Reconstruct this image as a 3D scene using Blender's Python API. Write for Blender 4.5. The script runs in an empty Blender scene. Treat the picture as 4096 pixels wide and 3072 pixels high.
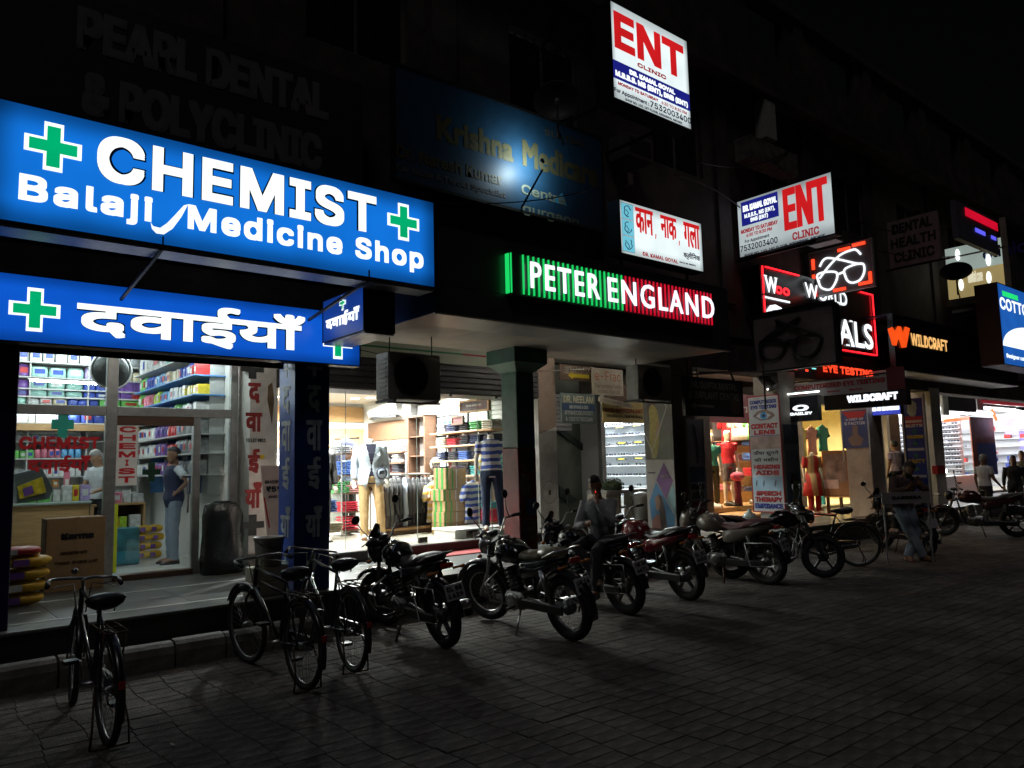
import bpy, bmesh, math, random, os
import numpy as np
from mathutils import Vector, Matrix
random.seed(7)
sc = bpy.context.scene
COL = sc.collection

# ---------------------------------------------------------------- camera
CAM_H = 1.7
YAW, PITCH, ROLL = (math.radians(a) for a in (39.868, 6.140, -1.402))
FX = 0.74753 * 1024
def _basis():
    f = Vector((math.sin(YAW)*math.cos(PITCH), math.cos(YAW)*math.cos(PITCH), math.sin(PITCH)))
    r = Vector((math.cos(YAW), -math.sin(YAW), 0)); u = r.cross(f)
    c, s = math.cos(ROLL), math.sin(ROLL)
    return c*r + s*u, -s*r + c*u, f
CR, CU, CF = _basis()
C0 = Vector((0, 0, CAM_H))
cam = bpy.data.objects.new('camera', bpy.data.cameras.new('camera'))
COL.objects.link(cam)
M = Matrix.Identity(4)
for i in range(3):
    M[i][0], M[i][1], M[i][2], M[i][3] = CR[i], CU[i], -CF[i], C0[i]
cam.matrix_world = M
cam.data.sensor_width = 36; cam.data.lens = 36*0.74753
cam.data.clip_start = 0.05; cam.data.clip_end = 600
sc.camera = cam

# ---------------------------------------------------------------- world, night sky and an added faint fill
W = bpy.data.worlds.new("World"); sc.world = W; W.use_nodes = True
nt = W.node_tree; bg = nt.nodes['Background']
sky = nt.nodes.new('ShaderNodeTexSky'); sky.sky_type = 'NISHITA'; sky.sun_disc = False
sky.sun_elevation = math.radians(2); sky.sun_rotation = math.radians(200)
hs = nt.nodes.new('ShaderNodeHueSaturation'); hs.inputs['Saturation'].default_value = 0.35
nt.links.new(sky.outputs[0], hs.inputs['Color']); nt.links.new(hs.outputs[0], bg.inputs[0])
bg.inputs[1].default_value = 0.0011
sun = bpy.data.objects.new('moon', bpy.data.lights.new('moon', 'SUN')); COL.objects.link(sun)  # added directional fill, stands in for the general street glow
sun.data.energy = 0.15; sun.data.angle = math.radians(12); sun.data.color = (1.0, .93, .95)
sun.rotation_euler = (math.radians(30), 0, math.radians(-48))
vs = sc.view_settings
vs.view_transform = 'Standard'; vs.look = 'None'; vs.exposure = 0; vs.gamma = 1; vs.use_curve_mapping = False
sc.render.engine = 'CYCLES'
cy = sc.cycles
cy.use_denoising = True; cy.denoiser = 'OPENIMAGEDENOISE'
cy.max_bounces = 6; cy.diffuse_bounces = 3; cy.glossy_bounces = 3; cy.transparent_max_bounces = 12; cy.transmission_bounces = 4
cy.sample_clamp_indirect = 4; cy.sample_clamp_direct = 0
cy.caustics_reflective = False; cy.caustics_refractive = False
cy.use_light_tree = True; cy.use_adaptive_sampling = True; cy.adaptive_threshold = 0.01

# ---------------------------------------------------------------- helpers
def ray(x, y):                       # x, y in pixels of the 4096 px wide photograph
    return CF + (x/4-512)/FX*CR - (y/4-384)/FX*CU
def at(x, y, X=None, Y=None, Z=None):
    d = ray(x, y)
    t = X/d.x if X is not None else Y/d.y if Y is not None else (Z-CAM_H)/d.z
    return C0 + t*d

_tex = {}
def mat(name, col, rough=.6, metal=0., emit=0., var=.12, scale=6., bump=0., bscale=40., spec=.5, coat=0., rnd=0., attr=False, dirt=0., vscale=None):
    if name in _tex: return _tex[name]
    m = bpy.data.materials.new(name); m.use_nodes = True; n = m.node_tree.nodes; l = m.node_tree.links
    b = n['Principled BSDF']; b.inputs['Roughness'].default_value = rough; b.inputs['Metallic'].default_value = metal
    b.inputs['Specular IOR Level'].default_value = spec; b.inputs['Coat Weight'].default_value = coat
    tc = n.new('ShaderNodeTexCoord')
    no = n.new('ShaderNodeTexNoise'); no.inputs['Scale'].default_value = scale; no.inputs['Detail'].default_value = 5
    mp = n.new('ShaderNodeMapping'); l.new(tc.outputs['Object'], mp.inputs[0]); l.new(mp.outputs[0], no.inputs['Vector'])
    if vscale: mp.inputs['Scale'].default_value = vscale
    mr = n.new('ShaderNodeMapRange'); mr.inputs[1].default_value = .3; mr.inputs[2].default_value = .7
    mr.inputs[3].default_value = 1-var; mr.inputs[4].default_value = 1+var; l.new(no.outputs['Fac'], mr.inputs[0])
    fac = mr.outputs[0]
    def mul(a, bb):
        x = n.new('ShaderNodeMath'); x.operation = 'MULTIPLY'; l.new(a, x.inputs[0]); l.new(bb, x.inputs[1]); return x.outputs[0]
    if rnd:
        oi = n.new('ShaderNodeObjectInfo'); src = oi.outputs['Random']
        if attr:
            at_ = n.new('ShaderNodeAttribute'); at_.attribute_name = 'tint'
            ad = n.new('ShaderNodeMath'); ad.operation = 'ADD'; l.new(src, ad.inputs[0]); l.new(at_.outputs['Fac'], ad.inputs[1])
            fr = n.new('ShaderNodeMath'); fr.operation = 'FRACT'; l.new(ad.outputs[0], fr.inputs[0]); src = fr.outputs[0]
        m2 = n.new('ShaderNodeMapRange'); m2.inputs[3].default_value = 1-rnd; m2.inputs[4].default_value = 1+rnd
        l.new(src, m2.inputs[0]); fac = mul(fac, m2.outputs[0])
    if dirt:
        d = n.new('ShaderNodeTexNoise'); d.inputs['Scale'].default_value = 1.3; d.inputs['Detail'].default_value = 9; d.inputs['Roughness'].default_value = .7
        l.new(tc.outputs['Object'], d.inputs['Vector'])
        m3 = n.new('ShaderNodeMapRange'); m3.inputs[1].default_value = .42; m3.inputs[2].default_value = .62
        m3.inputs[3].default_value = 1-dirt; m3.inputs[4].default_value = 1; l.new(d.outputs['Fac'], m3.inputs[0]); fac = mul(fac, m3.outputs[0])
    mx = n.new('ShaderNodeVectorMath'); mx.operation = 'SCALE'; mx.inputs[0].default_value = col[:3]; l.new(fac, mx.inputs['Scale'])
    l.new(mx.outputs[0], b.inputs['Base Color'])
    if emit:
        l.new(mx.outputs[0], b.inputs['Emission Color']); b.inputs['Emission Strength'].default_value = emit
    if bump:
        bn = n.new('ShaderNodeTexNoise'); bn.inputs['Scale'].default_value = bscale; bn.inputs['Detail'].default_value = 4
        l.new(mp.outputs[0], bn.inputs['Vector']); bp = n.new('ShaderNodeBump'); bp.inputs['Strength'].default_value = bump
        bp.inputs['Distance'].default_value = .01; l.new(bn.outputs['Fac'], bp.inputs['Height']); l.new(bp.outputs[0], b.inputs['Normal'])
    _tex[name] = m; return m

def glow(name, col, strength=1., edge=0., tubes=0):
    """A lit face: backlit film or an LED, with the unevenness of the tubes behind a light box."""
    if name in _tex: return _tex[name]
    m = bpy.data.materials.new(name); m.use_nodes = True; n = m.node_tree.nodes; l = m.node_tree.links
    b = n['Principled BSDF']; b.inputs['Base Color'].default_value = (*[c*.3 for c in col], 1); b.inputs['Roughness'].default_value = .35
    b.inputs['Emission Color'].default_value = (*col, 1); b.inputs['Emission Strength'].default_value = strength
    m.cycles.emission_sampling = 'NONE' if any(w in name for w in ('letter', 'print', 'outline')) else 'FRONT'
    if strength > 3: _tex[name] = m; return m
    tc = n.new('ShaderNodeTexCoord'); no = n.new('ShaderNodeTexNoise'); no.inputs['Scale'].default_value = 2.2; no.inputs['Detail'].default_value = 2
    l.new(tc.outputs['Object'], no.inputs['Vector'])
    mr = n.new('ShaderNodeMapRange'); mr.inputs[1].default_value = .3; mr.inputs[2].default_value = .7
    mr.inputs[3].default_value = .9; mr.inputs[4].default_value = 1.08; l.new(no.outputs['Fac'], mr.inputs[0]); fac = mr.outputs[0]
    if edge:
        sp = n.new('ShaderNodeSeparateXYZ'); l.new(tc.outputs['Generated'], sp.inputs[0])
        for ax, k in ((0, 18.), (2, 4.5)):
            a = n.new('ShaderNodeMath'); a.operation = 'SUBTRACT'; a.inputs[1].default_value = .5; l.new(sp.outputs[ax], a.inputs[0])
            c = n.new('ShaderNodeMath'); c.operation = 'ABSOLUTE'; l.new(a.outputs[0], c.inputs[0])
            r = n.new('ShaderNodeMapRange'); r.interpolation_type = 'SMOOTHSTEP'; r.inputs[1].default_value = .5; r.inputs[2].default_value = .5-1/k
            r.inputs[3].default_value = 1-edge; r.inputs[4].default_value = 1; l.new(c.outputs[0], r.inputs[0])
            x = n.new('ShaderNodeMath'); x.operation = 'MULTIPLY'; l.new(fac, x.inputs[0]); l.new(r.outputs[0], x.inputs[1]); fac = x.outputs[0]
    x = n.new('ShaderNodeMath'); x.operation = 'MULTIPLY'; x.inputs[1].default_value = strength; l.new(fac, x.inputs[0])
    l.new(x.outputs[0], b.inputs['Emission Strength'])
    _tex[name] = m; return m

def glass_mat(name='clear_glass', tint=(.93, .97, .96), refl=.06):
    if name in _tex: return _tex[name]
    m = bpy.data.materials.new(name); m.use_nodes = True; n = m.node_tree.nodes; l = m.node_tree.links
    n.remove(n['Principled BSDF'])
    t = n.new('ShaderNodeBsdfTransparent'); t.inputs[0].default_value = (*tint, 1)
    g = n.new('ShaderNodeBsdfGlossy'); g.inputs['Roughness'].default_value = .03
    fr = n.new('ShaderNodeFresnel'); ge_ = n.new('ShaderNodeNewGeometry'); ma = n.new('ShaderNodeMath'); ma.operation = 'MULTIPLY_ADD'
    ma.inputs[1].default_value = 1/1.45-1.45; ma.inputs[2].default_value = 1.45; l.new(ge_.outputs['Backfacing'], ma.inputs[0]); l.new(ma.outputs[0], fr.inputs[0])
    mx = n.new('ShaderNodeMixShader'); l.new(fr.outputs[0], mx.inputs[0]); l.new(t.outputs[0], mx.inputs[1]); l.new(g.outputs[0], mx.inputs[2])
    l.new(mx.outputs[0], n['Material Output'].inputs[0]); _tex[name] = m; return m

class MB:
    def __init__(s): s.v = []; s.f = []; s.s = []; s.t = []
    def add(s, vs, fs, smooth=False, tint=0.):
        o = len(s.v); s.v += [tuple(v) for v in vs]; s.f += [tuple(i+o for i in f) for f in fs]; s.s += [smooth]*len(fs); s.t += [tint]*len(fs); return s
    def box(s, x0, x1, y0, y1, z0, z1, tint=0.):
        return s.add([(x0,y0,z0),(x1,y0,z0),(x1,y1,z0),(x0,y1,z0),(x0,y0,z1),(x1,y0,z1),(x1,y1,z1),(x0,y1,z1)],
                     [(0,3,2,1),(4,5,6,7),(0,1,5,4),(1,2,6,5),(2,3,7,6),(3,0,4,7)], tint=tint)
    def bbox(s, x0, x1, y0, y1, z0, z1, b=.01, tint=0.):
        """box with chamfered edges all round"""
        b = min(b, (x1-x0)*.45, (y1-y0)*.45, (z1-z0)*.45)
        V = []; 
        for z, ins in ((z0, b), (z0+b, 0), (z1-b, 0), (z1, b)):
            i = ins
            for (x, y) in ((x0+i+(b-i), y0+i), (x1-b, y0+i), (x1-i, y0+b), (x1-i, y1-b), (x1-b, y1-i), (x0+b, y1-i), (x0+i, y1-b), (x0+i, y0+b)): V.append((x, y, z))
        F = [tuple(range(7, -1, -1)), tuple(range(24, 32))]
        for k in range(3):
            for i in range(8): F.append((k*8+i, k*8+(i+1) % 8, k*8+8+(i+1) % 8, k*8+8+i))
        return s.add(V, F, tint=tint)
    def hexa(s, P):   # 8 points, bottom ring then top ring
        return s.add(P, [(0,3,2,1),(4,5,6,7),(0,1,5,4),(1,2,6,5),(2,3,7,6),(3,0,4,7)])
    def beam(s, a, b, w, h, up=(0,0,1)):
        a, b = Vector(a), Vector(b); d = (b-a).normalized(); u = Vector(up); r = d.cross(u)
        if r.length < 1e-4: r = d.cross(Vector((1,0,0)))
        r.normalize(); u = r.cross(d); r *= w/2; u *= h/2
        return s.hexa([a-r-u, a+r-u, b+r-u, b-r-u, a-r+u, a+r+u, b+r+u, b-r+u])
    def ring(s, c, ax, bx, n): return [Vector(c)+math.cos(2*math.pi*i/n)*ax+math.sin(2*math.pi*i/n)*bx for i in range(n)]
    def tube(s, pts, r, n=8, closed=False, caps=True, smooth=True):
        pts = [Vector(p) for p in pts]; rs = r if isinstance(r, (list, tuple)) else [r]*len(pts)
        N = len(pts); V = []; F = []; prev = None
        for i, p in enumerate(pts):
            if closed: d = pts[(i+1) % N]-pts[i-1]
            else: d = pts[min(i+1, N-1)]-pts[max(i-1, 0)]
            d.normalize()
            if prev is None:
                u = d.cross(Vector((0,0,1)))
                if u.length < .05: u = d.cross(Vector((0,1,0)))
            else: u = prev-d*prev.dot(d)
            u.normalize(); prev = u; w = d.cross(u)
            V += s.ring(p, u*rs[i], w*rs[i], n)
        m = N if closed else N-1
        for i in range(m):
            a, b = i*n, ((i+1) % N)*n
            for j in range(n): F.append((a+j, a+(j+1) % n, b+(j+1) % n, b+j))
        if caps and not closed: F += [tuple(range(n-1, -1, -1)), tuple(range((N-1)*n, N*n))]
        return s.add(V, F, smooth)
    def cyl(s, a, b, r, n=16, r2=None): 
        o = len(s.v); s.tube([a, b], [r, r if r2 is None else r2], n); s.s[-1] = s.s[-2] = False; return s
    def lathe(s, prof, c=(0,0,0), axis='z', n=24, smooth=True):
        V = []; F = []; c = Vector(c)
        for (r, h) in prof:
            for i in range(n):
                a = 2*math.pi*i/n; x, y = r*math.cos(a), r*math.sin(a)
                V.append(c+(Vector((x, y, h)) if axis == 'z' else Vector((x, h, y)) if axis == 'y' else Vector((h, x, y))))
        for k in range(len(prof)-1):
            for i in range(n): F.append((k*n+i, k*n+(i+1) % n, (k+1)*n+(i+1) % n, (k+1)*n+i))
        F += [tuple(range(n-1, -1, -1)), tuple(range((len(prof)-1)*n, len(prof)*n))]
        return s.add(V, F, smooth)
    def ball(s, c, r, n=12, m=8):
        r = (r, r, r) if isinstance(r, (int, float)) else r; V = []; F = []
        for k in range(m+1):
            t = math.pi*k/m; t = min(max(t, .02), math.pi-.02)
            for i in range(n):
                a = 2*math.pi*i/n
                V.append((c[0]+r[0]*math.sin(t)*math.cos(a), c[1]+r[1]*math.sin(t)*math.sin(a), c[2]-r[2]*math.cos(t)))
        for k in range(m):
            for i in range(n): F.append((k*n+i, k*n+(i+1) % n, (k+1)*n+(i+1) % n, (k+1)*n+i))
        F += [tuple(range(n-1, -1, -1)), tuple(range(m*n, m*n+n))]
        return s.add(V, F, True)
    def prism(s, pts, d, smooth=False):
        pts = [Vector(p) for p in pts]; d = Vector(d); n = len(pts)
        F = [tuple(range(n)), tuple(range(2*n-1, n-1, -1))]+[(i, i+n, (i+1) % n+n, (i+1) % n) for i in range(n)]
        return s.add(pts+[p+d for p in pts], F)
    def loft(s, secs, smooth=True, caps=True):
        n = len(secs[0]); V = [p for q in secs for p in q]; F = []
        for k in range(len(secs)-1):
            for i in range(n): F.append((k*n+i, k*n+(i+1) % n, (k+1)*n+(i+1) % n, (k+1)*n+i))
        o = len(s.f); s.add(V, F, smooth)
        if caps:
            b = len(s.v)-len(V); s.f += [tuple(b+i for i in range(n-1, -1, -1)), tuple(b+(len(secs)-1)*n+i for i in range(n))]; s.s += [False]*2; s.t += [0.]*2
        return s
    def mesh(s, name):
        me = bpy.data.meshes.new(name); me.from_pydata(s.v, [], s.f); me.polygons.foreach_set('use_smooth', s.s)
        if any(s.t):
            a = me.attributes.new('tint', 'FLOAT', 'FACE'); a.data.foreach_set('value', s.t)
        me.update(); return me

_world = {}
def thing(name, label, cat, loc=(0,0,0), rot=0., group=None, world=True, kind=None):
    o = bpy.data.objects.new(name, None); COL.objects.link(o); o.location = loc; o.empty_display_size = .1
    if not world: o.rotation_euler = (0, 0, rot)
    if world: _world[o.name] = Vector(loc)
    tag(o, label, cat, group, kind); return o
def tag(o, label=None, cat=None, group=None, kind=None):
    if label: o['label'] = label
    if cat: o['category'] = cat
    if group: o['group'] = group
    if kind: o['kind'] = kind
    return o
def add(name, mb, m, parent=None, label=None, kind=None):
    """One mesh object. Under a thing that was made in world coordinates it is shifted back by the thing's place."""
    me = mb.mesh(name) if isinstance(mb, MB) else mb
    if m is not None:
        me.materials.clear(); me.materials.append(m)
    o = bpy.data.objects.new(name, me); COL.objects.link(o)
    if parent is not None:
        o.parent = parent
        if parent.name in _world: o.location = -_world[parent.name]
    if label: o['label'] = label
    if kind: o['kind'] = kind
    return o
def structure(name, mb, m, parent=None):
    return add(name, mb, m, parent, kind='structure' if parent is None else None)
def copy_tree(o, loc=None, rot=None, label=None, parent=None, mats=None):
    c = o.copy(); COL.objects.link(c); c.parent = parent
    if loc is not None: c.location = loc
    if rot is not None: c.rotation_euler = rot if isinstance(rot, (tuple, list)) else (0, 0, rot)
    if label: c['label'] = label
    for ch in o.children: copy_tree(ch, parent=c)
    return c

class Frame:
    """A plane in the scene: u runs to the reader's right, v up, n towards the reader."""
    def __init__(s, O, U, V=(0,0,1)):
        s.O, s.U, s.V = Vector(O), Vector(U).normalized(), Vector(V).normalized(); s.N = s.U.cross(s.V).normalized()
    def pt(s, u, v, d=0.): return s.O+s.U*u+s.V*v+s.N*d
    def q(s, x, y):
        d = ray(x, y); t = (s.O-C0).dot(s.N)/d.dot(s.N); p = C0+d*t-s.O
        return p.dot(s.U), p.dot(s.V)
    def rect(s, *c):      # four photograph points TL TR BR BL -> u0,u1,v0,v1
        q = [s.q(*p) for p in c]
        return (q[0][0]+q[3][0])/2, (q[1][0]+q[2][0])/2, (q[3][1]+q[2][1])/2, (q[0][1]+q[1][1])/2
    def box(s, mb, u0, u1, v0, v1, d0, d1):
        P = [s.pt(u, v, d) for v in (v0, v1) for u, d in ((u0, d0), (u0, d1), (u1, d1), (u1, d0))]
        P = [P[0], P[3], P[2], P[1], P[4], P[7], P[6], P[5]]
        return mb.hexa(P)
    def poly(s, mb, pts, d0, d1=None):
        if d1 is None: return mb.add([s.pt(u, v, d0) for u, v in pts], [tuple(range(len(pts)))])
        return mb.prism([s.pt(u, v, d1) for u, v in pts], -s.N*(d1-d0))
def FY(Y): return Frame((0, Y, 0), (1, 0, 0))
def FXm(X): return Frame((X, 0, 0), (0, -1, 0))      # faces -X

# lettering
_fonts = {}
def font(k):
    if k not in _fonts:
        f = None
        if k == 'sans':
            try: f = bpy.data.fonts.load(os.path.join(bpy.utils.system_resource('DATAFILES', path='fonts'), 'Inter.woff2'))
            except Exception: f = None
        _fonts[k] = f
    return _fonts[k]
_glyph = {}
def glyphs(txt, k, off=0., space=1.):
    key = (txt, k, off, space)
    if key not in _glyph:
        c = bpy.data.curves.new('lettering', 'FONT'); c.body = txt; c.size = 1; c.resolution_u = 3; c.offset = off; c.space_character = space
        c.align_x = 'LEFT'; c.space_line = .8
        if font(k): c.font = font(k)
        o = bpy.data.objects.new('lettering', c); COL.objects.link(o)
        dg = bpy.context.evaluated_depsgraph_get(); me = bpy.data.meshes.new_from_object(o.evaluated_get(dg))
        n = len(me.vertices); a = np.empty(n*3); me.vertices.foreach_get('co', a); a = a.reshape(-1, 3)[:, :2]
        F = [tuple(p.vertices) for p in me.polygons]
        bpy.data.objects.remove(o); bpy.data.meshes.remove(me)
        _glyph[key] = (a, F)
    return _glyph[key]
def is_deva(t): return any('\u0900' <= c <= '\u097f' for c in t)
def lettering(parent, fr, txt, R, m, bold=0., d=.004, k='sans', fit='cap', thick=0., name='lettering', label=None, space=1., off=0.):
    """Letters in rectangle R=(u0,u1,v0,v1) of frame fr. fit cap: v0 baseline, v1 capital height; fit box: whole bounds."""
    dv = is_deva(txt); a, F = glyphs(txt, 'bfont' if dv else k, off, space)
    if not len(a): return None
    x0, x1 = a[:, 0].min(), a[:, 0].max()
    if fit == 'cap':
        h, _ = glyphs('ा' if dv else 'H', 'bfont' if dv else k, off); y0, y1 = h[:, 1].min(), h[:, 1].max()
    else: y0, y1 = a[:, 1].min(), a[:, 1].max()
    u0, u1, v0, v1 = R; su, sv = (u1-u0-2*bold)/(x1-x0), (v1-v0-2*bold)/(y1-y0)
    P = np.column_stack([(a[:, 0]-x0)*su+u0+bold, (a[:, 1]-y0)*sv+v0+bold])
    mb = MB(); sh = [(0, 0)]
    if bold: sh = [(bold*x, bold*y) for x, y in ((1,1),(-1,1),(-1,-1),(1,-1),(1,0),(-1,0),(0,1),(0,-1))]+[(bold*.5*x, bold*.5*y) for x, y in ((1,0),(-1,0),(0,1),(0,-1))]
    for i, (sx, sy) in enumerate(sh):
        mb.add([fr.pt(p[0]+sx, p[1]+sy, d+thick+i*.0003) for p in P], F)
    if thick:
        # side walls: boundary edges of the flat letters
        E = {}
        for f in F:
            for i in range(len(f)):
                e = (f[i], f[(i+1) % len(f)]); E[e] = 1
        B = [e for e in E if (e[1], e[0]) not in E]
        for sx, sy in (sh[:1] if not bold else sh[:8]):
            V = [fr.pt(p[0]+sx, p[1]+sy, d+thick) for p in P]+[fr.pt(p[0]+sx, p[1]+sy, d) for p in P]; n = len(P)
            mb.add(V, [(e[0], e[1], e[1]+n, e[0]+n) for e in B])
    return add(name, mb, m, parent, label)
def quadtxt(parent, fr, txt, c, m, **kw):
    return lettering(parent, fr, txt, fr.rect(*c), m, **kw)
def text_rows(parent, fr, R, rows, m, **kw):
    """rows: (text, height share, width share, material or None) stacked from the top of R"""
    u0, u1, v0, v1 = R; tot = sum(r[1] for r in rows); y = v1
    for r in rows:
        h = (v1-v0)*r[1]/tot
        if r[0]:
            w = (u1-u0)*r[2]; c = (u0+u1)/2
            lettering(parent, fr, r[0], (c-w/2, c+w/2, y-h*.82, y-h*.14), r[3] if len(r) > 3 and r[3] else m, **kw)
        y -= h
def cross(parent, fr, cu, cv, w, h, t, mouter, minner, d=.006, b=.16):
    for nm, mm, s, dd in (('cross_border', mouter, 1., d), ('cross', minner, 1-b, d+.004)):
        mb = MB(); W, H = w/2*s, h/2*s; tw, th = w*t/2*(s if nm == 'cross_border' else 1-2.4*b*.8), h*t/2*(s if nm == 'cross_border' else 1-2.4*b*.8)
        p = [(-tw,H),(-tw,th),(-W,th),(-W,-th),(-tw,-th),(-tw,-H),(tw,-H),(tw,-th),(W,-th),(W,th),(tw,th),(tw,H)]
        fr.poly(mb, [(cu+a, cv+c) for a, c in p], dd); add(nm, mb, mm, parent)
def panel(parent, fr, R, m, d=.003, name='panel', label=None, thick=0.):
    mb = MB(); u0, u1, v0, v1 = R
    if thick: fr.box(mb, u0, u1, v0, v1, d, d+thick)
    else: fr.poly(mb, [(u0, v0), (u1, v0), (u1, v1), (u0, v1)], d)
    return add(name, mb, m, parent, label)
def lightbox(name, label, cat, fr, R, depth, face, case, rim=.02, group=None, rim_m=None):
    u0, u1, v0, v1 = R
    t = thing(name, label, cat, fr.pt((u0+u1)/2, v0, -depth/2), group=group)
    mb = MB(); fr.box(mb, u0-rim, u1+rim, v0-rim, v1+rim, -depth, -.012); add('casing', mb, case, t)
    mb = MB()
    for a in ((u0-rim, u1+rim, v1, v1+rim), (u0-rim, u1+rim, v0-rim, v0), (u0-rim, u0, v0, v1), (u1, u1+rim, v0, v1)): fr.box(mb, *a, -.0119, .008)
    add('frame', mb, rim_m or case, t)
    mb = MB(); fr.box(mb, u0+.0005, u1-.0005, v0+.0005, v1-.0005, -.0115, 0); add('face_panel', mb, face, t)
    return t
def disc_lamp(parent, p, r, power, col=(1, .95, .88), spread=160):
    L = bpy.data.lights.new('bulb', 'AREA'); L.shape = 'DISK'; L.size = r*2; L.energy = power; L.color = col; L.spread = math.radians(spread)
    o = bpy.data.objects.new('bulb', L); COL.objects.link(o); o.parent = parent; o.location = Vector(p)-(_world.get(parent.name) or Vector())
    return o
# ---------------------------------------------------------------- materials
m_paver = mat('paver_concrete', (.118,.104,.092), .95, var=.3, scale=11, bump=.8, bscale=60, rnd=.15, attr=True, dirt=.5, spec=.25)
m_soil = mat('joint_sand', (.065,.058,.052), .95, var=.3, scale=20)
m_kerb = mat('kerb_concrete', (.2,.19,.17), .8, var=.25, scale=9, bump=.6, bscale=35, dirt=.5)
m_slab = mat('grey_granite', (.17,.18,.175), .3, var=.35, scale=90, rnd=.1, bump=.05, dirt=.35)
m_strip = mat('pale_marble_strip', (.55,.56,.52), .35, var=.12, scale=25, dirt=.3)
m_riser = mat('black_granite', (.02,.02,.022), .35, var=.3, scale=60)
m_plaster = mat('brown_plaster', (.075,.06,.054), .85, var=.25, scale=3, bump=.4, bscale=25, dirt=.5)
m_plaster2 = mat('cream_plaster', (.5,.44,.36), .8, var=.12, scale=3, bump=.2, bscale=30, dirt=.3)
m_dark = mat('dark_opening', (.02,.02,.022), .7)
m_soffit = mat('soffit_board', (.42,.37,.31), .45, var=.1, scale=2, dirt=.25)
m_acp = mat('charcoal_cladding', (.045,.043,.047), .32, var=.12, scale=4, spec=.6)
m_acp_b = mat('brushed_edge_cladding', (.35,.33,.3), .35, metal=.4, var=.1, scale=5)
m_white = mat('white_paint', (.62,.60,.56), .6, var=.1, scale=4, dirt=.3, bump=.1)
m_bluep = mat('blue_vinyl', (.012,.045,.24), .3, var=.18, scale=5, dirt=.3)
m_blued = mat('dark_blue_paint', (.01,.012,.07), .5, var=.2, scale=5)
m_alu = mat('grey_aluminium', (.42,.43,.42), .4, metal=.35, var=.12, scale=12, dirt=.25)
m_black = mat('black_metal', (.012,.012,.013), .45, var=.2)
m_iron = mat('dark_iron', (.03,.028,.026), .5, metal=.5, var=.3, scale=30)
m_shut = mat('dark_shutter', (.03,.028,.028), .5, var=.2, scale=10)
m_green = mat('bottle_green_paint', (.013,.085,.052), .5, var=.25, scale=7, dirt=.4, bump=.2)
m_redp = mat('brick_red_paint', (.17,.01,.013), .55, var=.25, scale=7, dirt=.4, bump=.2)
m_print_w = mat('printed_white', (.62,.62,.6), .5, var=.04)
m_print_k = mat('printed_black', (.01,.01,.012), .5, var=.04)
m_print_r = mat('printed_red', (.38,.015,.015), .5, var=.12, scale=30)
m_print_b = mat('printed_blue', (.02,.035,.25), .5, var=.05)
m_print_y = mat('printed_yellow', (.55,.42,.03), .5, var=.05)
m_print_g = mat('printed_green', (.02,.2,.08), .5, var=.05)
m_carton = mat('brown_carton', (.36,.23,.11), .8, var=.08, scale=15)
m_wood = mat('light_oak', (.45,.27,.12), .45, var=.18, scale=5, vscale=(1,1,9))
m_wood2 = mat('dark_walnut', (.09,.045,.025), .45, var=.25, scale=5, vscale=(1,1,9))
m_intw = mat('interior_white', (.75,.74,.70), .6, var=.03)
m_tilei = mat('pale_floor_tile', (.6,.55,.45), .2, var=.05, scale=5)
m_glass = glass_mat()

PZ = .40           # veranda floor
YE = 7.9           # veranda edge
# ---------------------------------------------------------------- ground
g = MB(); g.add([(-300,-300,-.0065),(300,-300,-.0065),(300,300,-.0065),(-300,300,-.0065)], [(0,1,2,3)])
ground = structure('ground', g, m_soil)
PX, PY = .26, .13
def paver_mb(cx=0, cy=0, h=0., a=0., tint=0., mb=None, far=False):
    mb = mb or MB(); hx, hy, b = PX/2-.0025, PY/2-.0022, .004; c, s = math.cos(a), math.sin(a)
    R = []
    for z, i in ((-.03, 0), (-b, 0), (0, b)):
        for x, y in ((-hx+i,-hy+i),(hx-i,-hy+i),(hx-i,hy-i),(-hx+i,hy-i)): R.append((cx+c*x-s*y, cy+s*x+c*y, z+h))
    F = [(8,9,10,11)]+[(k*4+i, k*4+(i+1) % 4, k*4+4+(i+1) % 4, k*4+4+i) for k in ((1,) if far else (0, 1)) for i in range(4)]
    return mb.add(R, F, tint=tint)
cells = []
rp = random.Random(3)
for j in range(0, 47):
    y = 7.6-PY*(j+.5)
    for i in range(-6, 172):
        x = i*PX+.02*math.sin(j*.7)
        if x < -1.4 or y < 1.45: continue
        if x > 12+ (y-1.6)*4.5 and x > 30: continue
        if 10 < x and y < .26*x*.45: continue
        cells.append((x, y))
p1 = paver_mb().mesh('paver')
px_ = lambda x, y: (lambda d: (512+FX*d.dot(CR)/d.dot(CF), 384-FX*d.dot(CU)/d.dot(CF)) if d.dot(CF) > .1 else (9e9, 9e9))(Vector((x, y, 0))-C0)
vis = []
for (x, y) in cells:
    u, v = px_(x, y)
    if -10 < u < 1034 and v < 790: vis.append(((x-.0)**2+y*y, x, y))
vis.sort(); near = {(x, y) for _, x, y in vis[:300]}
big = MB()
for (x, y) in cells:
    h, a = rp.gauss(0, .0013), rp.gauss(0, .012)
    if rp.random() < .03: h -= .003
    if (x, y) in near:
        o = add('paver', p1, m_paver, ground); o.location = (x, y, h); o.rotation_euler = (rp.gauss(0,.008), rp.gauss(0,.006), a)
    else: paver_mb(x, y, h, a, rp.random(), big, far=True)
add('paving', big, m_paver, ground, kind='stuff')
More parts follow.
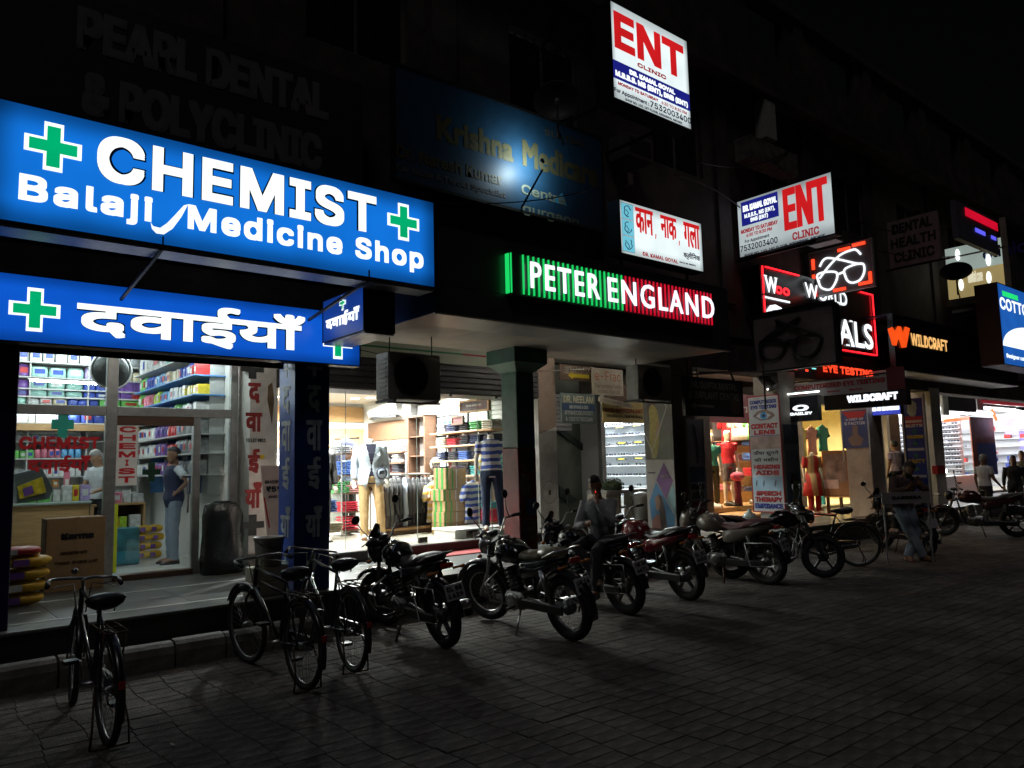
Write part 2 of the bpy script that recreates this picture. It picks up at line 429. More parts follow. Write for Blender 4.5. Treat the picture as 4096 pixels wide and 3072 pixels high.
# scraps of paper lying about
m_scrap = mat('paper_scrap', (.5,.5,.48), .8)
for (x, y) in ((690,2985),(1010,2650),(1655,2450),(2010,2490),(3230,2350),(1515,2790),(1375,2850)):
    p = at(x, y, Z=.004); s = MB(); w = .025
    s.add([p+Vector((rp.uniform(-w,w)+dx*w, rp.uniform(-w,w)*.6+dy*w, rp.uniform(0,.012))) for dx, dy in ((-1,-1),(1,-1),(1,1),(-1,1))], [(0,1,2),(0,2,3)])
SCRAPS = []
for lab, (x, y) in (('crumpled white paper scrap lying on the paving near the lone bicycle', (690,2985)), ('small pale scrap on the paving between the bicycle pair and the kerb stones', (1015,2650)),
                    ('tiny pale scrap on the paving ahead of the red motorcycle', (3230,2350))):
    p = at(x, y, Z=.006); s = MB(); w = .022
    for k in range(3):
        s.add([p+Vector((rp.uniform(-w,w), rp.uniform(-w,w), rp.uniform(0,.02))) for _ in range(4)], [(0,1,2),(0,2,3)])
    tag(add('paper_scrap', s, m_scrap), lab, 'litter')

# kerb stones in front of the veranda
kerb = structure('kerb', MB().box(-2.5, 3.3, 7.42, 7.6, -.03, .04), m_soil)
ks = MB(); prof = [(0,-.03),(0,.11),(.02,.155),(.06,.175),(.13,.18),(.17,.17),(.19,.13),(.19,-.03)]
ks.loft([[(x, y, z) for y, z in prof] for x in (0, .004, .43, .434)], smooth=False)
kme = ks.mesh('kerb_stone')
for i in range(9):
    o = add('kerb_stone', kme, m_kerb, kerb); o.scale = (1, 1.15, 1.3); o.location = (-.55+i*.452, 7.33+rp.gauss(0,.006), rp.gauss(0,.006)); o.rotation_euler = (rp.gauss(0,.02), rp.gauss(0,.01), rp.gauss(0,.015))
# broken kerb lumps further along
for i, (x, y) in enumerate(((4.9,7.6),(5.25,7.55),(6.0,7.62))):
    o = add('kerb_stone', kme, m_kerb, kerb); o.location = (x, y, -.06); o.scale = (.6,.8,.9); o.rotation_euler = (.2*i, .1, .5-i*.4)

# ---------------------------------------------------------------- veranda
X0, X1 = -6., 46.
ver = structure('veranda', MB().box(X0, X1, YE+.03, 18, -.03, PZ-.03), m_riser)
mb = MB(); mb.box(X0, X1, YE+.012, YE+.03, 0, PZ-.028); add('riser', mb, m_riser, ver)
mb = MB().bbox(X0, X1, YE-.02, YE+.35, PZ-.03, PZ, .006); add('nosing', mb, m_slab, ver)
rows = [(YE+.353, 8.17+.0), ]
ys = [8.253, 8.50, 9.55, 9.60, 10.62]
x = .4; k = 0
slabs = {}
def slab(w, l):
    if (w, l) not in slabs: slabs[(w, l)] = MB().bbox(0, w-.004, 0, l-.004, -.03, 0, .003).mesh('floor_slab')
    return slabs[(w, l)]
def tile_row(y0, y1, w, xa=.2, xb=30):
    n = int((xb-xa)/w)
    for i in range(n):
        o = add('floor_slab', slab(round(w, 3), round(y1-y0, 3)), m_slab, ver); o.location = (xa+i*w, y0, PZ+rp.gauss(0, .0006))
tile_row(8.29, 9.50, 1.2); tile_row(9.54, 10.66, 1.2)
for y in (8.252, 9.502): add('inlay_strip', MB().box(-4, 34, y-.012, y+.048, PZ-.03, PZ+.0035), m_strip, ver)
for i in range(18): 
    x = 1.15+i*1.2
    add('inlay_dash', MB().box(x, x+.19, 8.86, 8.92, PZ-.01, PZ+.0025), m_strip, ver)

# ---------------------------------------------------------------- upper building
ZS = 3.32
bld = thing('arcade_building', 'tall dark brown plastered shopping arcade rising behind all the signboards', 'building', (8, 8.1, ZS))
YW = 8.2
ztop = (lambda d: CAM_H+d.z*YW/d.y)(ray(3640, 397))
# wall with window openings
wins = []  # (x0,x1,z0,z1)
def wr(c, Y=YW): return FY(Y).rect(*c)
wz = [(5.2+1.0, 7.2+.4), (9.6, 11.2)]
for bx in np.arange(-3.2, 42, 3.2):
    wins.append((bx+.55, bx+2.0, 6.9, 8.25)); wins.append((bx+.55, bx+2.0, 10.2, 11.6))
wall = MB(); xs = sorted({-6., 46.} | {w[0] for w in wins} | {w[1] for w in wins}); zs = [ZS+.02, 6.9, 8.25, 10.2, 11.6, ztop]
hole = {(round(w[0],3), round(w[2],3)) for w in wins}
for i in range(len(xs)-1):
    for j in range(len(zs)-1):
        if zs[j+1] <= zs[j] : continue
        if (round(xs[i],3), round(zs[j],3)) in hole: continue
        a, b = (xs[i], zs[j]); wall.box(xs[i], xs[i+1], YW, YW+.22, zs[j], zs[j+1])
add('wall', wall, m_plaster, bld)
mb = MB().box(X0, X1, YW-.12, YW+.3, ztop, ztop+.18); add('parapet_coping', mb, m_plaster, bld)
for z in (9.0,): add('ledge', MB().box(X0, X1, YW-.35, YW, z, z+.12), m_plaster, bld)
wf = {}
winme = MB().box(0,1.45,0,.05,0,.06).box(0,1.45,0,.05,1.29,1.35).box(0,.06,0,.05,.06,1.29).box(1.39,1.45,0,.05,.06,1.29).box(.7,.75,0,.05,.06,1.29).mesh('window')
grill = MB()
for k in range(7): grill.box(.17+k*.18,.182+k*.18,-.04,-.028,.05,1.3)
grill = grill.mesh('grille'); panem = MB().box(.06,.7,.02,.026,.06,1.29).box(.75,1.39,.02,.026,.06,1.29).mesh('pane')
m_dglass = mat('dark_window_glass', (.015,.017,.02), .12, var=.1)
m_wframe = mat('window_frame_paint', (.12,.11,.1), .6)
for i, (x0, x1, z0, z1) in enumerate(wins):
    if z0 > ztop-1.5: continue
    o = add('window', winme, m_wframe, bld); o.location = Vector((x0, YW+.08, z0))-_world[bld.name]
    p = add('pane', panem, m_dglass, o); p.location = (0, 0, 0); q = add('grille', grill, m_iron, o); q.location = (0, 0, 0)
# pilasters and sun fins
for bx in np.arange(-3.2+.0, 42, 3.2): add('pilaster', MB().box(bx+2.35, bx+2.75, YW-.06, YW, ZS+1.3, ztop), m_plaster, bld)
# back of the arcade: slab over the shops, side walls and the rear wall
add('floor_slab_over_shops', MB().box(X0, X1, 8.1, 18, 3.98, 4.2), m_plaster, bld)
add('beam', MB().box(X0, X1, 8.02, 8.42, ZS+.002, ZS+.5), m_plaster, bld)
add('beam_soffit', MB().box(X0, 3.9, 8.42, 10.7, 3.66, 3.72), m_plaster, bld)
add('beam_soffit', MB().box(9.7, 46, 8.42, 10.95, 3.72, 3.77), m_soffit, bld)
add('end_wall', MB().box(X0-.2, X0, 8.1, 18, 0, ztop), m_plaster, bld)
add('rear_wall', MB().box(X0, X1, 18, 18.2, 0, ztop), m_plaster, bld)

# party walls between the shops
def party(x0, x1, y0, y1, z1, m, lab):
    t = thing('party_wall', lab, 'wall', ((x0+x1)/2, y0, PZ)); add('wall_face', MB().box(x0, x1, y0, y1, PZ, z1), m, t); return t
pw1 = party(3.93, 4.3, 10.3, 17.9, 3.97, m_white, 'dirty white wall end between the chemist and the menswear shop with painted red letters')
pw0 = party(.2, .98, 10.6, 17.9, 3.97, m_blued, 'dark blue wall at the near side of the chemist shopfront')
pw2 = party(8.93, 9.36, 10.0, 17.9, 3.97, m_white, 'white wall end, upper half browned by painted shade, between menswear shop and staircase')
pw3 = party(13.75, 14.05, 10.5, 17.9, 3.9, m_plaster2, 'wall between the spectacle shop and the sports clothes shop')
pw4 = party(18.3, 18.6, 10.5, 17.9, 3.9, m_plaster2, 'wall between the sports clothes shop and the kurta shop')
pw5 = party(23.2, 23.5, 10.5, 17.9, 3.9, m_white, 'white wall past the kurta shop and its yellow light')
pw6 = party(34.8, 35.1, 10.5, 17.9, 3.9, m_white, 'wall at the far end beyond the sunglasses shop')
# diagonal shade painted brown on the party wall's upper half, sloping lower edge
fr = FY(10.0)
u = [fr.q(2237,1707), fr.q(2150,1738), fr.q(2150,1430), fr.q(2216,1430)]
mb = MB(); fr.poly(mb, [(8.93, u[1][1]), (9.36, u[0][1]), (9.36, 3.9), (8.93, 3.9)], .003); add('painted_shade_field', mb, mat('painted_shade_brown', (.27,.2,.15), .6), pw2)
mb = MB(); 
for k in range(40):
    a, b2 = 2*math.pi*k/40, 2*math.pi*(k+1)/40; c, r = (9.15, 1.23), .2
    if k in (3,4,17,28): continue
    mb.add([fr.pt(c[0]+math.cos(t)*q*.85, c[1]+math.sin(t)*q, .004) for t, q in ((a,r),(b2,r),(b2,r-.006),(a,r-.006))], [(0,1,2,3)])
add('scratched_ring', mb, m_print_k, pw2)
panel(pw2, fr, (9.13,9.17,1.19,1.27), m_wood2, .004, 'switch_plate', thick=.01)
lettering(pw2, fr, 'S T - J', (9.03,9.25,1.98,2.06), mat('faded_marker', (.16,.14,.13), .7), d=.004, name='scribble')

# columns
def column(x0, x1, y0, y1, z1, m, lab):
    t = thing('column', lab, 'column', ((x0+x1)/2, y0, PZ)); add('shaft', MB().bbox(x0, x1, y0, y1, PZ, z1, .008), m, t); return t
c0 = column(.5, .965, 8.0, 8.45, ZS, m_blued, 'dark blue column at the near end of the arcade beside yellow sacks')
c1 = column(3.56, 3.97, 8.0, 8.43, ZS, m_blued, 'blue wrapped column with pale vertical letters between chemist and menswear shop')
frl, frf = FXm(3.56), FY(8.0)
m_blue_lit = mat('blue_vinyl_lit', (.03,.11,.6), .3, var=.15, scale=5, dirt=.2)  # lit copy of the blue vinyl, chemist light put into its colour
panel(c1, frl, (-8.43+.005,-8.0-.008,PZ+.02,ZS-.01), m_blue_lit, .002, 'wrap', thick=.003)
panel(c1, frf, (3.57,3.962,PZ+.02,ZS-.01), m_bluep, .002, 'wrap', thick=.003)
m_let_w = mat('pale_letters', (.62,.72,.78), .5, var=.25, scale=14, dirt=.35)
for fr, ua, ub, cols in ((frl, -8.36, -8.10, None), (frf, 3.68, 3.88, None)):
    for s, z0, z1, wd in (('द', 2.35, 2.66, .8), ('वा', 1.93, 2.27, .95), ('ई', 1.50, 1.86, .8), ('याँ', .98, 1.32, 1.0)):
        w = (ub-ua)*wd; c = (ua+ub)/2
        lettering(c1, fr, s, (c-w/2, c+w/2, z0, z1), m_let_w, d=.007, fit='box', bold=.009)
    mb = MB(); 
    cu = (ua+ub)/2; add('cross_border', fr.box(fr.box(mb, cu-.022, cu+.022, 2.76, 2.94, .006, .008), cu-.09, cu+.09, 2.84, 2.87, .0065, .0085), m_let_w, c1)
    mb = MB(); add('cross_border', fr.box(fr.box(mb, cu-.022, cu+.022, .62, .8, .006, .008), cu-.09, cu+.09, .69, .73, .0065, .0085), m_let_w, c1)
c2 = thing('column', 'green over red column with flared capital and torn posters under the menswear sign', 'column', (6.9, 8.0, PZ))
add('shaft', MB().bbox(6.76, 7.08, 8.0, 8.34, 1.95, 3.12, .01), m_green, c2)
add('lower_shaft', MB().bbox(6.757, 7.083, 7.997, 8.343, PZ, 1.95, .01), m_redp, c2)
cap = MB(); cap.hexa([(6.76,8.0,3.0),(7.08,8.0,3.0),(7.08,8.34,3.0),(6.76,8.34,3.0),(6.62,7.86,3.12),(7.22,7.86,3.12),(7.22,8.48,3.12),(6.62,8.48,3.12)]); cap.box(6.62,7.22,7.86,8.48,3.12,ZS)
add('capital', cap, m_green, c2)
m_torn = mat('torn_bill', (.2,.17,.14), .8, var=.6, scale=16, dirt=.7)
m_bill_b = mat('blue_bill', (.03,.07,.17), .7, var=.5, scale=18)
for (a, b, c, d_, mm) in ((6.79,7.075,1.98,2.3,m_bill_b),(6.80,7.07,1.62,1.93,m_torn),(6.77,6.98,1.28,1.6,m_torn),(6.86,7.08,1.02,1.27,m_bill_b),(6.78,7.05,.7,1.0,m_torn)):
    mb = MB(); fr = FY(8.0); P = []
    n = 14
    for i in range(n):
        t = 2*math.pi*i/n; sx, sy = math.cos(t), math.sin(t); q = max(abs(sx), abs(sy)); k = rp.uniform(.82, 1.0)
        P.append(((a+b)/2+sx/q*(b-a)/2*k, (c+d_)/2+sy/q*(d_-c)/2*k))
    fr.poly(mb, P, .006); add('torn_bill', mb, mm, c2)
c3 = column(10.12, 10.72, 8.0, 8.62, ZS+.1, mat('brown_column_paint', (.1,.06,.045), .5), 'dark brown column carrying a tall fashion poster and hearing aids board')
c4 = column(13.39, 14.0, 8.0, 8.56, ZS+.1, m_plaster2, 'pale column with contact lens and hearing aids boards')
c5 = column(16.98, 17.6, 8.0, 8.56, ZS+.1, m_plaster2, 'pale column behind the brown display carton')
c6 = column(20.35, 20.95, 8.0, 8.5, ZS+.1, m_white, 'white tiled column beyond the blue tailoring board')

# menswear awning box: fascia, return, soffit
YF = 6.53
aw = thing('shop_awning', 'charcoal fascia box with cream soffit over the menswear shop', 'awning', (7, YF, ZS))
FXL, FXR = 4.46, 9.66
xs = [FXL, 5.55, 6.75, 7.95, 8.75, FXR]
for i in range(5):
    for z0, z1 in ((ZS, 3.62), (3.623, 4.24)):
        add('cladding_panel', MB().bbox(xs[i]+.002, xs[i+1]-.002, YF, YF+.02, z0, z1-.003 if z1 > 4 else z1, .004), m_acp, aw)
mret = mat('fascia_return_blue_lit', (.06,.09,.17), .4, var=.1)  # blue-lit look of this side put into its colour
add('side_return', MB().box(FXL-.02, FXL, YF, 8.0, ZS, 4.24), mret, aw)
add('side_return', MB().box(FXR, FXR+.02, YF, 8.0, ZS, 4.24), m_acp, aw)
add('top_cover', MB().box(FXL, FXR, YF, 8.0, 4.24, 4.26), m_acp, aw)
add('edge_trim', MB().box(FXL-.01, FXR+.01, YF-.012, YF+.03, ZS-.02, ZS), m_acp_b, aw)
ys_ = [YF+.03, 7.2, 8.0]; 
for i in range(5):
    for j in range(2):
        add('soffit_panel', MB().box(xs[i]+.003, xs[i+1]-.003, ys_[j]+.002, ys_[j+1]-.002, ZS+.0, ZS+.018), m_acp_b if j == 0 else m_soffit, aw)
add('soffit_panel', MB().box(3.98, FXR, 8.43, 10.9, 3.74, 3.78), m_soffit, aw)
add('soffit_panel', MB().box(3.98, FXL, 8.0, 8.43, ZS+.0, ZS+.0015), m_soffit, aw)
add('soffit_panel', MB().box(FXL, FXR, 7.99, 8.44, ZS+.0, ZS+.0015), m_soffit, aw)
bm = thing('lintel_beam', 'pale green beam with a thin green and red line above the menswear window', 'beam', (6.5, 10.55, 3.36))
add('beam_face', MB().box(4.3, 8.93, 10.6, 10.75, 3.36, 3.74), mat('pale_green_cream', (.5,.53,.4), .6, var=.06), bm)
add('green_line', MB().box(4.3, 7.75, 10.592, 10.6, 3.63, 3.66), m_print_g, bm)
add('red_line', MB().box(7.75, 8.93, 10.592, 10.6, 3.63, 3.66), m_print_r, bm)
add('lip', MB().box(4.3, 8.93, 10.52, 10.6, 3.34, 3.37), mat('pale_green_cream', (.5,.53,.4), .6), bm)
# ---------------------------------------------------------------- chemist canopy underside
ca = thing('shutter_recess', 'dark recess of the rolled shutter between the two blue chemist signs', 'shutter', (2.2, 8.3, 3.3))
add('shutter_curtain', MB().box(X0, 3.5, 8.18, 8.2, 2.85, 4.6), m_shut, ca)
for i in range(12): add('slat', MB().box(-1, 3.5, 8.165, 8.18, 2.9+i*.11, 2.995+i*.11), m_shut, ca)
# ================================================================ SIGNS
g_white = glow('lit_white_letter', (.93,1,1), 1.25)
g_blue1 = glow('lit_blue_film', (.006,.17,.70), 1.0, edge=.6)
g_blue2 = glow('lit_royal_film', (.004,.10,.62), .95, edge=.45)
g_grn = glow('lit_green_film', (.0,.42,.16), 1.0)
g_kline = glow('lit_film_black_outline', (.0,.004,.02), .3)
g_offw = glow('lit_white_film', (.86,.98,1), 1.0, edge=.45)
g_red = glow('lit_red_print', (.62,.012,.015), .95)
g_blk = glow('lit_black_print', (.006,.01,.04), .6)
g_nav = glow('lit_navy_print', (.012,.015,.22), .95)
g_mar = glow('lit_maroon_print', (.33,.02,.03), .9)

# --- the big chemist sign
YB = 6.43
fr = FY(YB)
R = fr.rect((0,398),(1728,812),(1731,1150),(0,872)); R = (.52, 4.36, 3.555, 4.45)
t = lightbox('chemist_sign', 'large lit blue chemist sign with green crosses and white english letters', 'sign', fr, R, .22, g_blue1, m_black, .015)
CH = ((388,530),(1504,790),(1504,938),(388,716))
quadtxt(t, fr, 'CHEMIST', CH, g_kline, bold=.028, d=.003, name='lettering_outline', space=1.08)
quadtxt(t, fr, 'CHEMIST', CH, g_white, bold=.019, d=.0085, space=1.08)
BJ = ((75,690),(609,794),(609,889),(75,797)); MS = ((751,819),(1693,996),(1693,1077),(751,914))
quadtxt(t, fr, 'Balaji', BJ, g_white, bold=.011, d=.003, space=1.12)
quadtxt(t, fr, 'Medicine Shop', MS, g_white, bold=.0115, d=.003, space=1.12)
def pxpoly(parent, fr, pts, m, d=.004, name='print', thick=0.):
    mb = MB(); q = [fr.q(*p) for p in pts]; fr.poly(mb, q, d, d+thick if thick else None) if not thick else fr.poly(mb, q, d, d+thick); return add(name, mb, m, parent)
pxpoly(t, fr, [(602,889),(612,905),(640,912),(668,893),(700,860),(735,822),(752,818),(725,868),(690,915),(655,938),(625,934),(607,915)], g_white, name='tick')
for (x, y, w, h) in ((210,589,231,197),(1612,889,127,149)):
    a = fr.q(x-w/2, y); b = fr.q(x+w/2, y+(w*.225)); c = fr.q(x, y-h/2); e = fr.q(x, y+h/2)
    cross(t, fr, (a[0]+b[0])/2, (c[1]+e[1])/2, abs(b[0]-a[0]), abs(c[1]-e[1])*.98, .34, g_white, g_grn)
# wide aluminium flashing under the sign, and stays
add('base_rail', MB().box(.5, 4.37, YB+.03, YB+.30, 3.515, 3.538), m_alu, t)
for x in (1.72, 3.6): add('stay', MB().beam((x, YB-.005, 3.62), (x, YB-.005, 3.5), .02, .01).beam((x, YB+.02, 3.52), (x-.0, YB+1.7, 3.30), .025, .025), m_iron, t)

# --- lower hindi sign
YL = 7.76
fr = FY(YL); R = (.55, 4.22, 2.885, 3.47)
t = lightbox('hindi_chemist_sign', 'long lit blue sign with white hindi lettering directly over the chemist shop window', 'sign', fr, R, .16, g_blue2, m_black, .012)
q = fr.rect((308,1210),(1222,1311),(1193,1404),(308,1316))
DW = (fr.q(308,1230)[0], fr.q(1220,1330)[0], (fr.q(696,1361)[1]+fr.q(1193,1404)[1])/2, (fr.q(308,1210)[1]+fr.q(1218,1307)[1])/2)
lettering(t, fr, 'दवाईयाँ', DW, g_kline, bold=.020, d=.003, name='lettering_outline')
lettering(t, fr, 'दवाईयाँ', DW, g_white, bold=.013, d=.008)
for (x, y, w, h) in ((137,1239,207,178),(1350,1368,118,140)):
    a = fr.q(x-w/2, y); b = fr.q(x+w/2, y+(w*.1)); c = fr.q(x, y-h/2); e = fr.q(x, y+h/2)
    cross(t, fr, (a[0]+b[0])/2, (c[1]+e[1])/2, abs(b[0]-a[0]), abs(c[1]-e[1])*.98, .32, g_white, g_grn)

# --- small projecting hindi box
fr = FXm(3.72); q = fr.rect((1293,1203),(1457,1148),(1452,1317),(1293,1372))
t = lightbox('projecting_chemist_box', 'small projecting lit blue box with hindi word under the large chemist sign', 'sign', fr, q, .36, glow('lit_dim_blue_film', (.012,.07,.42), .8, edge=.3), m_black, .008)
quadtxt(t, fr, 'दवाईयाँ', ((1303,1282),(1441,1236),(1438,1284),(1306,1312)), g_white, bold=.008)
a = fr.q(1372,1212); cross(t, fr, a[0], a[1], .14, .16, .3, g_white, g_grn, b=.22)
add('underside', MB().box(3.73, 4.07, fr.O.y-q[1]+.0, fr.O.y-q[0], q[2]-.03, q[2]-.01), mat('crumpled_tin', (.35,.34,.32), .35, metal=.5, bump=1., bscale=18, var=.3), t)
add('hanger', MB().beam((3.9, 6.75, q[3]), (3.9, 6.75, 3.55), .02, .02).beam((3.9, 7.5, q[3]), (3.9, 7.5, 3.6), .02, .02), m_iron, t)

# --- menswear sign: LED rods with channel letters
YP = YF-.10
fr = FY(YP)
t = thing('menswear_sign', 'lit menswear sign with white letters over green and red vertical tubes', 'sign', (7.3, YP, 3.6))
q = fr.rect((2045,1028),(2852,1185),(2852,1305),(2045,1190)); UL, UR, VB, VT = q
VB, VT = 3.635, 4.09
add('backing_box', MB().box(UL, UR, YP+.015, YF-.002, VB-.02, VT+.02), m_acp, t)
g_tg = glow('green_led_tube', (.01,.62,.12), 1.1); g_tr = glow('red_led_tube', (.75,.006,.03), .85); g_el = glow('white_channel_letter', (.86,.86,1), 1.35)
N = 46; us = UL+.14; step = (UR-us)/N; split = fr.q(2497,1200)[0]
tme = MB().cyl((0,0,0), (0,0,VT-VB), .0115, 8).mesh('led_tube')
t2 = tme.copy()
for i in range(N):
    x = us+step*(i+.5); green = x < split
    o = add('led_tube', tme if green else t2, g_tg if green else g_tr, t)
    o.location += Vector((x, YP-.002, VB))
add('lit_end_cap', MB().box(UL-.012, UL, YP+.03, YF-.01, VB, VT), g_tg, t)
mb = MB(); add('lit_corner_strip', mb.box(UL, UL+.012, YP-.0, YP+.014, VB, VT), g_tg, t)
L1 = ((2112,1048),(2390,1107),(2390,1210),(2118,1167)); L2 = ((2424,1112),(2846,1187),(2848,1277),(2425,1216))
V0, V1 = 3.715, 4.02
for s, c in (('PETER', L1), ('ENGLAND', L2)):
    r = fr.rect(*c); lettering(t, fr, s, (r[0], r[1], V0, V1), g_el, bold=.003, d=.03, k='bfont', thick=.012, space=1.22)
# faint letters on the fascia above right
lettering(t, FY(YF), 'पीटर इंगलैंड', (8.15, 8.95, 4.03, 4.13), mat('unlit_steel_letters', (.06,.05,.055), .4), d=.003, bold=.004)
# green spill lamp strip at the near end of the box (hidden LED wash seen on the cladding)

# --- top ENT sign
fr = FY(6.6); R = (7.42, 9.09, 6.60, 7.98)
t = lightbox('clinic_sign', 'tall lit ENT clinic sign high on the facade with navy band', 'sign', fr, R, .32, g_offw, m_black, .02)
mb = MB(); quadtxt(t, fr, 'ENT', ((2452,38),(2740,192),(2730,318),(2458,190)), g_red, bold=.035, d=.003)
quadtxt(t, fr, 'CLINIC', ((2549,248),(2665,306),(2663,322),(2548,264)), g_mar, bold=.006)
panel(t, fr, (R[0]+.001, R[1]-.001, *sorted((fr.q(2455,310)[1], fr.q(2452,236)[1]))), g_nav, .0025, 'navy_band')
W2 = g_white
quadtxt(t, fr, 'DR. KAMAL GOYAL', ((2517,278),(2700,362),(2698,380),(2517,296)), W2, bold=.006, d=.005)
quadtxt(t, fr, 'M.B.B.S. MS (ENT), DNB (ENT)', ((2461,280),(2750,410),(2750,430),(2461,302)), W2, bold=.006, d=.005)
quadtxt(t, fr, 'MONDAY TO SATURDAY', ((2471,326),(2632,396),(2632,408),(2471,339)), g_mar, bold=.004)
quadtxt(t, fr, '6:30 TO 8:30 PM', ((2645,404),(2746,448),(2746,460),(2645,416)), g_mar, bold=.002)
quadtxt(t, fr, 'For Appointment :', ((2456,349),(2595,408),(2595,422),(2456,365)), g_blk, bold=.003)
quadtxt(t, fr, '7532003400', ((2600,405),(2762,472),(2764,496),(2600,428)), g_blk, bold=.003)
quadtxt(t, fr, 'SHOP NO. 103, 1ST FLOOR, AGGARWAL ARCADE', ((2500,394),(2727,488),(2727,497),(2500,403)), g_blk, bold=.002)
for x in (7.6, 8.9):
    for z in (6.7, 7.9): add('bracket', MB().beam((x, 6.9, z), (x, YW, z), .04, .04), m_iron, t)

# --- hindi ENT sign
fr = FY(6.5); R = (7.33, 9.07, 4.42, 5.13)
t = lightbox('hindi_clinic_sign', 'lit white sign with red hindi words and three cyan drawings above the menswear fascia', 'sign', fr, R, .2, g_offw, m_black, .015)
RW = [('कान', (2538,828),(2612,847),(2612,945),(2543,925)), ('नाक', (2638,858),(2705,877),(2706,965),(2644,945)), ('गला', (2732,887),(2797,904),(2798,1000),(2735,982))]
for s, a, b, c, e in RW:
    q = fr.rect(a, b, c, e); lettering(t, fr, s, q, g_red, bold=.009)
for x, y in ((2622,945),(2716,972)): 
    a = fr.q(x, y); lettering(t, fr, ',', (a[0]-.012, a[0]+.014, a[1]-.04, a[1]+.03), g_red, fit='box', bold=.003)
quadtxt(t, fr, 'DR. KAMAL GOYAL', ((2570,1005),(2711,1042),(2711,1055),(2570,1022)), g_mar, bold=.003)
quadtxt(t, fr, 'M.B.B.S. MS. DNB(ENT)', ((2717,1045),(2782,1060),(2782,1066),(2717,1051)), g_blk, bold=.001)
lettering(t, fr, 'क्लीिनक'.replace('क्ली', 'क्ली'), fr.rect((2733,1012),(2800,1026),(2800,1044),(2733,1030)), g_blk, bold=.003)
g_cy = glow('lit_cyan_print', (.18,.62,.78), .9)
u0 = R[0]+.03
for i in range(3):
    v1 = R[3]-.03-i*.22; panel(t, fr, (u0, u0+.23, v1-.205, v1), g_cy, .003, 'cyan_picture')
    mb = MB(); cx, cz = u0+.115, v1-.1
    P = []
    for k in range(13):
        a = math.pi*(.1+1.5*k/12)+i*1.1; P.append(fr.pt(cx+math.cos(a)*(.07-.02*(k % 3 == 1)), cz+math.sin(a)*.075, .006))
    mb.tube(P, .006, 5, smooth=False)
    mb.tube([fr.pt(cx-.03, cz+.02, .006), fr.pt(cx+.02, cz-.02-.01*i, .006), fr.pt(cx-.01, cz-.06, .006)], .005, 5); add('line_drawing', mb, g_blk, t)
    for a in ((u0-.004, u0+.234, v1, v1+.005), (u0-.004, u0+.234, v1-.21, v1-.205), (u0-.004,u0,v1-.205,v1),(u0+.23,u0+.234,v1-.205,v1)):
        panel(t, fr, a, g_blk, .0045, 'picture_border')
for x in (7.5, 8.9): add('post', MB().beam((x, 6.66, 4.26), (x, 6.66, 4.5), .03, .03), m_iron, t)

# --- perpendicular ENT sign
XE = 12.43
fr = FXm(XE); R = fr.rect((2958,801),(3334,691),(3330,939),(2951,1029))
t = lightbox('side_clinic_sign', 'lit ENT clinic sign jutting out from the wall, navy name block beside red letters', 'sign', fr, R, .2, g_offw, m_black, .02)
quadtxt(t, fr, 'ENT', ((3133,750),(3325,706),(3302,885),(3133,922)), g_red, bold=.03, d=.003)
quadtxt(t, fr, 'CLINIC', ((3169,930),(3277,905),(3277,937),(3171,960)), g_mar, bold=.006)
panel(t, fr, fr.rect((2966,808),(3114,767),(3112,866),(2965,907)), g_nav, .0025, 'navy_block')
quadtxt(t, fr, 'DR. KAMAL GOYAL', ((2972,822),(3108,786),(3108,810),(2972,848)), W2, bold=.006, d=.005)
quadtxt(t, fr, 'M.B.B.S., MS (ENT),', ((2978,855),(3100,824),(3100,842),(2978,870)), W2, bold=.003, d=.005)
quadtxt(t, fr, 'DNB (ENT)', ((3003,870),(3072,854),(3072,870),(3003,886)), W2, bold=.003, d=.005)
quadtxt(t, fr, 'MONDAY TO SATURDAY', ((2964,916),(3112,884),(3112,900),(2964,933)), g_mar, bold=.004)
quadtxt(t, fr, '6:30 TO 8:30 PM', ((2986,933),(3088,910),(3088,923),(2986,947)), g_mar, bold=.003)
quadtxt(t, fr, 'For Appointment', ((2980,958),(3078,937),(3078,949),(2980,971)), g_blk, bold=.002)
quadtxt(t, fr, '7532003400', ((2962,982),(3111,950),(3111,974),(2962,1006)), g_blk, bold=.003)
quadtxt(t, fr, 'SHOP NO. 103, 1ST FLOOR, AGGARWAL ARCADE', ((2978,1014),(3301,940),(3301,949),(2978,1023)), g_blk, bold=.003)
add('arm', MB().beam((XE+.1, 6.2, R[3]+.05), (XE+.1, YW, R[3]+.05), .04, .04).beam((XE+.1, 6.6, R[2]-.04), (XE+.1, YW, R[2]-.04), .04, .04), m_iron, t)
add('wedge_plate', MB().hexa([(XE+.02,6.2,R[2]-.1),(XE+.3,6.2,R[2]-.1),(XE+.3,6.7,R[2]-.1),(XE+.02,6.7,R[2]-.1),(XE+.02,6.2,R[2]-.06),(XE+.3,6.2,R[2]-.06),(XE+.3,6.7,R[2]-.06),(XE+.02,6.7,R[2]-.06)]), m_alu, t)

# --- unlit dental banner letters
YBn = 7.9
fr = FY(YBn)
m_ban = mat('dark_brown_banner', (.018,.016,.016), .6, var=.2)
m_balet = mat('grey_banner_letters', (.15,.145,.15), .6, var=.15, scale=4)
t = thing('dental_banner', 'unlit dark banner with faint grey letters reading pearl dental and polyclinic', 'banner', (2.6, YBn, 4.8))
add('board', MB().box(-.6, 4.35, YBn, YBn+.06, 4.72, 6.35), m_ban, t)
quadtxt(t, fr, 'PEARL DENTAL', ((315,35),(1320,335),(1310,480),(300,190)), m_balet, bold=.026)
quadtxt(t, fr, '& POLYCLINIC', ((330,300),(1290,530),(1285,672),(325,468)), m_balet, bold=.026)
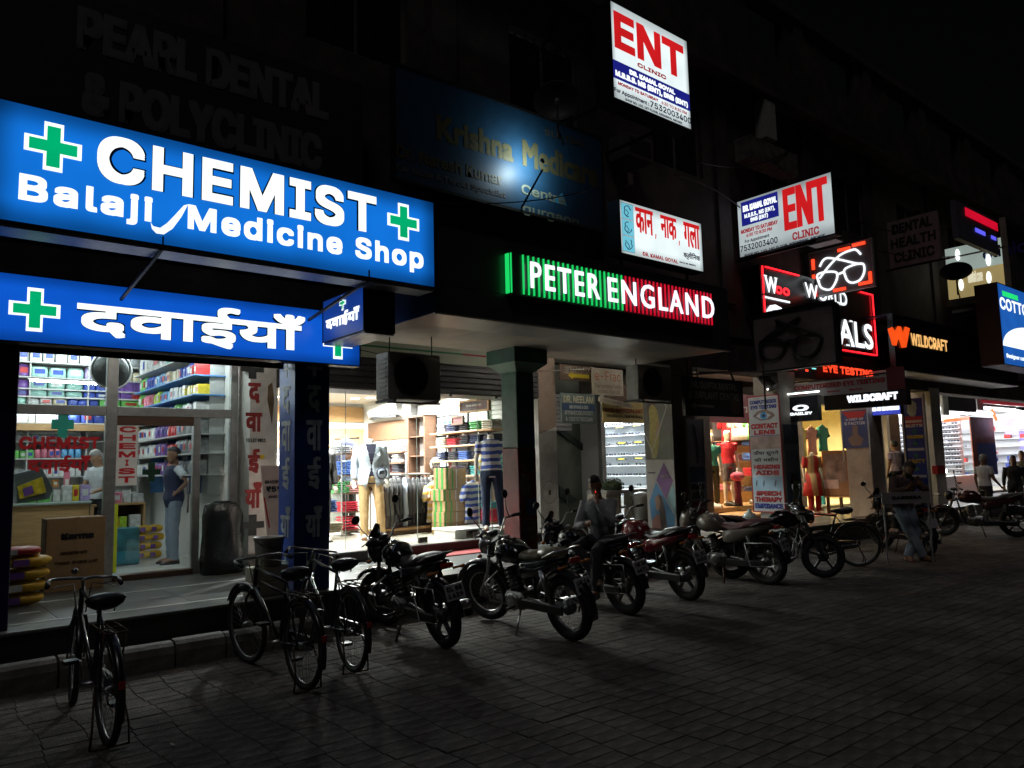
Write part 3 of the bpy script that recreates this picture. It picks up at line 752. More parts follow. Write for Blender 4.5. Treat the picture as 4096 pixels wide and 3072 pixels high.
# --- blue medical centre banner with a spotlight on it
fr = FY(7.8)
m_bban = mat('blue_banner', (.015,.06,.12), .5, var=.12); m_yel = mat('yellow_script', (.10,.09,.045), .5); m_pk = mat('cream_banner_print', (.22,.24,.18), .5)
t = thing('medical_banner', 'dark blue medical centre banner with yellow script caught by a spotlight', 'banner', (6.5, 7.8, 5.2))
BR = (4.75, 8.42, 5.24, 6.70)
add('board', MB().box(BR[0], BR[1], 7.8, 7.86, BR[2], BR[3]), m_bban, t)
add('frame', MB().box(BR[0]-.04, BR[0], 7.79, 7.87, BR[2]-.04, BR[3]+.04).box(BR[1], BR[1]+.04, 7.79, 7.87, BR[2]-.04, BR[3]+.04).box(BR[0], BR[1], 7.79, 7.87, BR[3], BR[3]+.04).box(BR[0], BR[1], 7.79, 7.87, BR[2]-.04, BR[2]), m_iron, t)
quadtxt(t, fr, 'Krishna', ((1745,450),(2052,560),(2052,648),(1745,560)), m_yel, bold=.018, k='bfont')
quadtxt(t, fr, 'Medicare', ((2082,550),(2390,660),(2390,755),(2095,660)), m_yel, bold=.018, k='bfont')
quadtxt(t, fr, 'Centre', ((2085,735),(2260,785),(2260,820),(2085,775)), m_pk, bold=.006)
quadtxt(t, fr, 'Dr. Naresh Kumar', ((1585,575),(2008,700),(2006,740),(1585,630)), m_yel, bold=.008)
quadtxt(t, fr, 'Ear Nose & Throat Specialist', ((1585,660),(2022,765),(2022,785),(1585,690)), m_balet, bold=.004)
quadtxt(t, fr, '011-2345', ((2180,520),(2330,560),(2330,585),(2180,545)), m_yel, bold=.004)
mb = MB(); a = fr.q(2225,770); fr.poly(mb, [(a[0]-.1, a[1]-.16), (a[0]+.12, a[1]+.02), (a[0]+.2, a[1]-.16)], .003); add('blue_flash', mb, mat('sky_blue_print', (.06,.3,.5), .5), t)
quadtxt(t, fr, 'gurgaon', ((2090,815),(2315,870),(2315,905),(2090,850)), m_pk, bold=.006)
TGX, TGZ = fr.q(2085,665)
sp = thing('spot_lamp', 'small spotlight throwing a pale patch on the blue medical banner', 'lamp', (6.3, 7.25, 5.18))
add('lamp_head', MB().cyl((TGX-.02,7.32,TGZ-.1), (TGX-.01,7.36,TGZ-.06), .02, 12, .028), m_black, sp); add('arm', MB().beam((TGX-.02,7.34,TGZ-.2),(TGX-.02,7.79,TGZ-.6),.02,.02), m_iron, sp)
L = bpy.data.lights.new('bulb', 'SPOT'); L.energy = 42; L.spot_size = math.radians(165); L.spot_blend = 1; L.shadow_soft_size = .05; L.color = (.75,.95,1)
o = bpy.data.objects.new('bulb', L); COL.objects.link(o); o.parent = sp; o.location = Vector((TGX,7.40,TGZ-.02))-_world[sp.name]
tg = Vector((*[fr.q(2085,665)[0]], 7.8, fr.q(2085,665)[1])); o.rotation_euler = (tg-Vector((TGX,7.40,TGZ-.02))).to_track_quat('-Z', 'Y').to_euler()

# --- optical shop neon board
YO = 7.9; KO = 7.9/6.38
fr = FY(YO); R = (10.36*KO, 14.03*KO, 1.7+1.82*KO, 1.7+3.0*KO)
m_lac = mat('black_lacquer', (.008,.006,.008), .25, spec=.6)
g_neon = glow('red_neon', (1,.012,.02), 3.0); g_lw = glow('white_led_letter', (.9,.95,1), 1.3)
t = thing('optical_sign', 'black optician sign outlined in red neon with white serif letters, partly hidden by hanging boards', 'sign', (15.2, YO, R[2]))
add('board', MB().box(R[0], R[1], YO, YO+.18, R[2], R[3]), m_lac, t)
for a, b in (((R[0]+.03,R[3]-.03),(R[0]+.03,R[3]-.56)),((R[0]+.03,R[3]-.6),(R[0]+.03,R[2]+.3)),((R[0]+.14,R[3]-.03),(R[0]+1.35,R[3]-.03)),((R[1]-.6,R[3]-.03),(R[1]-.03,R[3]-.03)),((R[1]-.03,R[3]-.03),(R[1]-.03,R[2]+.04)),((R[1]-.03,R[2]+.04),(R[1]-1.9,R[2]+.04))):
    add('neon_tube', MB().tube([fr.pt(*a, .03), fr.pt(*b, .03)], .016, 8), g_neon, t)
def serif(parent, fr, s, R, m, bold, d=.02, **k):
    lettering(parent, fr, s, R, m, bold=bold, d=d, k='bfont', **k)
    u0, u1, v0, v1 = R; n = len(s); w = (u1-u0)/n; mb = MB(); h = (v1-v0)*.045
    for i, ch in enumerate(s):
        if ch in 'AILHRMN': 
            for du in (.14, .8) if ch != 'L' and ch != 'I' else (.2,): fr.box(mb, u0+w*(i+du)-w*.13, u0+w*(i+du)+w*.13, v0-h*.3, v0+h, d+.0, d+.006)
        if ch in 'LIWNMUH':
            for du in (.06, .9) if ch in 'WNMUH' else (.2,): fr.box(mb, u0+w*(i+du)-w*.12, u0+w*(i+du)+w*.12, v1-h, v1+h*.3, d+.0, d+.006)
    if mb.v: add('serif', mb, m, parent)
q = fr.rect((3054,1100),(3106,1115),(3106,1180),(3058,1165)); serif(t, fr, 'W', (q[0], q[1], q[2], q[3]), g_lw, .012)
q = fr.rect((3098,1142),(3155,1155),(3155,1186),(3098,1175)); lettering(t, fr, 'oo', q, g_neon, fit='box', bold=.008, d=.02, k='bfont')
mb = MB(); fr.box(mb, *fr.rect((3055,1184),(3155,1207),(3155,1214),(3055,1192)), .02, .028); add('underline', mb, g_lw, t)
q = fr.rect((3222,1128),(3385,1175),(3385,1225),(3222,1190)); lettering(t, fr, 'WORLD', (q[0]-.05, q[1], q[2], q[3]), g_lw, bold=.01, d=.02, k='bfont')
q = fr.rect((3060,1225),(3490,1302),(3492,1402),(3060,1320)); z0, z1 = fr.q(3420,1388)[1], fr.q(3420,1288)[1]
serif(t, fr, 'OPTICALS', (fr.q(3058,1250)[0], fr.q(3488,1350)[0], z0, z1), g_lw, .014)
g_led = glow('red_led_dots', (1,.06,.02), 1.5)
add('ticker_case', MB().box(14.4, 17.35, YO+.02, YO+.14, 3.58, 3.88), m_black, t)
fr2 = FY(YO+.02)
q = fr2.rect((3289,1455),(3490,1483),(3490,1508),(3291,1490)); lettering(t, fr2, 'EYE TESTING', q, g_led, bold=.012, d=.012)
for x, y in ((3180,1476),(3225,1482)): 
    a = fr2.q(x, y); add('led_arrow', fr2.box(MB(), a[0]-.05, a[0]+.05, a[1]-.02, a[1]+.02, .01, .018), g_led, t)
a = fr2.q(3255,1475); add('led_arrow', fr2.box(MB(), a[0]-.09, a[0]+.06, a[1]-.012, a[1]+.012, .01, .018), glow('cyan_led', (.3,.9,.9), 1.1), t)
for i in range(8): add('led_dash', fr2.box(MB(), 16.0+i*.16, 16.1+i*.16, 3.6, 3.62, .01, .016), g_led, t)

# --- spectacles outline helper
def specs(parent, fr, pts, m, r, name='spectacle_outline', smooth=True):
    """pts: list of photograph polylines laid on the frame as tubes"""
    for P in pts:
        Q = [fr.pt(*fr.q(*p), .02) for p in P]; S = []
        for i in range(len(Q)-1):
            a, b, c, e = Q[max(i-1,0)], Q[i], Q[i+1], Q[min(i+2,len(Q)-1)]
            for k in range(4):
                t_ = k/4; S.append(.5*((2*b)+(-a+c)*t_+(2*a-5*b+4*c-e)*t_*t_+(-a+3*b-3*c+e)*t_**3))
        S.append(Q[-1]); add(name, MB().tube(S, r, 7), m, parent)
c4z = lambda x, y: (2800+x*.5859, 300+y*.5859)
XG = 14.9
fr = FXm(XG); R = fr.rect((3240,1020),(3480,955),(3495,1135),(3252,1190))
t = thing('lit_spectacles_board', 'hanging board with white LED spectacles drawing and red corner lamps', 'sign', (XG, 7.3, R[2]))
m_greyb = mat('grey_board', (.16,.15,.155), .5); 
add('board', fr.box(MB(), *R, -.06, 0), m_greyb, t)
add('frame', fr.box(fr.box(fr.box(fr.box(MB(), R[0]-.03,R[1]+.03,R[3],R[3]+.03,-.07,.01), R[0]-.03,R[1]+.03,R[2]-.03,R[2],-.07,.01), R[0]-.03,R[0],R[2],R[3],-.07,.01), R[1],R[1]+.03,R[2],R[3],-.07,.01), m_alu, t)
specs(t, fr, [[c4z(*p) for p in P] for P in (
    [(815,1420),(805,1365),(870,1345),(935,1350),(935,1400),(900,1460),(860,1465),(825,1445),(812,1400)],
    [(935,1365),(985,1345)],
    [(985,1345),(1000,1320),(1060,1295),(1115,1290),(1125,1340),(1100,1395),(1050,1418),(1010,1405),(985,1345)],
    [(820,1390),(880,1310),(960,1230),(1040,1195),(1070,1195),(1100,1225)],
    [(820,1310),(845,1265),(880,1250),(960,1262),(1060,1285),(1110,1290)])], g_lw, .022)
for (x, y, hor) in ((985,1190,1),(1085,1155,1),(775,1295,0),(780,1400,0),(790,1480,0),(1165,1380,0),(1130,1420,1),(955,1465,1)):
    a = fr.q(*c4z(x, y)); add('corner_lamp', fr.box(MB(), a[0]-(.13 if hor else .03), a[0]+(.13 if hor else .03), a[1]-(.03 if hor else .11), a[1]+(.03 if hor else .11), .004, .03), g_led, t)
add('arm', MB().beam((XG+.03, 6.8, R[3]+.05), (XG+.03, YW, R[3]+.05), .03, .03), m_iron, t)

XD = 12.7
fr = FXm(XD); R = fr.rect((3018,1259),(3342,1225),(3336,1452),(3017,1487))
t = thing('dark_spectacles_board', 'unlit dark board with raised black spectacles hanging before the optician neon', 'sign', (XD, 7.2, R[2]))
m_db = mat('dusky_board', (.3,.24,.25), .5, var=.25, scale=3, dirt=.3)
add('board', fr.box(MB(), *R, -.1, 0), m_db, t)
add('frame', fr.box(fr.box(fr.box(fr.box(MB(), R[0]-.03,R[1]+.03,R[3],R[3]+.03,-.11,.02), R[0]-.03,R[1]+.03,R[2]-.03,R[2],-.11,.02), R[0]-.03,R[0],R[2],R[3],-.11,.02), R[1],R[1]+.06,R[2],R[3],-.11,.02), m_black, t)
d5z = lambda x, y: (2800+x*.27125, 1300+y*.27125)
specs(t, fr, [[d5z(*p) for p in P] for P in (
    [(900,280),(930,420),(1010,515),(1130,520),(1240,420),(1265,270),(1160,225),(1000,235),(900,280)],
    [(1265,275),(1330,235),(1400,245)],
    [(1400,245),(1420,400),(1510,480),(1640,470),(1750,370),(1800,190),(1650,155),(1480,190),(1400,245)],
    [(900,270),(1080,130),(1300,10),(1480,-110)],
    [(1130,-60),(1330,10),(1560,90),(1790,165)])], m_black, .035)
add('arm', MB().beam((XD+.05, 6.45, R[3]+.06), (XD+.05, YW, R[3]+.06), .04, .04), m_iron, t)

# --- banner computerised eye testing
XB = 13.95
fr = FXm(XB); R = fr.rect((3166,1514),(3617,1471),(3620,1560),(3166,1590))
R = (R[0], R[1], 2.95, 3.28)
_v = fr.q(3400,1514)[1]; R = (R[0], R[1], _v-.28, _v)
t = thing('eye_testing_banner', 'pale fabric banner with red letters and arrows for computerised eye testing', 'banner', (XB, 7.0, R[2]))
cut = fr.q(3545,1500)[0]
add('cloth', fr.box(MB(), R[0], cut, R[2], R[3], -.02, 0), mat('grubby_white_cloth', (.42,.38,.36), .8, var=.15, scale=3), t)
add('red_end', fr.box(MB(), cut, R[1], R[2], R[3]+.12, -.02, 0), mat('maroon_cloth', (.13,.008,.015), .7), t)
lettering(t, fr, 'COMPUTERISED EYE TESTING', (R[0]+.06, cut-.03, R[2]+.15, R[3]-.04), m_print_r, bold=.006)
for x in (3200,3330,3420): 
    a = fr.q(x, 1560); fr_ = MB(); z = R[2]+.07; fr.poly(fr_, [(a[0]-.12,z),(a[0]-.06,z+.03),(a[0]-.06,z+.012),(a[0]+.14,z+.012),(a[0]+.14,z-.012),(a[0]-.06,z-.012),(a[0]-.06,z-.03)], .004); add('arrow', fr_, m_print_r, t)
add('rod', MB().beam((XB+.02, 5.9, R[3]+.03), (XB+.02, YW, R[3]+.03), .025, .025), m_iron, t)

# --- outdoor-gear shop, projecting box and fascia
XW = 15.1
fr = FXm(XW); R = fr.rect((3300,1573),(3617,1548),(3631,1599),(3300,1652)); R = (R[0], R[1], 2.70, 3.03)
t = lightbox('gear_shop_box', 'projecting black box with white lit outdoor gear brand letters', 'sign', fr, R, .18, mat('black_acrylic', (.01,.01,.013), .2), m_black, .01)
quadtxt(t, fr, 'WILDCRAFT', ((3386,1583),(3593,1566),(3592,1597),(3390,1611)), g_lw, bold=.014, d=.004)
fr = FY(7.3)
t = thing('gear_shop_fascia', 'broad black fascia with orange W emblem and amber lit letters', 'sign', (19.5, 7.3, 3.6))
add('board', MB().box(16.95, 24.6, 7.3, 7.42, 3.61, 4.8), m_lac, t)
add('top_cover', MB().box(16.95, 24.6, 7.3, 8.1, 4.8, 4.83), mat('blue_black_tin', (.03,.035,.06), .35, metal=.4), t)
add('soffit', MB().box(16.95, 24.6, 7.32, 8.0, 3.58, 3.6), mat('white_soffit', (.55,.57,.6), .45), t)
add('veranda_soffit', MB().box(13.9, 30, 8.6, 10.9, 3.67, 3.69), mat('white_soffit', (.55,.57,.6), .45), t)
g_or = glow('orange_letter', (1,.09,.01), .95); g_am = glow('amber_letter', (1,.55,.18), .95)
mb = MB(); z = lambda x, y: fr.q(3300+x*.36, 1300+y*.36)
fr.poly(mb, [z(*p) for p in ((690,45),(735,25),(765,75),(800,15),(830,20),(855,100),(880,20),(928,40),(890,250),(845,255),(820,170),(800,150),(780,230),(740,225))], .01, .03); add('emblem', mb, g_or, t)
quadtxt(t, fr, 'WILDCRAFT', ((3641,1333),(3790,1362),(3788,1405),(3645,1383)), g_am, bold=.012, d=.01)
# --- sunglasses brand box
fr = FXm(13.75); R = fr.rect((3150,1587),(3269,1587),(3272,1678),(3150,1688)); R = (R[0], R[1], 2.44, 2.90)
t = lightbox('eyewear_brand_box', 'small black lit box with an oval ring logo on the pale column', 'sign', fr, R, .12, mat('blue_black_acrylic', (.012,.014,.03), .25), m_black, .01)
a = fr.q(3203,1632); mb = MB(); n = 32
rg = lambda s, w: [fr.pt(a[0]+math.cos(2*math.pi*i/n)*w, a[1]+math.sin(2*math.pi*i/n)*s, .006) for i in range(n)]
o1, i1 = rg(.062, .17), rg(.028, .075); mb.add(o1+i1, [(i, (i+1) % n, n+(i+1) % n, n+i) for i in range(n)]); add('ring_logo', mb, g_lw, t)
quadtxt(t, fr, 'OAKLEY', ((3159,1651),(3250,1646),(3250,1657),(3159,1663)), g_lw, bold=.007)
mb = MB(); add('tube_lamp', mb.tube([(13.7, 8.0, 2.97), (13.7, 7.35, 2.97)], .014, 8), glow('tube_glow', (.9,1,1), 4), t)
# --- unlit dental clinic board
fr = FXm(18.7); R = fr.rect((3550,886),(3749,845),(3761,1044),(3556,1067))
t = thing('dental_clinic_board', 'large unlit dusky board listing dental health clinic in three rows', 'sign', (18.7, 7.4, R[2]))
add('board', fr.box(MB(), *R, -.1, 0), mat('dusky_pink_board', (.3,.22,.22), .6), t)
text_rows(t, fr, (R[0]+.06, R[1]-.06, R[2]+.05, R[3]-.04), [('DENTAL', 1, .9), ('HEALTH', 1, 1.), ('CLINIC', 1, .9)], mat('dark_letters', (.02,.017,.02), .6), bold=.012)
add('arm', MB().beam((18.75, 6.7, R[2]-.02), (18.75, YW, R[2]-.02), .04, .04), m_iron, t)
# --- shades
fr = FXm(17.2); R = fr.rect((3485,1612),(3600,1605),(3602,1660),(3490,1665)); R = (R[0], R[1], 2.64, 2.93)
t = lightbox('shades_sign', 'small lit violet blue box for a sunglasses shop beneath the black gear shop box', 'sign', fr, R, .12, glow('lit_violet_film', (.05,.07,.55), .9), m_black, .01)
quadtxt(t, fr, 'IS N SHADES', ((3486,1625),(3598,1618),(3598,1640),(3486,1645)), g_lw, bold=.012)
# --- tailoring board standing upright
fr = FXm(18.6)
t = thing('tailoring_board', 'tall blue board between white posts with yellow and white tailoring words', 'sign', (18.6, 7.9, PZ))
R = fr.rect((3612,1585),(3688,1585),(3714,2020),(3632,2020)); R = (fr.q(3620,1750)[0], fr.q(3700,1750)[0], .45, 3.05)
add('board', fr.box(MB(), *R, -.05, 0), mat('tailor_blue', (.018,.04,.28), .45), t)
for u in (R[0]-.04, R[1]): add('post', fr.box(MB(), u, u+.04, PZ, R[3]+.1, -.06, .02), m_white, t)
frow = lambda s, y, wd, h, m, **k: lettering(t, fr, s, ((R[0]+R[1])/2-wd/2, (R[0]+R[1])/2+wd/2, fr.q(3650,y)[1]-h/2, fr.q(3650,y)[1]+h/2), m, bold=.006, **k)
W_ = R[1]-R[0]
panel(t, fr, (R[0]+.03, R[1]-.03, fr.q(3650,1690)[1]-.06, fr.q(3650,1665)[1]), m_print_r, .003, 'red_chevron')
a = fr.q(3648,1635); mb = MB(); fr.poly(mb, [(a[0]+math.cos(k*.7)*.13*(1 if k % 2 else .8), a[1]+math.sin(k*.7)*.2) for k in range(9)], .003); add('round_emblem', mb, mat('pale_mint_print', (.4,.5,.45), .5), t)
for s, y, m, h in (('DESIGNER', 1686, m_print_w, .06), ('SUITS', 1703, m_print_w, .07), ('★', 1725, m_print_g, .11), ('TAILORING', 1748, m_print_y, .08), ('★', 1773, m_print_g, .11), ('WEDDINGS', 1798, m_print_w, .06), ('★', 1822, m_print_g, .11), ('PARTY', 1845, m_print_y, .1), ('★', 1875, m_print_g, .11), ('ACCESSORIES', 1905, m_print_w, .06), ('SUITS', 1945, m_print_y, .08)):
    frow(s, y, W_*(.85 if len(s) > 1 else .25), h, m, fit='box', k='bfont' if len(s) == 1 else 'sans')
# --- far fittings
fr = FXm(22.0); R = fr.rect((3785,990),(4010,955),(4020,1150),(3790,1210))
t = thing('jewellery_hoarding', 'pale hoarding washed by white lamps with cream lower half far along the arcade', 'sign', (22, 7, R[2]))
um = (R[2]+R[3])/2
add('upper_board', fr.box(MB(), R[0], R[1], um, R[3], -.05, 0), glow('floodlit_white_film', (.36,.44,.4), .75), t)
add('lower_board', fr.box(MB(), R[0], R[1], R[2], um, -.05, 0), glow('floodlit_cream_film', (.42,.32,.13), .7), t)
lettering(t, fr, 'dental care', (R[0]+.5, R[1]-.5, R[2]+.35, R[2]+.65), glow('lit_cream_letter', (.75,.7,.5), .9), bold=.01)
lettering(t, fr, 'clinic', (R[0]+.9, R[0]+1.9, um+.2, um+.5), m_print_b, bold=.01)
for x, y in ((3832,1020),(3955,1040),(3957,1110),(3846,1140)): 
    a = fr.q(x, y); add('flood_spot', MB().ball(fr.pt(a[0], a[1], .03), (.05,.06,.16), 8, 6), glow('spot_glow', (.9,1,.95), 2), t)
add('trim_rail', fr.box(fr.box(MB(), R[0]-.1, R[1]+.1, um+.4, um+.44, .01, .05), R[1], R[1]+.12, R[2]-.3, R[3]+.5, -.05, .05), m_plaster2, t)
fr = FY(6.5)
q8 = lambda x, y: (3600+x*.3617, 700+y*.3617)
t = thing('ticker_sign', 'unlit grey slanting sign carrying a red LED line and small blue LED words', 'sign', (19.5, 6.5, 6.4))
c = [q8(600,200), q8(1070,560), q8(1090,880), q8(650,700)]; R = fr.rect(*c)
add('board', fr.box(MB(), *R, -.12, 0), mat('slate_board', (.12,.12,.15), .5), t)
add('led_line', fr.box(MB(), *fr.rect(q8(720,380), q8(1070,520), q8(1070,600), q8(720,470)), .005, .02), glow('crimson_led', (.75,.005,.03), .8), t)
add('led_word', fr.box(fr.box(MB(), *fr.rect(q8(830,590), q8(935,630), q8(935,670), q8(830,630)), .005, .02), *fr.rect(q8(1005,670), q8(1055,690), q8(1055,725), q8(1005,705)), .005, .02), glow('blue_led', (.12,.12,1), 1.), t)
fr = FY(6.4); R = (20.7, 25.2, 3.86, 5.83)
t = lightbox('cotton_shop_sign', 'large lit blue and white cotton clothing sign at the far end of the arcade', 'sign', fr, R, .5, glow('lit_cobalt_film', (.015,.12,.5), .9, edge=.2), mat('maroon_return', (.06,.03,.03), .5), .02)
mb = MB(); n = 24; cx = R[0]+2.4
fr.poly(mb, [(R[0]+.02, 4.3)]+[(cx+math.cos(math.pi-a)*2.38, 4.3+math.sin(a)*.62) for a in [math.pi*k/n for k in range(n+1)] if cx+math.cos(math.pi-a)*2.38 < R[1]]+[(R[1]-.02, 4.3)], .003); add('white_arch', mb, g_white, t)
quadtxt(t, fr, 'COTTONS', ((3998,1178),(4150,1245),(4150,1290),(3998,1222)), g_white, bold=.012)
lettering(t, fr, 'Designer cotton garments', (R[0]+.2, R[0]+2.8, 4.02, 4.12), g_white, bold=.003)
panel(t, fr, (R[0]+.3, R[0]+1.4, 5.55, 5.68), glow('green_led_dash', (.02,.8,.2), 1.), .004, 'green_lamps')

# --- far brown board with stone letters
fr = FXm(21.5); t = thing('unlit_name_board', 'dark brown unlit board with a short pale strip of letters below the cream hoarding', 'sign', (21.5, 7, 4.0))
R = fr.rect((3790,1235),(3990,1190),(3990,1330),(3790,1360)); add('board', fr.box(MB(), *R, -.05, 0), mat('umber_board', (.035,.022,.018), .6), t)
add('letter_strip', fr.box(MB(), *fr.rect((3810,1245),(3895,1228),(3895,1240),(3810,1257)), .003, .02), mat('pale_letters2', (.35,.36,.34), .5), t)

# satellite dishes
def dish(label, x, y, rx, ry, Y, yaw):
    c = at(x, y, Y=Y); r = rx/4/FX*(c-C0).dot(CF)
    t = thing('satellite_dish', label, 'satellite dish', c+Vector((0, .2, -r-.3)))
    mb = MB(); d = (C0-c).normalized(); d = (d+Vector((0,0,.35))).normalized(); a = d.cross(Vector((0,0,1))).normalized(); b = a.cross(d)
    prof = [(0, -.16*r), (.35*r, -.14*r), (.7*r, -.07*r), (1*r, .03*r), (1.02*r, .03*r), (1.0*r, .0), (.6*r, -.12*r), (.0, -.19*r)]
    n = 28; V = []; F = []
    for rr, h in prof: V += [c+d*h+a*(math.cos(2*math.pi*i/n)*max(rr,.004)*.98)+b*(math.sin(2*math.pi*i/n)*max(rr,.004)*(ry/rx)) for i in range(n)]
    for k in range(len(prof)-1):
        for i in range(n): F.append((k*n+i, k*n+(i+1) % n, (k+1)*n+(i+1) % n, (k+1)*n+i))
    add('reflector', mb.add(V, F, True), m_iron, t)
    add('feed_arm', MB().tube([c-b*r*.9, c-b*r*.3+d*r*.75], .012, 6).cyl(c-b*r*.34+d*r*.7, c-b*r*.28+d*r*.9, .03, 8), m_iron, t)
    add('mast', MB().tube([c-d*.15*r, c-d*.5*r-Vector((0,0,.5*r)), c-d*.5*r-Vector((0,0,1.5*r))], .02, 6).tube([c-d*.5*r-Vector((0,0,1.1*r)), c-d*.5*r-Vector((-.3*r,0,1.7*r))], .015, 6), m_iron, t)
dish('dark satellite dish on the wall just over the blue medical banner', 2228, 403, 95, 80, 7.4, 0)
dish('dark satellite dish on a thin tripod before the cream hoarding', 3824, 1085, 58, 38, 6.9, 0)

# cables, pipes and boxes on the upper wall
def cable(label, a, b, sag, r=.008):
    a, b = Vector(a), Vector(b); P = [a.lerp(b, i/14)-Vector((0,0,sag*4*(i/14)*(1-i/14))) for i in range(15)]
    tag(add('sagging_cable', MB().tube(P, r, 5), m_black), label, 'cable')
cable('thin black cable sagging across the bottom of the blue medical banner', at(1560,790,Y=7.3), at(2345,765,Y=7.3), .12)
cable('black cable running from the tall ENT sign to the side ENT sign', at(2770,640,Y=7.6), at(3300,470,Y=7.9), .5, .012)
cable('black cable drooping behind the side ENT sign towards the dental clinic board', at(2700,700,Y=7.8), at(2960,830,Y=7.9), -.1, .014)
cable('black cable over the far dental clinic board to the dish', at(3180,900,Y=7.7), at(3950,1000,Y=7.4), .4, .012)
cable('cable looping along the veranda beam under the menswear soffit', (4.6,8.5,3.2), (8.7,8.6,3.22), .12, .006)
cable('cable bundle hanging above the lit spectacles board', at(3090,640,Y=7.6), at(3620,930,Y=7.6), .35, .012)
t = thing('window_ac', 'dim window AC box under the tall ENT sign', 'ac unit', at(2510,660,Y=8.0)); fr = FY(8.0); R = fr.rect((2462,545),(2566,585),(2566,668),(2462,640)); add('casing', fr.box(MB(), *R, -.3, .25), mat('old_ac_casing', (.1,.09,.085), .6), t); add('front_grille', fr.box(MB(), R[0]+.06, R[1]-.06, R[2]+.06, R[3]-.06, .25, .255), m_dark, t)
t = thing('wall_pipe', 'pale square downpipe on the wall above the side ENT sign', 'pipe', at(3063,560,Y=8.0)); fr = FY(8.0); R = fr.rect((3042,405),(3084,420),(3088,563),(3048,555)); add('pipe_body', fr.box(MB(), *R, -.15, .1), mat('pale_pipe', (.4,.4,.38), .6), t)
t = thing('plastic_sheet', 'crumpled plastic covered box on brackets above the side ENT sign', 'box', at(3075,670,Y=7.9)); R = FY(7.9).rect((2985,575),(3170,600),(3170,680),(2985,665)); fr = FY(7.9); add('sheet', fr.box(MB(), *R, -.25, .1), mat('crumpled_sheet', (.16,.15,.14), .3, bump=1., bscale=9, var=.5), t)
t = thing('meter_box', 'small pale meter box on the wall over the hindi clinic sign', 'box', at(2510,740,Y=8.1)); fr = FY(8.1); add('box_body', fr.box(MB(), *fr.rect((2500,696),(2521,700),(2521,742),(2500,738)), -.05, .06), mat('pale_meter', (.4,.42,.38), .5), t)
# ================================================================ FIGURES
def fuse(mb, voxel, smooth=4, factor=.5, wr=0., seed=0, target=None):
    me = mb.mesh('tmp'); o = bpy.data.objects.new('tmp', me); COL.objects.link(o)
    r = o.modifiers.new('r', 'REMESH'); r.mode = 'VOXEL'; r.voxel_size = voxel; r.use_smooth_shade = True
    s = o.modifiers.new('s', 'SMOOTH'); s.factor = factor; s.iterations = smooth
    if wr:
        t = bpy.data.textures.new('w', 'CLOUDS'); t.noise_scale = .09; t.noise_depth = 2
        d = o.modifiers.new('d', 'DISPLACE'); d.texture = t; d.strength = wr; d.mid_level = .5; d.texture_coords = 'LOCAL'
    dg = bpy.context.evaluated_depsgraph_get(); out = bpy.data.meshes.new_from_object(o.evaluated_get(dg))
    bpy.data.objects.remove(o); bpy.data.meshes.remove(me); return out
REST = dict(pelvis=(0,0,.95), waist=(0,0,1.10), chest=(.01,0,1.30), neck=(0,0,1.46), head=(.02,0,1.60),
    hipL=(0,.09,.92), hipR=(0,-.09,.92), kneeL=(.02,.10,.50), kneeR=(.02,-.10,.50), ankL=(0,.10,.09), ankR=(0,-.10,.09), toeL=(.17,.12,.03), toeR=(.17,-.12,.03),
    shL=(0,.175,1.40), shR=(0,-.175,1.40), elL=(-.03,.235,1.13), elR=(-.03,-.235,1.13), wrL=(.03,.25,.90), wrR=(.03,-.25,.90), haL=(.05,.25,.80), haR=(.05,-.25,.80))
def VJ(pose): 
    d = dict(REST); d.update(pose or {}); return {k: Vector(v) for k, v in d.items()}
def ell(c, a, b, n=14): return [Vector(c)+a*math.cos(2*math.pi*i/n)+b*math.sin(2*math.pi*i/n) for i in range(n)]
def torso(mb, J, g, top=True, low=.0):
    hl = (J['hipL']-J['hipR']).normalized(); sl = (J['shL']-J['shR']).normalized()
    P = [(J['pelvis']-(J['waist']-J['pelvis'])*(.55+low), .12, .085, 0), (J['pelvis'], .165, .115, 0), (J['waist'], .135, .10, .35), (J['waist'].lerp(J['chest'], .55), .155, .115, .7), (J['chest'], .172, .12, 1),
         (J['neck']*.55+J['chest']*.45, .165, .10, 1), (J['neck'].lerp(J['chest'], .14), .10, .075, 1)]
    secs = []
    for i, (c, w, d, t) in enumerate(P):
        a = hl.lerp(sl, t).normalized(); up = (P[min(i+1, 6)][0]-P[max(i-1, 0)][0]).normalized(); b = up.cross(a).normalized()
        secs.append(ell(c, a*(w+g), b*(d+g)))
    mb.loft(secs)
def limb(mb, pts, rs, n=10):
    out = []; R = []
    for i in range(len(pts)-1):
        for k in range(3):
            t = k/3; out.append(Vector(pts[i]).lerp(Vector(pts[i+1]), t)); R.append(rs[i]*(1-t)+rs[i+1]*t)
    out.append(Vector(pts[-1])); R.append(rs[-1]); mb.tube(out, R, n)
def hand(mb, w, h, side, curl=.5, r=.0085):
    w, h = Vector(w), Vector(h); d = (h-w).normalized(); s = d.cross(Vector((1,0,0)) if abs(d.x) < .8 else Vector((0,0,1))).normalized(); pn = d.cross(s)*side
    c = w+d*.05; mb.loft([ell(w, s*.022, pn*.018, 8), ell(w+d*.03, s*.034, pn*.016, 8), ell(w+d*.085, s*.04, pn*.014, 8)])
    for i, l in enumerate((.065, .075, .07, .055)):
        b = w+d*.08+s*(.03-.02*i); m = b+d*l*.5+pn*l*.15*curl; e = m+d*l*.45*(1-curl*.5)+pn*l*.5*curl
        mb.tube([b, m, e], [r, r, r*.8], 6)
    b = w+d*.03+s*.03; mb.tube([b, b+s*.03+d*.03, b+s*.035+d*.06+pn*.01], [.011,.01,.008], 6)
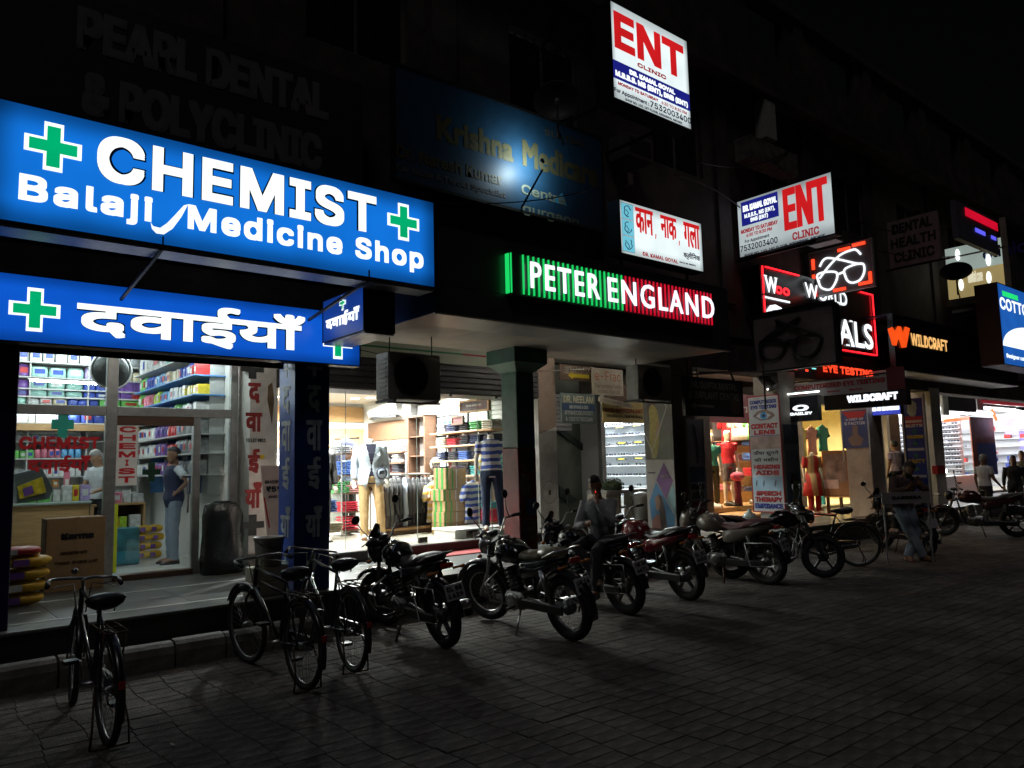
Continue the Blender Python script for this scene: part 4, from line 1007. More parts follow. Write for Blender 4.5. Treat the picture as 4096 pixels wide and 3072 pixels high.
def head_mb(mb, J, face=True):
    c = J['head']; up = (c-J['neck']).normalized(); f = Vector(J.get('look', (1,0,0))); f = (f-up*f.dot(up)).normalized(); l = up.cross(f)
    secs = []
    for h, w, d, o in ((-.115,.03,.035,.035),(-.095,.052,.06,.03),(-.06,.062,.085,.01),(-.01,.07,.096,0),(.04,.073,.098,-.005),(.08,.062,.085,-.01),(.105,.035,.05,-.01)):
        secs.append(ell(c+up*h+f*o, l*w, f*d, 14))
    mb.loft(secs)
    mb.tube([J['neck']-up*.03, c-up*.06-f*.01], [.058,.052], 10)
    if face:
        mb.loft([ell(c+f*.085+up*.015, l*.008, up*.006, 6), ell(c+f*.112-up*.028, l*.016, up*.01, 6)]); mb.ball(tuple(c+f*.093-up*.062), .014, 8, 6)
        for s in (1, -1): mb.ball(tuple(c+l*.072*s-f*.005-up*.01), (.014,.014,.03), 8, 6)
    return c, up, f, l
m_skin = mat('brown_skin', (.22,.11,.06), .55, var=.06); m_hair = mat('black_hair', (.008,.007,.006), .5, var=.3, scale=60, bump=.6, bscale=120)
m_grey_hair = mat('grey_hair', (.28,.27,.25), .6, bump=.5); m_mann = mat('cream_mannequin', (.72,.66,.54), .35, var=.03)
m_eye = mat('dark_eye', (.06,.045,.04), .3); m_shoe_b = mat('brown_suede', (.16,.075,.035), .8, bump=.3); m_shoe_k = mat('black_shoe', (.015,.014,.013), .4)
def cloth(name, col, **k): return mat(name, col, .85, var=k.pop('var', .1), scale=k.pop('scale', 9), bump=.35, bscale=30, **k)
def figure(name, label, cat, loc, rot, pose=None, skin=None, shirt=None, trousers=None, shoes=None, hair='short', hairm=None, sleeve='short', head=True, scale=1., extras=None, jacket=None, shorts=False, dress=False, curl=.5, trouser_r=1.):
    J = VJ(pose); J['look'] = (pose or {}).get('look', (1,0,0)); skin = skin or m_skin
    t = thing(name, label, cat, loc, rot, world=False); t.scale = (scale,)*3
    mb = MB(); torso(mb, J, 0)
    if head: c, up, f, l = head_mb(mb, J)
    else:
        up = (J['head']-J['neck']).normalized(); mb.tube([J['neck']-up*.04, J['neck']+up*.055], [.062,.05], 12)
    for s in 'LR':
        limb(mb, [J['sh'+s]-Vector((0,0,.005)), J['el'+s], J['wr'+s]], [.052,.038,.025]); hand(mb, J['wr'+s], J['ha'+s], 1 if s == 'L' else -1, curl)
        limb(mb, [J['hip'+s], J['knee'+s], J['ank'+s]], [.085,.056,.038])
        a, e = J['ank'+s], J['toe'+s]; d = (e-a); d.z = 0; d.normalize() if d.length > 1e-3 else None
        mb.tube([a-d*.05-Vector((0,0,.04)), a-Vector((0,0,.03)), e], [.035,.042,.03], 8)
    add('body', fuse(mb, .0105, 3), skin, t)
    if head:
        for s in (1, -1):
            p = c+f*.087+l*.03*s+up*.005; add('eye', MB().ball(tuple(p), (.009,.009,.006), 8, 6), m_eye, t) if cat == 'person' else None
        if hair:
            hb = MB(); secs = []
            for h, w, d, o in ((-.06,.058,.04,-.055),(.0,.074,.070,-.038),(.035,.077,.085,-.026),(.07,.073,.097,-.012),(.1,.06,.083,-.008),(.122,.035,.05,-.008),(.128,.01,.01,-.008)): secs.append(ell(c+up*h+f*o, l*w, f*d, 14))
            hb.loft(secs)
            if hair == 'long': hb.loft([ell(c+up*.03-f*.05, l*.08, f*.06), ell(c-up*.12-f*.07, l*.09, f*.05), ell(c-up*.3-f*.08, l*.07, f*.035)])
            if hair == 'beard': hb.loft([ell(c-up*.05+f*.035, l*.066, f*.06), ell(c-up*.10+f*.045, l*.055, f*.055), ell(c-up*.14+f*.04, l*.03, f*.03)])
            add('hair', fuse(hb, .01, 2, wr=.012), hairm or m_hair, t)
    if trousers:
        mb = MB(); g = .012
        hl = (J['hipL']-J['hipR']).normalized(); u2 = (J['waist']-J['pelvis']).normalized(); b = u2.cross(hl).normalized()
        mb.loft([ell(J['pelvis']+u2*h, hl*(w+g), b*(d+g)) for h, w, d in ((-.10,.14,.10),(-.02,.168,.118),(.04,.16,.112),(.085,.148,.105))])
        for s in 'LR':
            end = J['ank'+s] if not shorts else J['knee'+s].lerp(J['hip'+s], .1)
            if shorts: limb(mb, [J['hip'+s], end], [.1,.085])
            else: limb(mb, [J['hip'+s], J['knee'+s], end+Vector((0,0,-.03))], [.098*trouser_r,.074*trouser_r,.062*trouser_r])
        add('trousers', fuse(mb, .011, 2, wr=.02), trousers, t)
    if shirt:
        mb = MB(); torso(mb, J, .015, low=.25)
        for s in 'LR':
            e = {'short': J['sh'+s].lerp(J['el'+s], .62), 'long': None, 'half': J['sh'+s].lerp(J['el'+s], .95)}[sleeve]
            if e is None: limb(mb, [J['sh'+s], J['el'+s], J['wr'+s].lerp(J['el'+s], .08)], [.068,.054,.038])
            else: limb(mb, [J['sh'+s], e], [.068,.06])
        add('shirt', fuse(mb, .011, 2, wr=.018), shirt, t)
    if jacket:
        mb = MB(); hl = (J['hipL']-J['hipR']).normalized(); u2 = (J['waist']-J['pelvis']).normalized(); b = u2.cross(hl).normalized()
        torso(mb, J, .028, low=.9)
        mb.loft([ell(J['pelvis']+u2*h, hl*w, b*d) for h, w, d in ((-.13,.20,.15),(-.0,.195,.145),(.1,.175,.135))])
        for s in 'LR': limb(mb, [J['sh'+s], J['el'+s], J['wr'+s].lerp(J['el'+s], .05)], [.08,.064,.05])
        jm = fuse(mb, .011, 2, wr=.02)
        bmx = bmesh.new(); bmx.from_mesh(jm); dl = []
        for fc in bmx.faces:       # open front: a V from the throat to the button, and a gap below
            p = fc.calc_center_median(); lat = (p-J['pelvis']).dot(hl); fw = (p-J['pelvis']).dot(Vector((1,0,0)))
            z = p.z
            if fw > .05 and z < J['neck'].z+.02:
                top, but = J['neck'].z, J['waist'].z+.0
                wv = .085*(z-but)/(top-but) if z > but else .07*(but-z)/.3
                if abs(lat) < wv+.004: dl.append(fc)
            if z > J['neck'].z-.01 and abs(lat) < .07: dl.append(fc)
        bmesh.ops.delete(bmx, geom=list(set(dl)), context='FACES'); bmx.to_mesh(jm); bmx.free()
        jo = add('jacket', jm, jacket, t)
        for s in (1, -1):
            lb = MB(); n0 = J['neck']+Vector((.045,.075*s,-.02)); n1 = J['chest']+Vector((.155,.075*s,-.03)); n2 = J['waist']+Vector((.148,.012*s,.02))
            o_ = Vector((.012,.035*s,.0)); lb.add([n0, n1, n2, n1+o_+Vector((-.02,.02*s,-.02)), n0+o_*1.3], [(0,1,3,4),(1,2,3)]); add('lapel', lb, jacket, jo)
    if shoes:
        for s in 'LR':
            a, e = J['ank'+s], J['toe'+s]; d = e-a; d.z = 0; d.normalize(); z0 = min(a.z-.09, e.z-.03)
            mb = MB(); lat = Vector((-d.y, d.x, 0))
            mb.loft([[a+d*u+lat*(w*math.cos(q*math.pi/5))+Vector((0,0,z0-a.z+h*max(0,math.sin(q*math.pi/5))*1.)) for q in range(10)] for u, w, h in ((-.075,.02,.05),(-.06,.036,.1),(0,.042,.11),(.08,.045,.07),(.15,.044,.05),(.2,.026,.03))])
            add('shoe', mb, shoes, t)
    if extras: extras(t, J)
    return t
# ================================================================ SHOP INTERIORS
rs = random.Random(11)
tube_glow = glow('fluorescent_tube', (.88,.98,1), 115)
m_pvc = mat('white_pvc', (.7,.71,.7), .4, var=.05)
def strip_light(label, a, b, m=tube_glow):
    a, b = Vector(a), Vector(b); t = thing('strip_light', label, 'lamp', (a+b)/2)
    add('tube', MB().tube([a, b], .014, 8), m, t); d = (b-a).normalized()
    o = MB().beam(a-d*.03+Vector((0,0,.035)), b+d*.03+Vector((0,0,.035)), .05, .03); add('batten', o, m_pvc, t); return t
cols = {}
def pcol(n, c, **k): 
    if n not in cols: cols[n] = mat('pack_'+n, c, .35, var=k.get('var', .3), scale=k.get('scale', 16), bump=.3, bscale=25, rnd=.15)
    return cols[n]
for n, c in dict(white=(.62,.63,.62), cream=(.6,.52,.36), teal=(.30,.52,.46), purple=(.16,.07,.30), blue=(.05,.09,.42), lilac=(.38,.30,.55), green=(.12,.42,.09), lime=(.4,.6,.05), red=(.5,.03,.03), pink=(.6,.18,.25), yellow=(.65,.5,.04), sky=(.12,.35,.6), orange=(.6,.22,.03), grey=(.3,.31,.32), mint=(.1,.45,.36)).items(): pcol(n, c)
m_lab = [mat('pack_label_white', (.65,.65,.63), .4), mat('pack_label_red', (.45,.03,.03), .4), mat('pack_label_blue', (.03,.06,.3), .4)]
_pack = {}
def pack_mesh(w, d, h, soft):
    k = (round(w,2), round(d,2), round(h,2), soft)
    if k not in _pack:
        w_, d_, h_ = k[:3]
        if soft:
            mb = MB(); S = []
            for z, q in ((0,.86),(.12,.98),(.5,1.),(.85,.95),(.97,.8),(1.0,.55)): S.append([(math.copysign(abs(math.cos(a))**.45, math.cos(a))*w_/2*q, math.copysign(abs(math.sin(a))**.45, math.sin(a))*d_/2*q, z*h_) for a in [2*math.pi*(i+.5)/10 for i in range(10)]])
            mb.loft(S); _pack[k] = mb.mesh('pack')
        else: _pack[k] = MB().bbox(-w_/2, w_/2, -d_/2, d_/2, 0, h_, .004).mesh('pack')
    return _pack[k]
_mm = {}
def pack(name, p, w, d, h, colr, label, group, soft=True, rot=0., face='y', cat='packet', lab=True):
    me = pack_mesh(w, d, h, soft); key = (me.name, colr)
    if key not in _mm: c = me.copy(); c.materials.clear(); c.materials.append(cols[colr]); _mm[key] = c
    o = bpy.data.objects.new(name, _mm[key]); COL.objects.link(o); o.location = p; o.rotation_euler = (0, 0, rot); tag(o, label, cat, group)
    if lab and rs.random() < .6:
        w_, d_, h_ = round(w,2), round(d,2), round(h,2); k2 = ('l', w_, d_, h_, li := rs.randrange(3))
        if k2 not in _mm:
            z0, z1 = h_*.3, h_*.72; m2 = MB().box(-w_*.3, w_*.3, -d_/2-.003, -d_/2+.001, z0, z1).mesh('printed_label'); m2.materials.append(m_lab[li]); _mm[k2] = m2
        q = bpy.data.objects.new('printed_label', _mm[k2]); COL.objects.link(q); q.parent = o
    return o
def shelf_row_x(x0, x1, Y, z, segs, where, d=.2, rot=0., axis='x'):
    """segs: (share, colour, width, height, words)"""
    tot = sum(s[0] for s in segs); x = x0
    for sh, c, w, h, wd in segs:
        e = x+(x1-x0)*sh/tot; n = max(1, int(abs(e-x)/w))
        for i in range(n):
            u = x+(e-x)*(i+.5)/n; hh = h*rs.choice((.94, 1, 1.05)); p = (u, Y+rs.uniform(-.02,.02), z) if axis == 'x' else (Y+rs.uniform(-.02,.02), u, z)
            pack('shelf_packet', p, abs(e-x)/n*.95, d, hh, c, f'{wd} {where}', f'{wd} {where}', rot=rot+rs.gauss(0,.04), soft='carton' not in wd and 'box' not in wd)
        x = e
# ---------------------------------------------------------------- chemist
CY, CFZ, CZ = 10.7, .42, 3.96
ro = structure('chemist_floor', MB().box(.98, 3.93, 10.75, 15.1, PZ-.02, CFZ), mat('grey_shop_tile', (.5,.5,.47), .25, var=.06))
structure('chemist_ceiling', MB().box(.98, 3.93, 10.78, 15.1, 3.93, 3.95), m_intw)
structure('chemist_back_wall', MB().box(.98, 3.93, 15.0, 15.1, CFZ, 3.93), m_intw)
structure('chemist_side_wall', MB().box(.985, 1.0, 10.78, 15.0, CFZ, 3.93).box(3.915, 3.93, 10.78, 15.0, CFZ, 3.93), m_intw)
sf = thing('chemist_shopfront', 'grey aluminium shopfront of the chemist with transom lights and a glass door', 'shopfront', (2.5, CY, PZ))
def bar(nm, x0, x1, z0, z1, m=m_alu, y0=CY-.04, y1=CY+.05): return add(nm, MB().bbox(x0, x1, y0, y1, z0, z1, .006), m, sf)
bar('frame', 1.16, 1.27, PZ, 3.34); bar('frame', 3.80, 3.9, PZ, 3.34); bar('head_rail', 1.27, 3.80, 3.25, 3.34); bar('mullion', 2.235, 2.365, PZ, 3.25)
bar('transom', 1.27, 2.235, 2.46, 2.58); bar('transom', 2.365, 3.80, 2.46, 2.58); bar('door_jamb', 3.305, 3.40, PZ, 2.46); bar('bottom_rail', 3.40, 3.80, PZ, .55); bar('bottom_rail', 1.27, 2.235, PZ, .5)
bar('door_header', 2.365, 3.305, 2.345, 2.46, m_wood2, CY-.03, CY+.03); bar('door_sill', 2.365, 3.305, PZ, .47, m_wood2, CY-.12, CY+.06)
for a in ((1.27,2.235,2.58,3.25),(2.365,3.80,2.58,3.25),(1.27,2.235,.5,2.46),(3.40,3.80,.55,2.46),(2.365,3.305,.47,2.345)):
    add('pane', MB().box(a[0], a[1], CY-.004, CY+.004, a[2], a[3]), m_glass, sf)
fr = FY(CY-.006)
d1z = lambda x, y: (x*.452, 1350+y*.452)
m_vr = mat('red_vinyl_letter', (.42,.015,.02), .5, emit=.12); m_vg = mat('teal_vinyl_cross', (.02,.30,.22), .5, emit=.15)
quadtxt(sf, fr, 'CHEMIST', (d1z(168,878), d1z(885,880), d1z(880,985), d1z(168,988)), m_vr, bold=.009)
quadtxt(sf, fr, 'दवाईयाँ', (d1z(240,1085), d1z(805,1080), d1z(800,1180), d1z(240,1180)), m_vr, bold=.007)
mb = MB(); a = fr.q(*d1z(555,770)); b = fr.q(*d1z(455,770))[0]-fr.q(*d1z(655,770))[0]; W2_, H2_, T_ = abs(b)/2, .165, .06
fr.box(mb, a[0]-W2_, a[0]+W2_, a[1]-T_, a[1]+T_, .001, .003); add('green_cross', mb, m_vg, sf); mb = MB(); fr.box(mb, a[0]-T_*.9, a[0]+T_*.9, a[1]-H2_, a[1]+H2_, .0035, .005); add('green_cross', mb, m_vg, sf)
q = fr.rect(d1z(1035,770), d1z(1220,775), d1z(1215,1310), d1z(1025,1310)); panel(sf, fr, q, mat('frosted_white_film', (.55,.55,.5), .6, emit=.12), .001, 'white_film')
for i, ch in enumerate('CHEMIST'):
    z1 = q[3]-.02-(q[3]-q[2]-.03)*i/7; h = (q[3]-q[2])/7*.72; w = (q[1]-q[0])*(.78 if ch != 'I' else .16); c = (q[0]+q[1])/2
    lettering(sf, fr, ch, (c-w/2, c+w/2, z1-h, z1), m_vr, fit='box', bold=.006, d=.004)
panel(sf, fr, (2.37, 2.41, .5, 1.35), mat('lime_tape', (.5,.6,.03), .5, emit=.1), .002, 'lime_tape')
mb = MB(); a = fr.q(*d1z(1340,1190)); fr.box(fr.box(mb, a[0]-.11, a[0]+.11, a[1]-.035, a[1]+.035, .001, .003), a[0]-.04, a[0]+.04, a[1]-.12, a[1]+.12, .0032, .005); add('dark_cross', mb, mat('dark_green_vinyl', (.01,.06,.03), .5), sf)
add('door_handle', MB().tube([(3.24, CY-.05, 1.2), (3.24, CY-.07, 1.25), (3.24, CY-.07, 1.6), (3.24, CY-.05, 1.65)], .012, 8), m_alu, sf)
# round mirror behind the mullion
mir = thing('round_mirror', 'round dark convex mirror hanging high behind the chemist shopfront post', 'mirror', (2.33, 11.0, 3.3))
c = at(*d1z(985,290), Y=11.0); add('mirror_glass', MB().lathe([(.0,-.03),(.15,-.03),(.24,0),(.245,.02),(.0,.03)], tuple(c), 'y', 28), mat('dark_mirror', (.07,.075,.075), .25, metal=.3), mir)
add('rim', MB().tube([c+Vector((math.cos(a)*.245, .0, math.sin(a)*.245)) for a in [2*math.pi*i/28 for i in range(28)]], .012, 6, closed=True), m_pvc, mir)
add('stem', MB().tube([c+Vector((0,.02,.2)), c+Vector((0,.02,.85))], .012, 6), m_iron, mir)
# strip lights
strip_light('long tube lamp hanging across the upper chemist shelves', at(120,1521,Y=13.6), at(437,1538,Y=13.6))
strip_light('tube lamp directly under the shopfront head over the transom glass', (1.35, 10.95, 3.42), (2.2, 10.95, 3.42))
strip_light('tube lamp inside the shopfront head over the wider transom pane', (2.42, 10.95, 3.38), (3.75, 10.95, 3.38))
strip_light('tube lamp on the chemist ceiling near the back shelves', (1.7, 14.2, 3.85), (3.2, 14.2, 3.85))
strip_light('tube lamp low on the wall over the chemist back counter', (1.7, 14.55, 2.78), (2.6, 14.55, 2.78))
# shelving
m_shelf = mat('grey_shelf', (.45,.45,.44), .5)
su = thing('medicine_shelving', 'tall grey shelving filled with packs against the rear wall of the chemist', 'shelving', (2.4, 14.7, CFZ))
zr = [3.60, 3.35, 3.16, 3.03, 2.89, 2.60, 2.30, 2.02, 1.72, 1.42]
for z in zr: add('shelf', MB().box(1.0, 3.6, 14.5, 14.98, z-.022, z), m_shelf, su)
for x in (1.0, 1.9, 2.75, 3.58): add('upright', MB().box(x, x+.02, 14.52, 14.98, CFZ, 3.9), m_shelf, su)
add('wooden_ledge', MB().box(1.0, 3.55, 14.3, 14.5, 2.46, 2.56), m_wood, su)
xa, xb = 1.72, 3.6
wh = 'on the rear chemist shelf'
shelf_row_x(xa, xb, 14.68, 3.60, [(.55,'white',.17,.24,'bagged white cotton roll'),(.08,'blue',.14,.24,'blue pad pack'),(.12,'lilac',.14,.24,'lilac pad pack'),(.2,'grey',.16,.22,'grey wrapped pack')], wh+', topmost row')
shelf_row_x(xa, xb, 14.68, 3.35, [(.1,'purple',.14,.2,'magenta pack'),(.42,'teal',.26,.19,'teal nappy pack'),(.2,'lilac',.14,.2,'lilac nappy pack'),(.12,'purple',.12,.19,'purple pad pack'),(.15,'cream',.1,.18,'cream tin')], wh+', second row down')
shelf_row_x(xa, xb, 14.68, 3.16, [(.1,'purple',.14,.15,'magenta pack'),(.42,'teal',.26,.15,'teal nappy pack'),(.2,'blue',.14,.15,'dark blue nappy pack'),(.28,'purple',.13,.16,'purple pad carton')], wh+', third row down')
shelf_row_x(xa, xb, 14.68, 3.03, [(.1,'purple',.14,.12,'magenta pack'),(.42,'teal',.26,.11,'teal nappy pack'),(.2,'blue',.14,.11,'dark blue nappy pack'),(.2,'purple',.13,.12,'purple pad carton'),(.08,'red',.12,.1,'red carton')], wh+', fourth row down')
shelf_row_x(xa, xb, 14.68, 2.89, [(.08,'teal',.14,.12,'teal pack'),(.2,'white',.13,.12,'white and blue pack'),(.12,'cream',.13,.12,'cream pack'),(.25,'blue',.13,.12,'violet blue pack'),(.35,'green',.3,.12,'bright green carton')], wh+', fifth row down')
shelf_row_x(xa, xb, 14.68, 2.60, [(.32,'white',.2,.21,'large white carton'),(.1,'lilac',.12,.2,'lilac pack'),(.4,'blue',.16,.21,'royal blue wrapped pack'),(.2,'red',.12,.2,'red pack')], wh+', just over the wooden ledge')
for z, seg in ((2.30-.0, [(1,'grey',.12,.12,'dark grey bottle box')]), (2.02, [(.3,'green',.09,.12,'green carton'),(.4,'pink',.08,.16,'pink bottle pack'),(.3,'sky',.08,.16,'blue bottle pack')]), (1.72, [(.5,'grey',.1,.14,'grey carton'),(.5,'white',.08,.14,'small white carton')])):
    shelf_row_x(xa, xb-.9, 14.68, z, seg, wh+f', {"row below the wooden ledge" if z>2.2 else "row at head height" if z>1.9 else "row behind the shopkeeper"}')
sr = thing('wall_shelving', 'blue edged shelving of packs along the side wall of the chemist', 'shelving', (3.7, 13, 2.4))
m_bshelf = mat('blue_shelf_edge', (.08,.25,.55), .5)
zr2 = [3.42, 3.12, 2.84, 2.56, 2.28, 2.0, 1.7]
for i, z in enumerate(zr2): add('shelf', MB().box(3.45, 3.91, 11.2, 14.45, z-.02, z), m_bshelf if i in (1,2) else m_shelf, sr)
for y in (11.25, 12.2, 13.2, 14.2): add('upright', MB().box(3.7, 3.91, y, y+.015, 1.4, 3.9), m_shelf if y < 12 else m_bshelf, sr)
wh = 'on the side wall shelf of the chemist'
RX = -math.pi/2
shelf_row_x(14.4, 11.25, 3.62, 3.42, [(.5,'white',.16,.3,'white bagged roll'),(.2,'mint',.16,.28,'mint green bag'),(.3,'white',.15,.26,'clear wrapped pack')], wh+', top row', rot=RX, axis='y')
shelf_row_x(14.4, 11.25, 3.62, 3.12, [(.12,'green',.14,.26,'green pack'),(.2,'blue',.14,.22,'blue pad pack'),(.2,'sky',.13,.2,'sky blue pack'),(.2,'cream',.12,.18,'cream carton'),(.2,'blue',.13,.2,'blue lettered pack'),(.1,'red',.1,.16,'red and white carton')], wh+', second row', rot=RX, axis='y')
shelf_row_x(14.4, 11.25, 3.62, 2.84, [(.12,'green',.14,.24,'green pack'),(.15,'pink',.12,.2,'pink pack'),(.15,'lime',.12,.2,'lime green pack'),(.2,'sky',.12,.18,'sky blue pack'),(.2,'white',.12,.18,'white carton'),(.2,'yellow',.1,.14,'yellow carton')], wh+', third row', rot=RX, axis='y')
shelf_row_x(14.4, 11.25, 3.62, 2.56, [(.3,'lilac',.13,.2,'lilac pack'),(.3,'blue',.13,.2,'blue pad pack'),(.2,'green',.13,.2,'green pack'),(.2,'white',.1,.16,'white bottle carton')], wh+', row behind the transom bar', rot=RX, axis='y')
for z in (2.28, 2.0, 1.7): shelf_row_x(14.4, 11.25, 3.62, z, [(.3,'white',.14,.2,'white bottle pack'),(.2,'purple',.13,.2,'purple pack'),(.15,'red',.12,.18,'red pack'),(.3,'grey',.13,.2,'grey pack')], wh+{2.28:', row at the door head',2.0:', row at eye level',1.7:', row at chest level'}[z], rot=RX, axis='y')
# counter with goods
co = thing('shop_counter', 'brown wooden chemist counter behind the lettered window', 'counter', (1.75, 12.2, CFZ))
add('front', MB().box(1.2, 2.36, 12.1, 12.14, CFZ, 1.33), m_wood, co); add('counter_top', MB().bbox(1.18, 2.38, 12.05, 12.7, 1.33, 1.37), mat('counter_glass_top', (.35,.42,.38), .15), co); add('carcass', MB().box(1.22, 2.34, 12.14, 12.65, CFZ, 1.32), m_wood2, co)
for x, w, h, c, s in ((1.42,.1,.2,'grey','grey carton'),(1.62,.2,.2,'green','green and white carton'),(1.82,.15,.22,'green','tall green carton'),(1.97,.08,.16,'white','small white carton'),(2.1,.11,.22,'white','white carton'),(2.2,.08,.22,'yellow','pale yellow carton'),(2.32,.12,.22,'lilac','lavender carton')):
    pack('counter_carton', (x, 12.25, 1.37), w, .14, h, c, s+' standing on the chemist counter', 'cartons on the chemist counter', soft=False, cat='carton')
for x, c, s, h in ((1.78,'red','red bottle',.16),(1.98,'orange','orange cap jar',.1),(2.12,'pink','pink tube box',.2)): pack('counter_item', (x, 12.4, 1.57 if c != 'pink' else 1.37), .07, .07, h if c != 'pink' else .42, c, s+' rising behind the cartons on the chemist counter', None, soft=False, cat='carton')
# tilted yellow display carton in a grey cradle
dc = thing('display_carton', 'tilted yellow display carton in a dark bag inside the lettered window', 'carton', (1.5, 11.3, 1.2))
a = [at(*d1z(*p), Y=11.3) for p in ((155,1320),(375,1235),(410,1370),(180,1430))]
mb = MB(); mb.prism(a, (0,.25,0)); add('carton_body', mb, cols['yellow'], dc)
mb = MB(); mb.prism([at(*d1z(*p), Y=11.28) for p in ((200,1340),(285,1310),(300,1380),(215,1410))], (0,.01,0)); add('print', mb, cols['purple'], dc)
mb = MB(); mb.prism([at(*d1z(*p), Y=11.34) for p in ((130,1210),(370,1150),(470,1350),(430,1430),(150,1470))], (0,.3,0)); add('grey_bag', mb, mat('grey_bag', (.09,.11,.12), .6), dc)
# second counter behind the door
c2_ = thing('display_counter', 'low wooden display counter of small boxes seen through the chemist door', 'counter', (2.95, 13.0, CFZ))
add('counter_top', MB().bbox(2.55, 3.3, 12.9, 13.4, 1.25, 1.29), m_wood, c2_); add('shelf', MB().box(2.55, 3.3, 12.92, 13.4, .85, .88), m_shelf, c2_); add('side', MB().box(3.27, 3.3, 12.9, 13.4, CFZ, 1.25).box(2.55, 2.58, 12.9, 13.4, CFZ, 1.25), m_wood, c2_); add('back', MB().box(2.58, 3.27, 13.38, 13.4, CFZ, 1.25), m_wood2, c2_)
for x, w, h, c, z in ((2.62,.1,.24,'grey',1.29),(2.75,.12,.2,'sky',1.29),(2.9,.14,.16,'pink',1.29),(3.05,.1,.18,'white',1.29),(3.2,.16,.13,'white',1.29),(2.66,.1,.2,'red',.88),(2.78,.1,.22,'yellow',.88),(2.9,.09,.18,'yellow',.88),(3.0,.1,.2,'lime',.88),(3.17,.16,.22,'white',.88)):
    pack('small_carton', (x, 13.02, z), w, .12, h, c, f'small {c} carton on the {"upper" if z>1 else "lower"} level of the display counter behind the door', f'{c} cartons on the display counter', soft=False, cat='carton')
cr = thing('poster_crate', 'teal crate with a printed picture on the chemist floor just inside the door', 'crate', (2.85, 12.2, CFZ))
add('crate_body', MB().bbox(2.62, 3.05, 12.2, 12.5, CFZ, .95), mat('teal_print', (.03,.14,.17), .5, var=.6, scale=6), cr); add('pale_base', MB().box(2.62, 3.05, 12.19, 12.2, .45, .62), mat('teal_band', (.02,.2,.28), .5), cr)
def sack(p, w, d, h, m, m2, label, rot=0, name='sack', group=None):
    mb = MB(); S = []
    for u in (-1, -.93, -.8, -.4, 0, .4, .8, .93, 1):
        k = 1-abs(u)**5*.55; hh = h*(1-abs(u)**4*.6)
        S.append([(u*w/2, math.cos(a)*d/2*k, h/2+math.sin(a)*hh/2*(.9+.1*math.cos(3*a))) for a in [2*math.pi*i/12 for i in range(12)]])
    t = thing(name, label, 'sack', p, rot, group=group, world=False); add('sack_body', mb.loft(S), m, t)
    lb = MB(); lb.box(-w*.38, -w*.05, -d/2-.004, -d/2+.03, h*.25, h*.72); add('printed_label', lb, m2, t)
    return t
m_ysack = mat('yellow_sack', (.62,.36,.015), .4, var=.25, scale=9, bump=.5, bscale=18); m_rsack = mat('red_sack', (.4,.02,.02), .4, bump=.5)
zz = PZ
for i, s in enumerate(('lowest', 'second from the floor', 'third from the floor', 'uppermost yellow')):
    sack((1.22+.02*i, 9.45, zz), .44, .3, .14, m_ysack, (cols['purple'], m_lab[0], cols['purple'], cols['purple'])[i], f'yellow rice sack lying {s} in the pile beside the near blue column', rs.uniform(-.1,.1)+.1); zz += .125
sack((1.2, 9.45, zz), .4, .28, .11, m_rsack, m_lab[0], 'red sack topping the pile of yellow sacks by the near blue column')
k = 0
for x in (3.28, 3.46):
    for z in range(4):
        k += 1; sack((x+rs.uniform(-.02,.02), 12.9, CFZ+z*.13), .2, .16, .13, m_ysack, cols['purple'], 'small yellow pouch in the heap on the chemist floor behind the customer', 0, 'pouch', 'yellow pouches on the chemist floor')
# brown carton with print
bc = thing('brown_carton', 'tall brown printed carton standing against the lettered chemist window', 'carton', (1.9, 10.2, PZ))
fr = FY(10.2); R = (1.56, 2.17, PZ, 1.23); add('box', MB().bbox(R[0], R[1], 10.2, 10.55, R[2], R[3], .006), m_carton, bc)
quadtxt(bc, fr, 'Karma', ((245,2130),(375,2130),(375,2155),(245,2155)), m_print_k, bold=.008)
quadtxt(bc, fr, 'ASSORTED QTY', ((240,2205),(350,2205),(350,2216),(240,2216)), m_wood2, bold=.003); quadtxt(bc, fr, 'THIS SIDE UP', ((215,2245),(390,2240),(390,2250),(215,2255)), m_wood2, bold=.002)
add('tape', MB().box(1.86, 1.9, 10.197, 10.2, PZ, 1.233), m_carton, bc)
# plastic wrapped bundle at the side window
pb = thing('plastic_bundle', 'dark bundle wrapped in crinkled clear plastic beneath the narrow side window', 'bundle', (3.6, 10.35, PZ))
mb = MB(); S = []
for z, k in ((PZ,.95),(.6,1.),(.9,.97),(1.15,.9),(1.3,.8),(1.34,.3)): S.append([(3.6+math.cos(a)*.27*k*(1+.12*math.sin(5*a+z*9)), 10.35+math.sin(a)*.2*k*(1+.1*math.cos(4*a+z*7)), z) for a in [2*math.pi*i/18 for i in range(18)]])
add('wrapping', mb.loft(S), mat('crinkled_black_plastic', (.03,.035,.035), .22, bump=1., bscale=16, var=.4), pb)
# letters on the party wall end
fr = FY(10.3); d2z = lambda x, y: (900+x*.3617, 1450+y*.3617)
m_pr = mat('painted_red_letter', (.24,.02,.02), .7, var=.3, scale=30)
for s, a in (('द', ((255,225),(395,225),(395,450),(255,450))), ('वा', ((225,555),(410,555),(410,765),(225,765))), ('ई', ((250,955),(385,955),(385,1225),(250,1225))), ('याँ', ((215,1320),(410,1320),(405,1610),(220,1610)))):
    r = fr.rect(*[d2z(*p) for p in a]); lettering(pw1, fr, s, r, m_pr, fit='box', bold=.012)
m_dkc = mat('faded_black_cross', (.03,.035,.035), .7, var=.3)
for y in (1475, 2100):
    c = fr.q(1010, y); mb = MB(); fr.box(fr.box(mb, c[0]-.16, c[0]+.16, c[1]-.045, c[1]+.045, .002, .004), c[0]-.055, c[0]+.055, c[1]-.14, c[1]+.14, .0042, .006); add('painted_cross', mb, m_dkc, pw1)
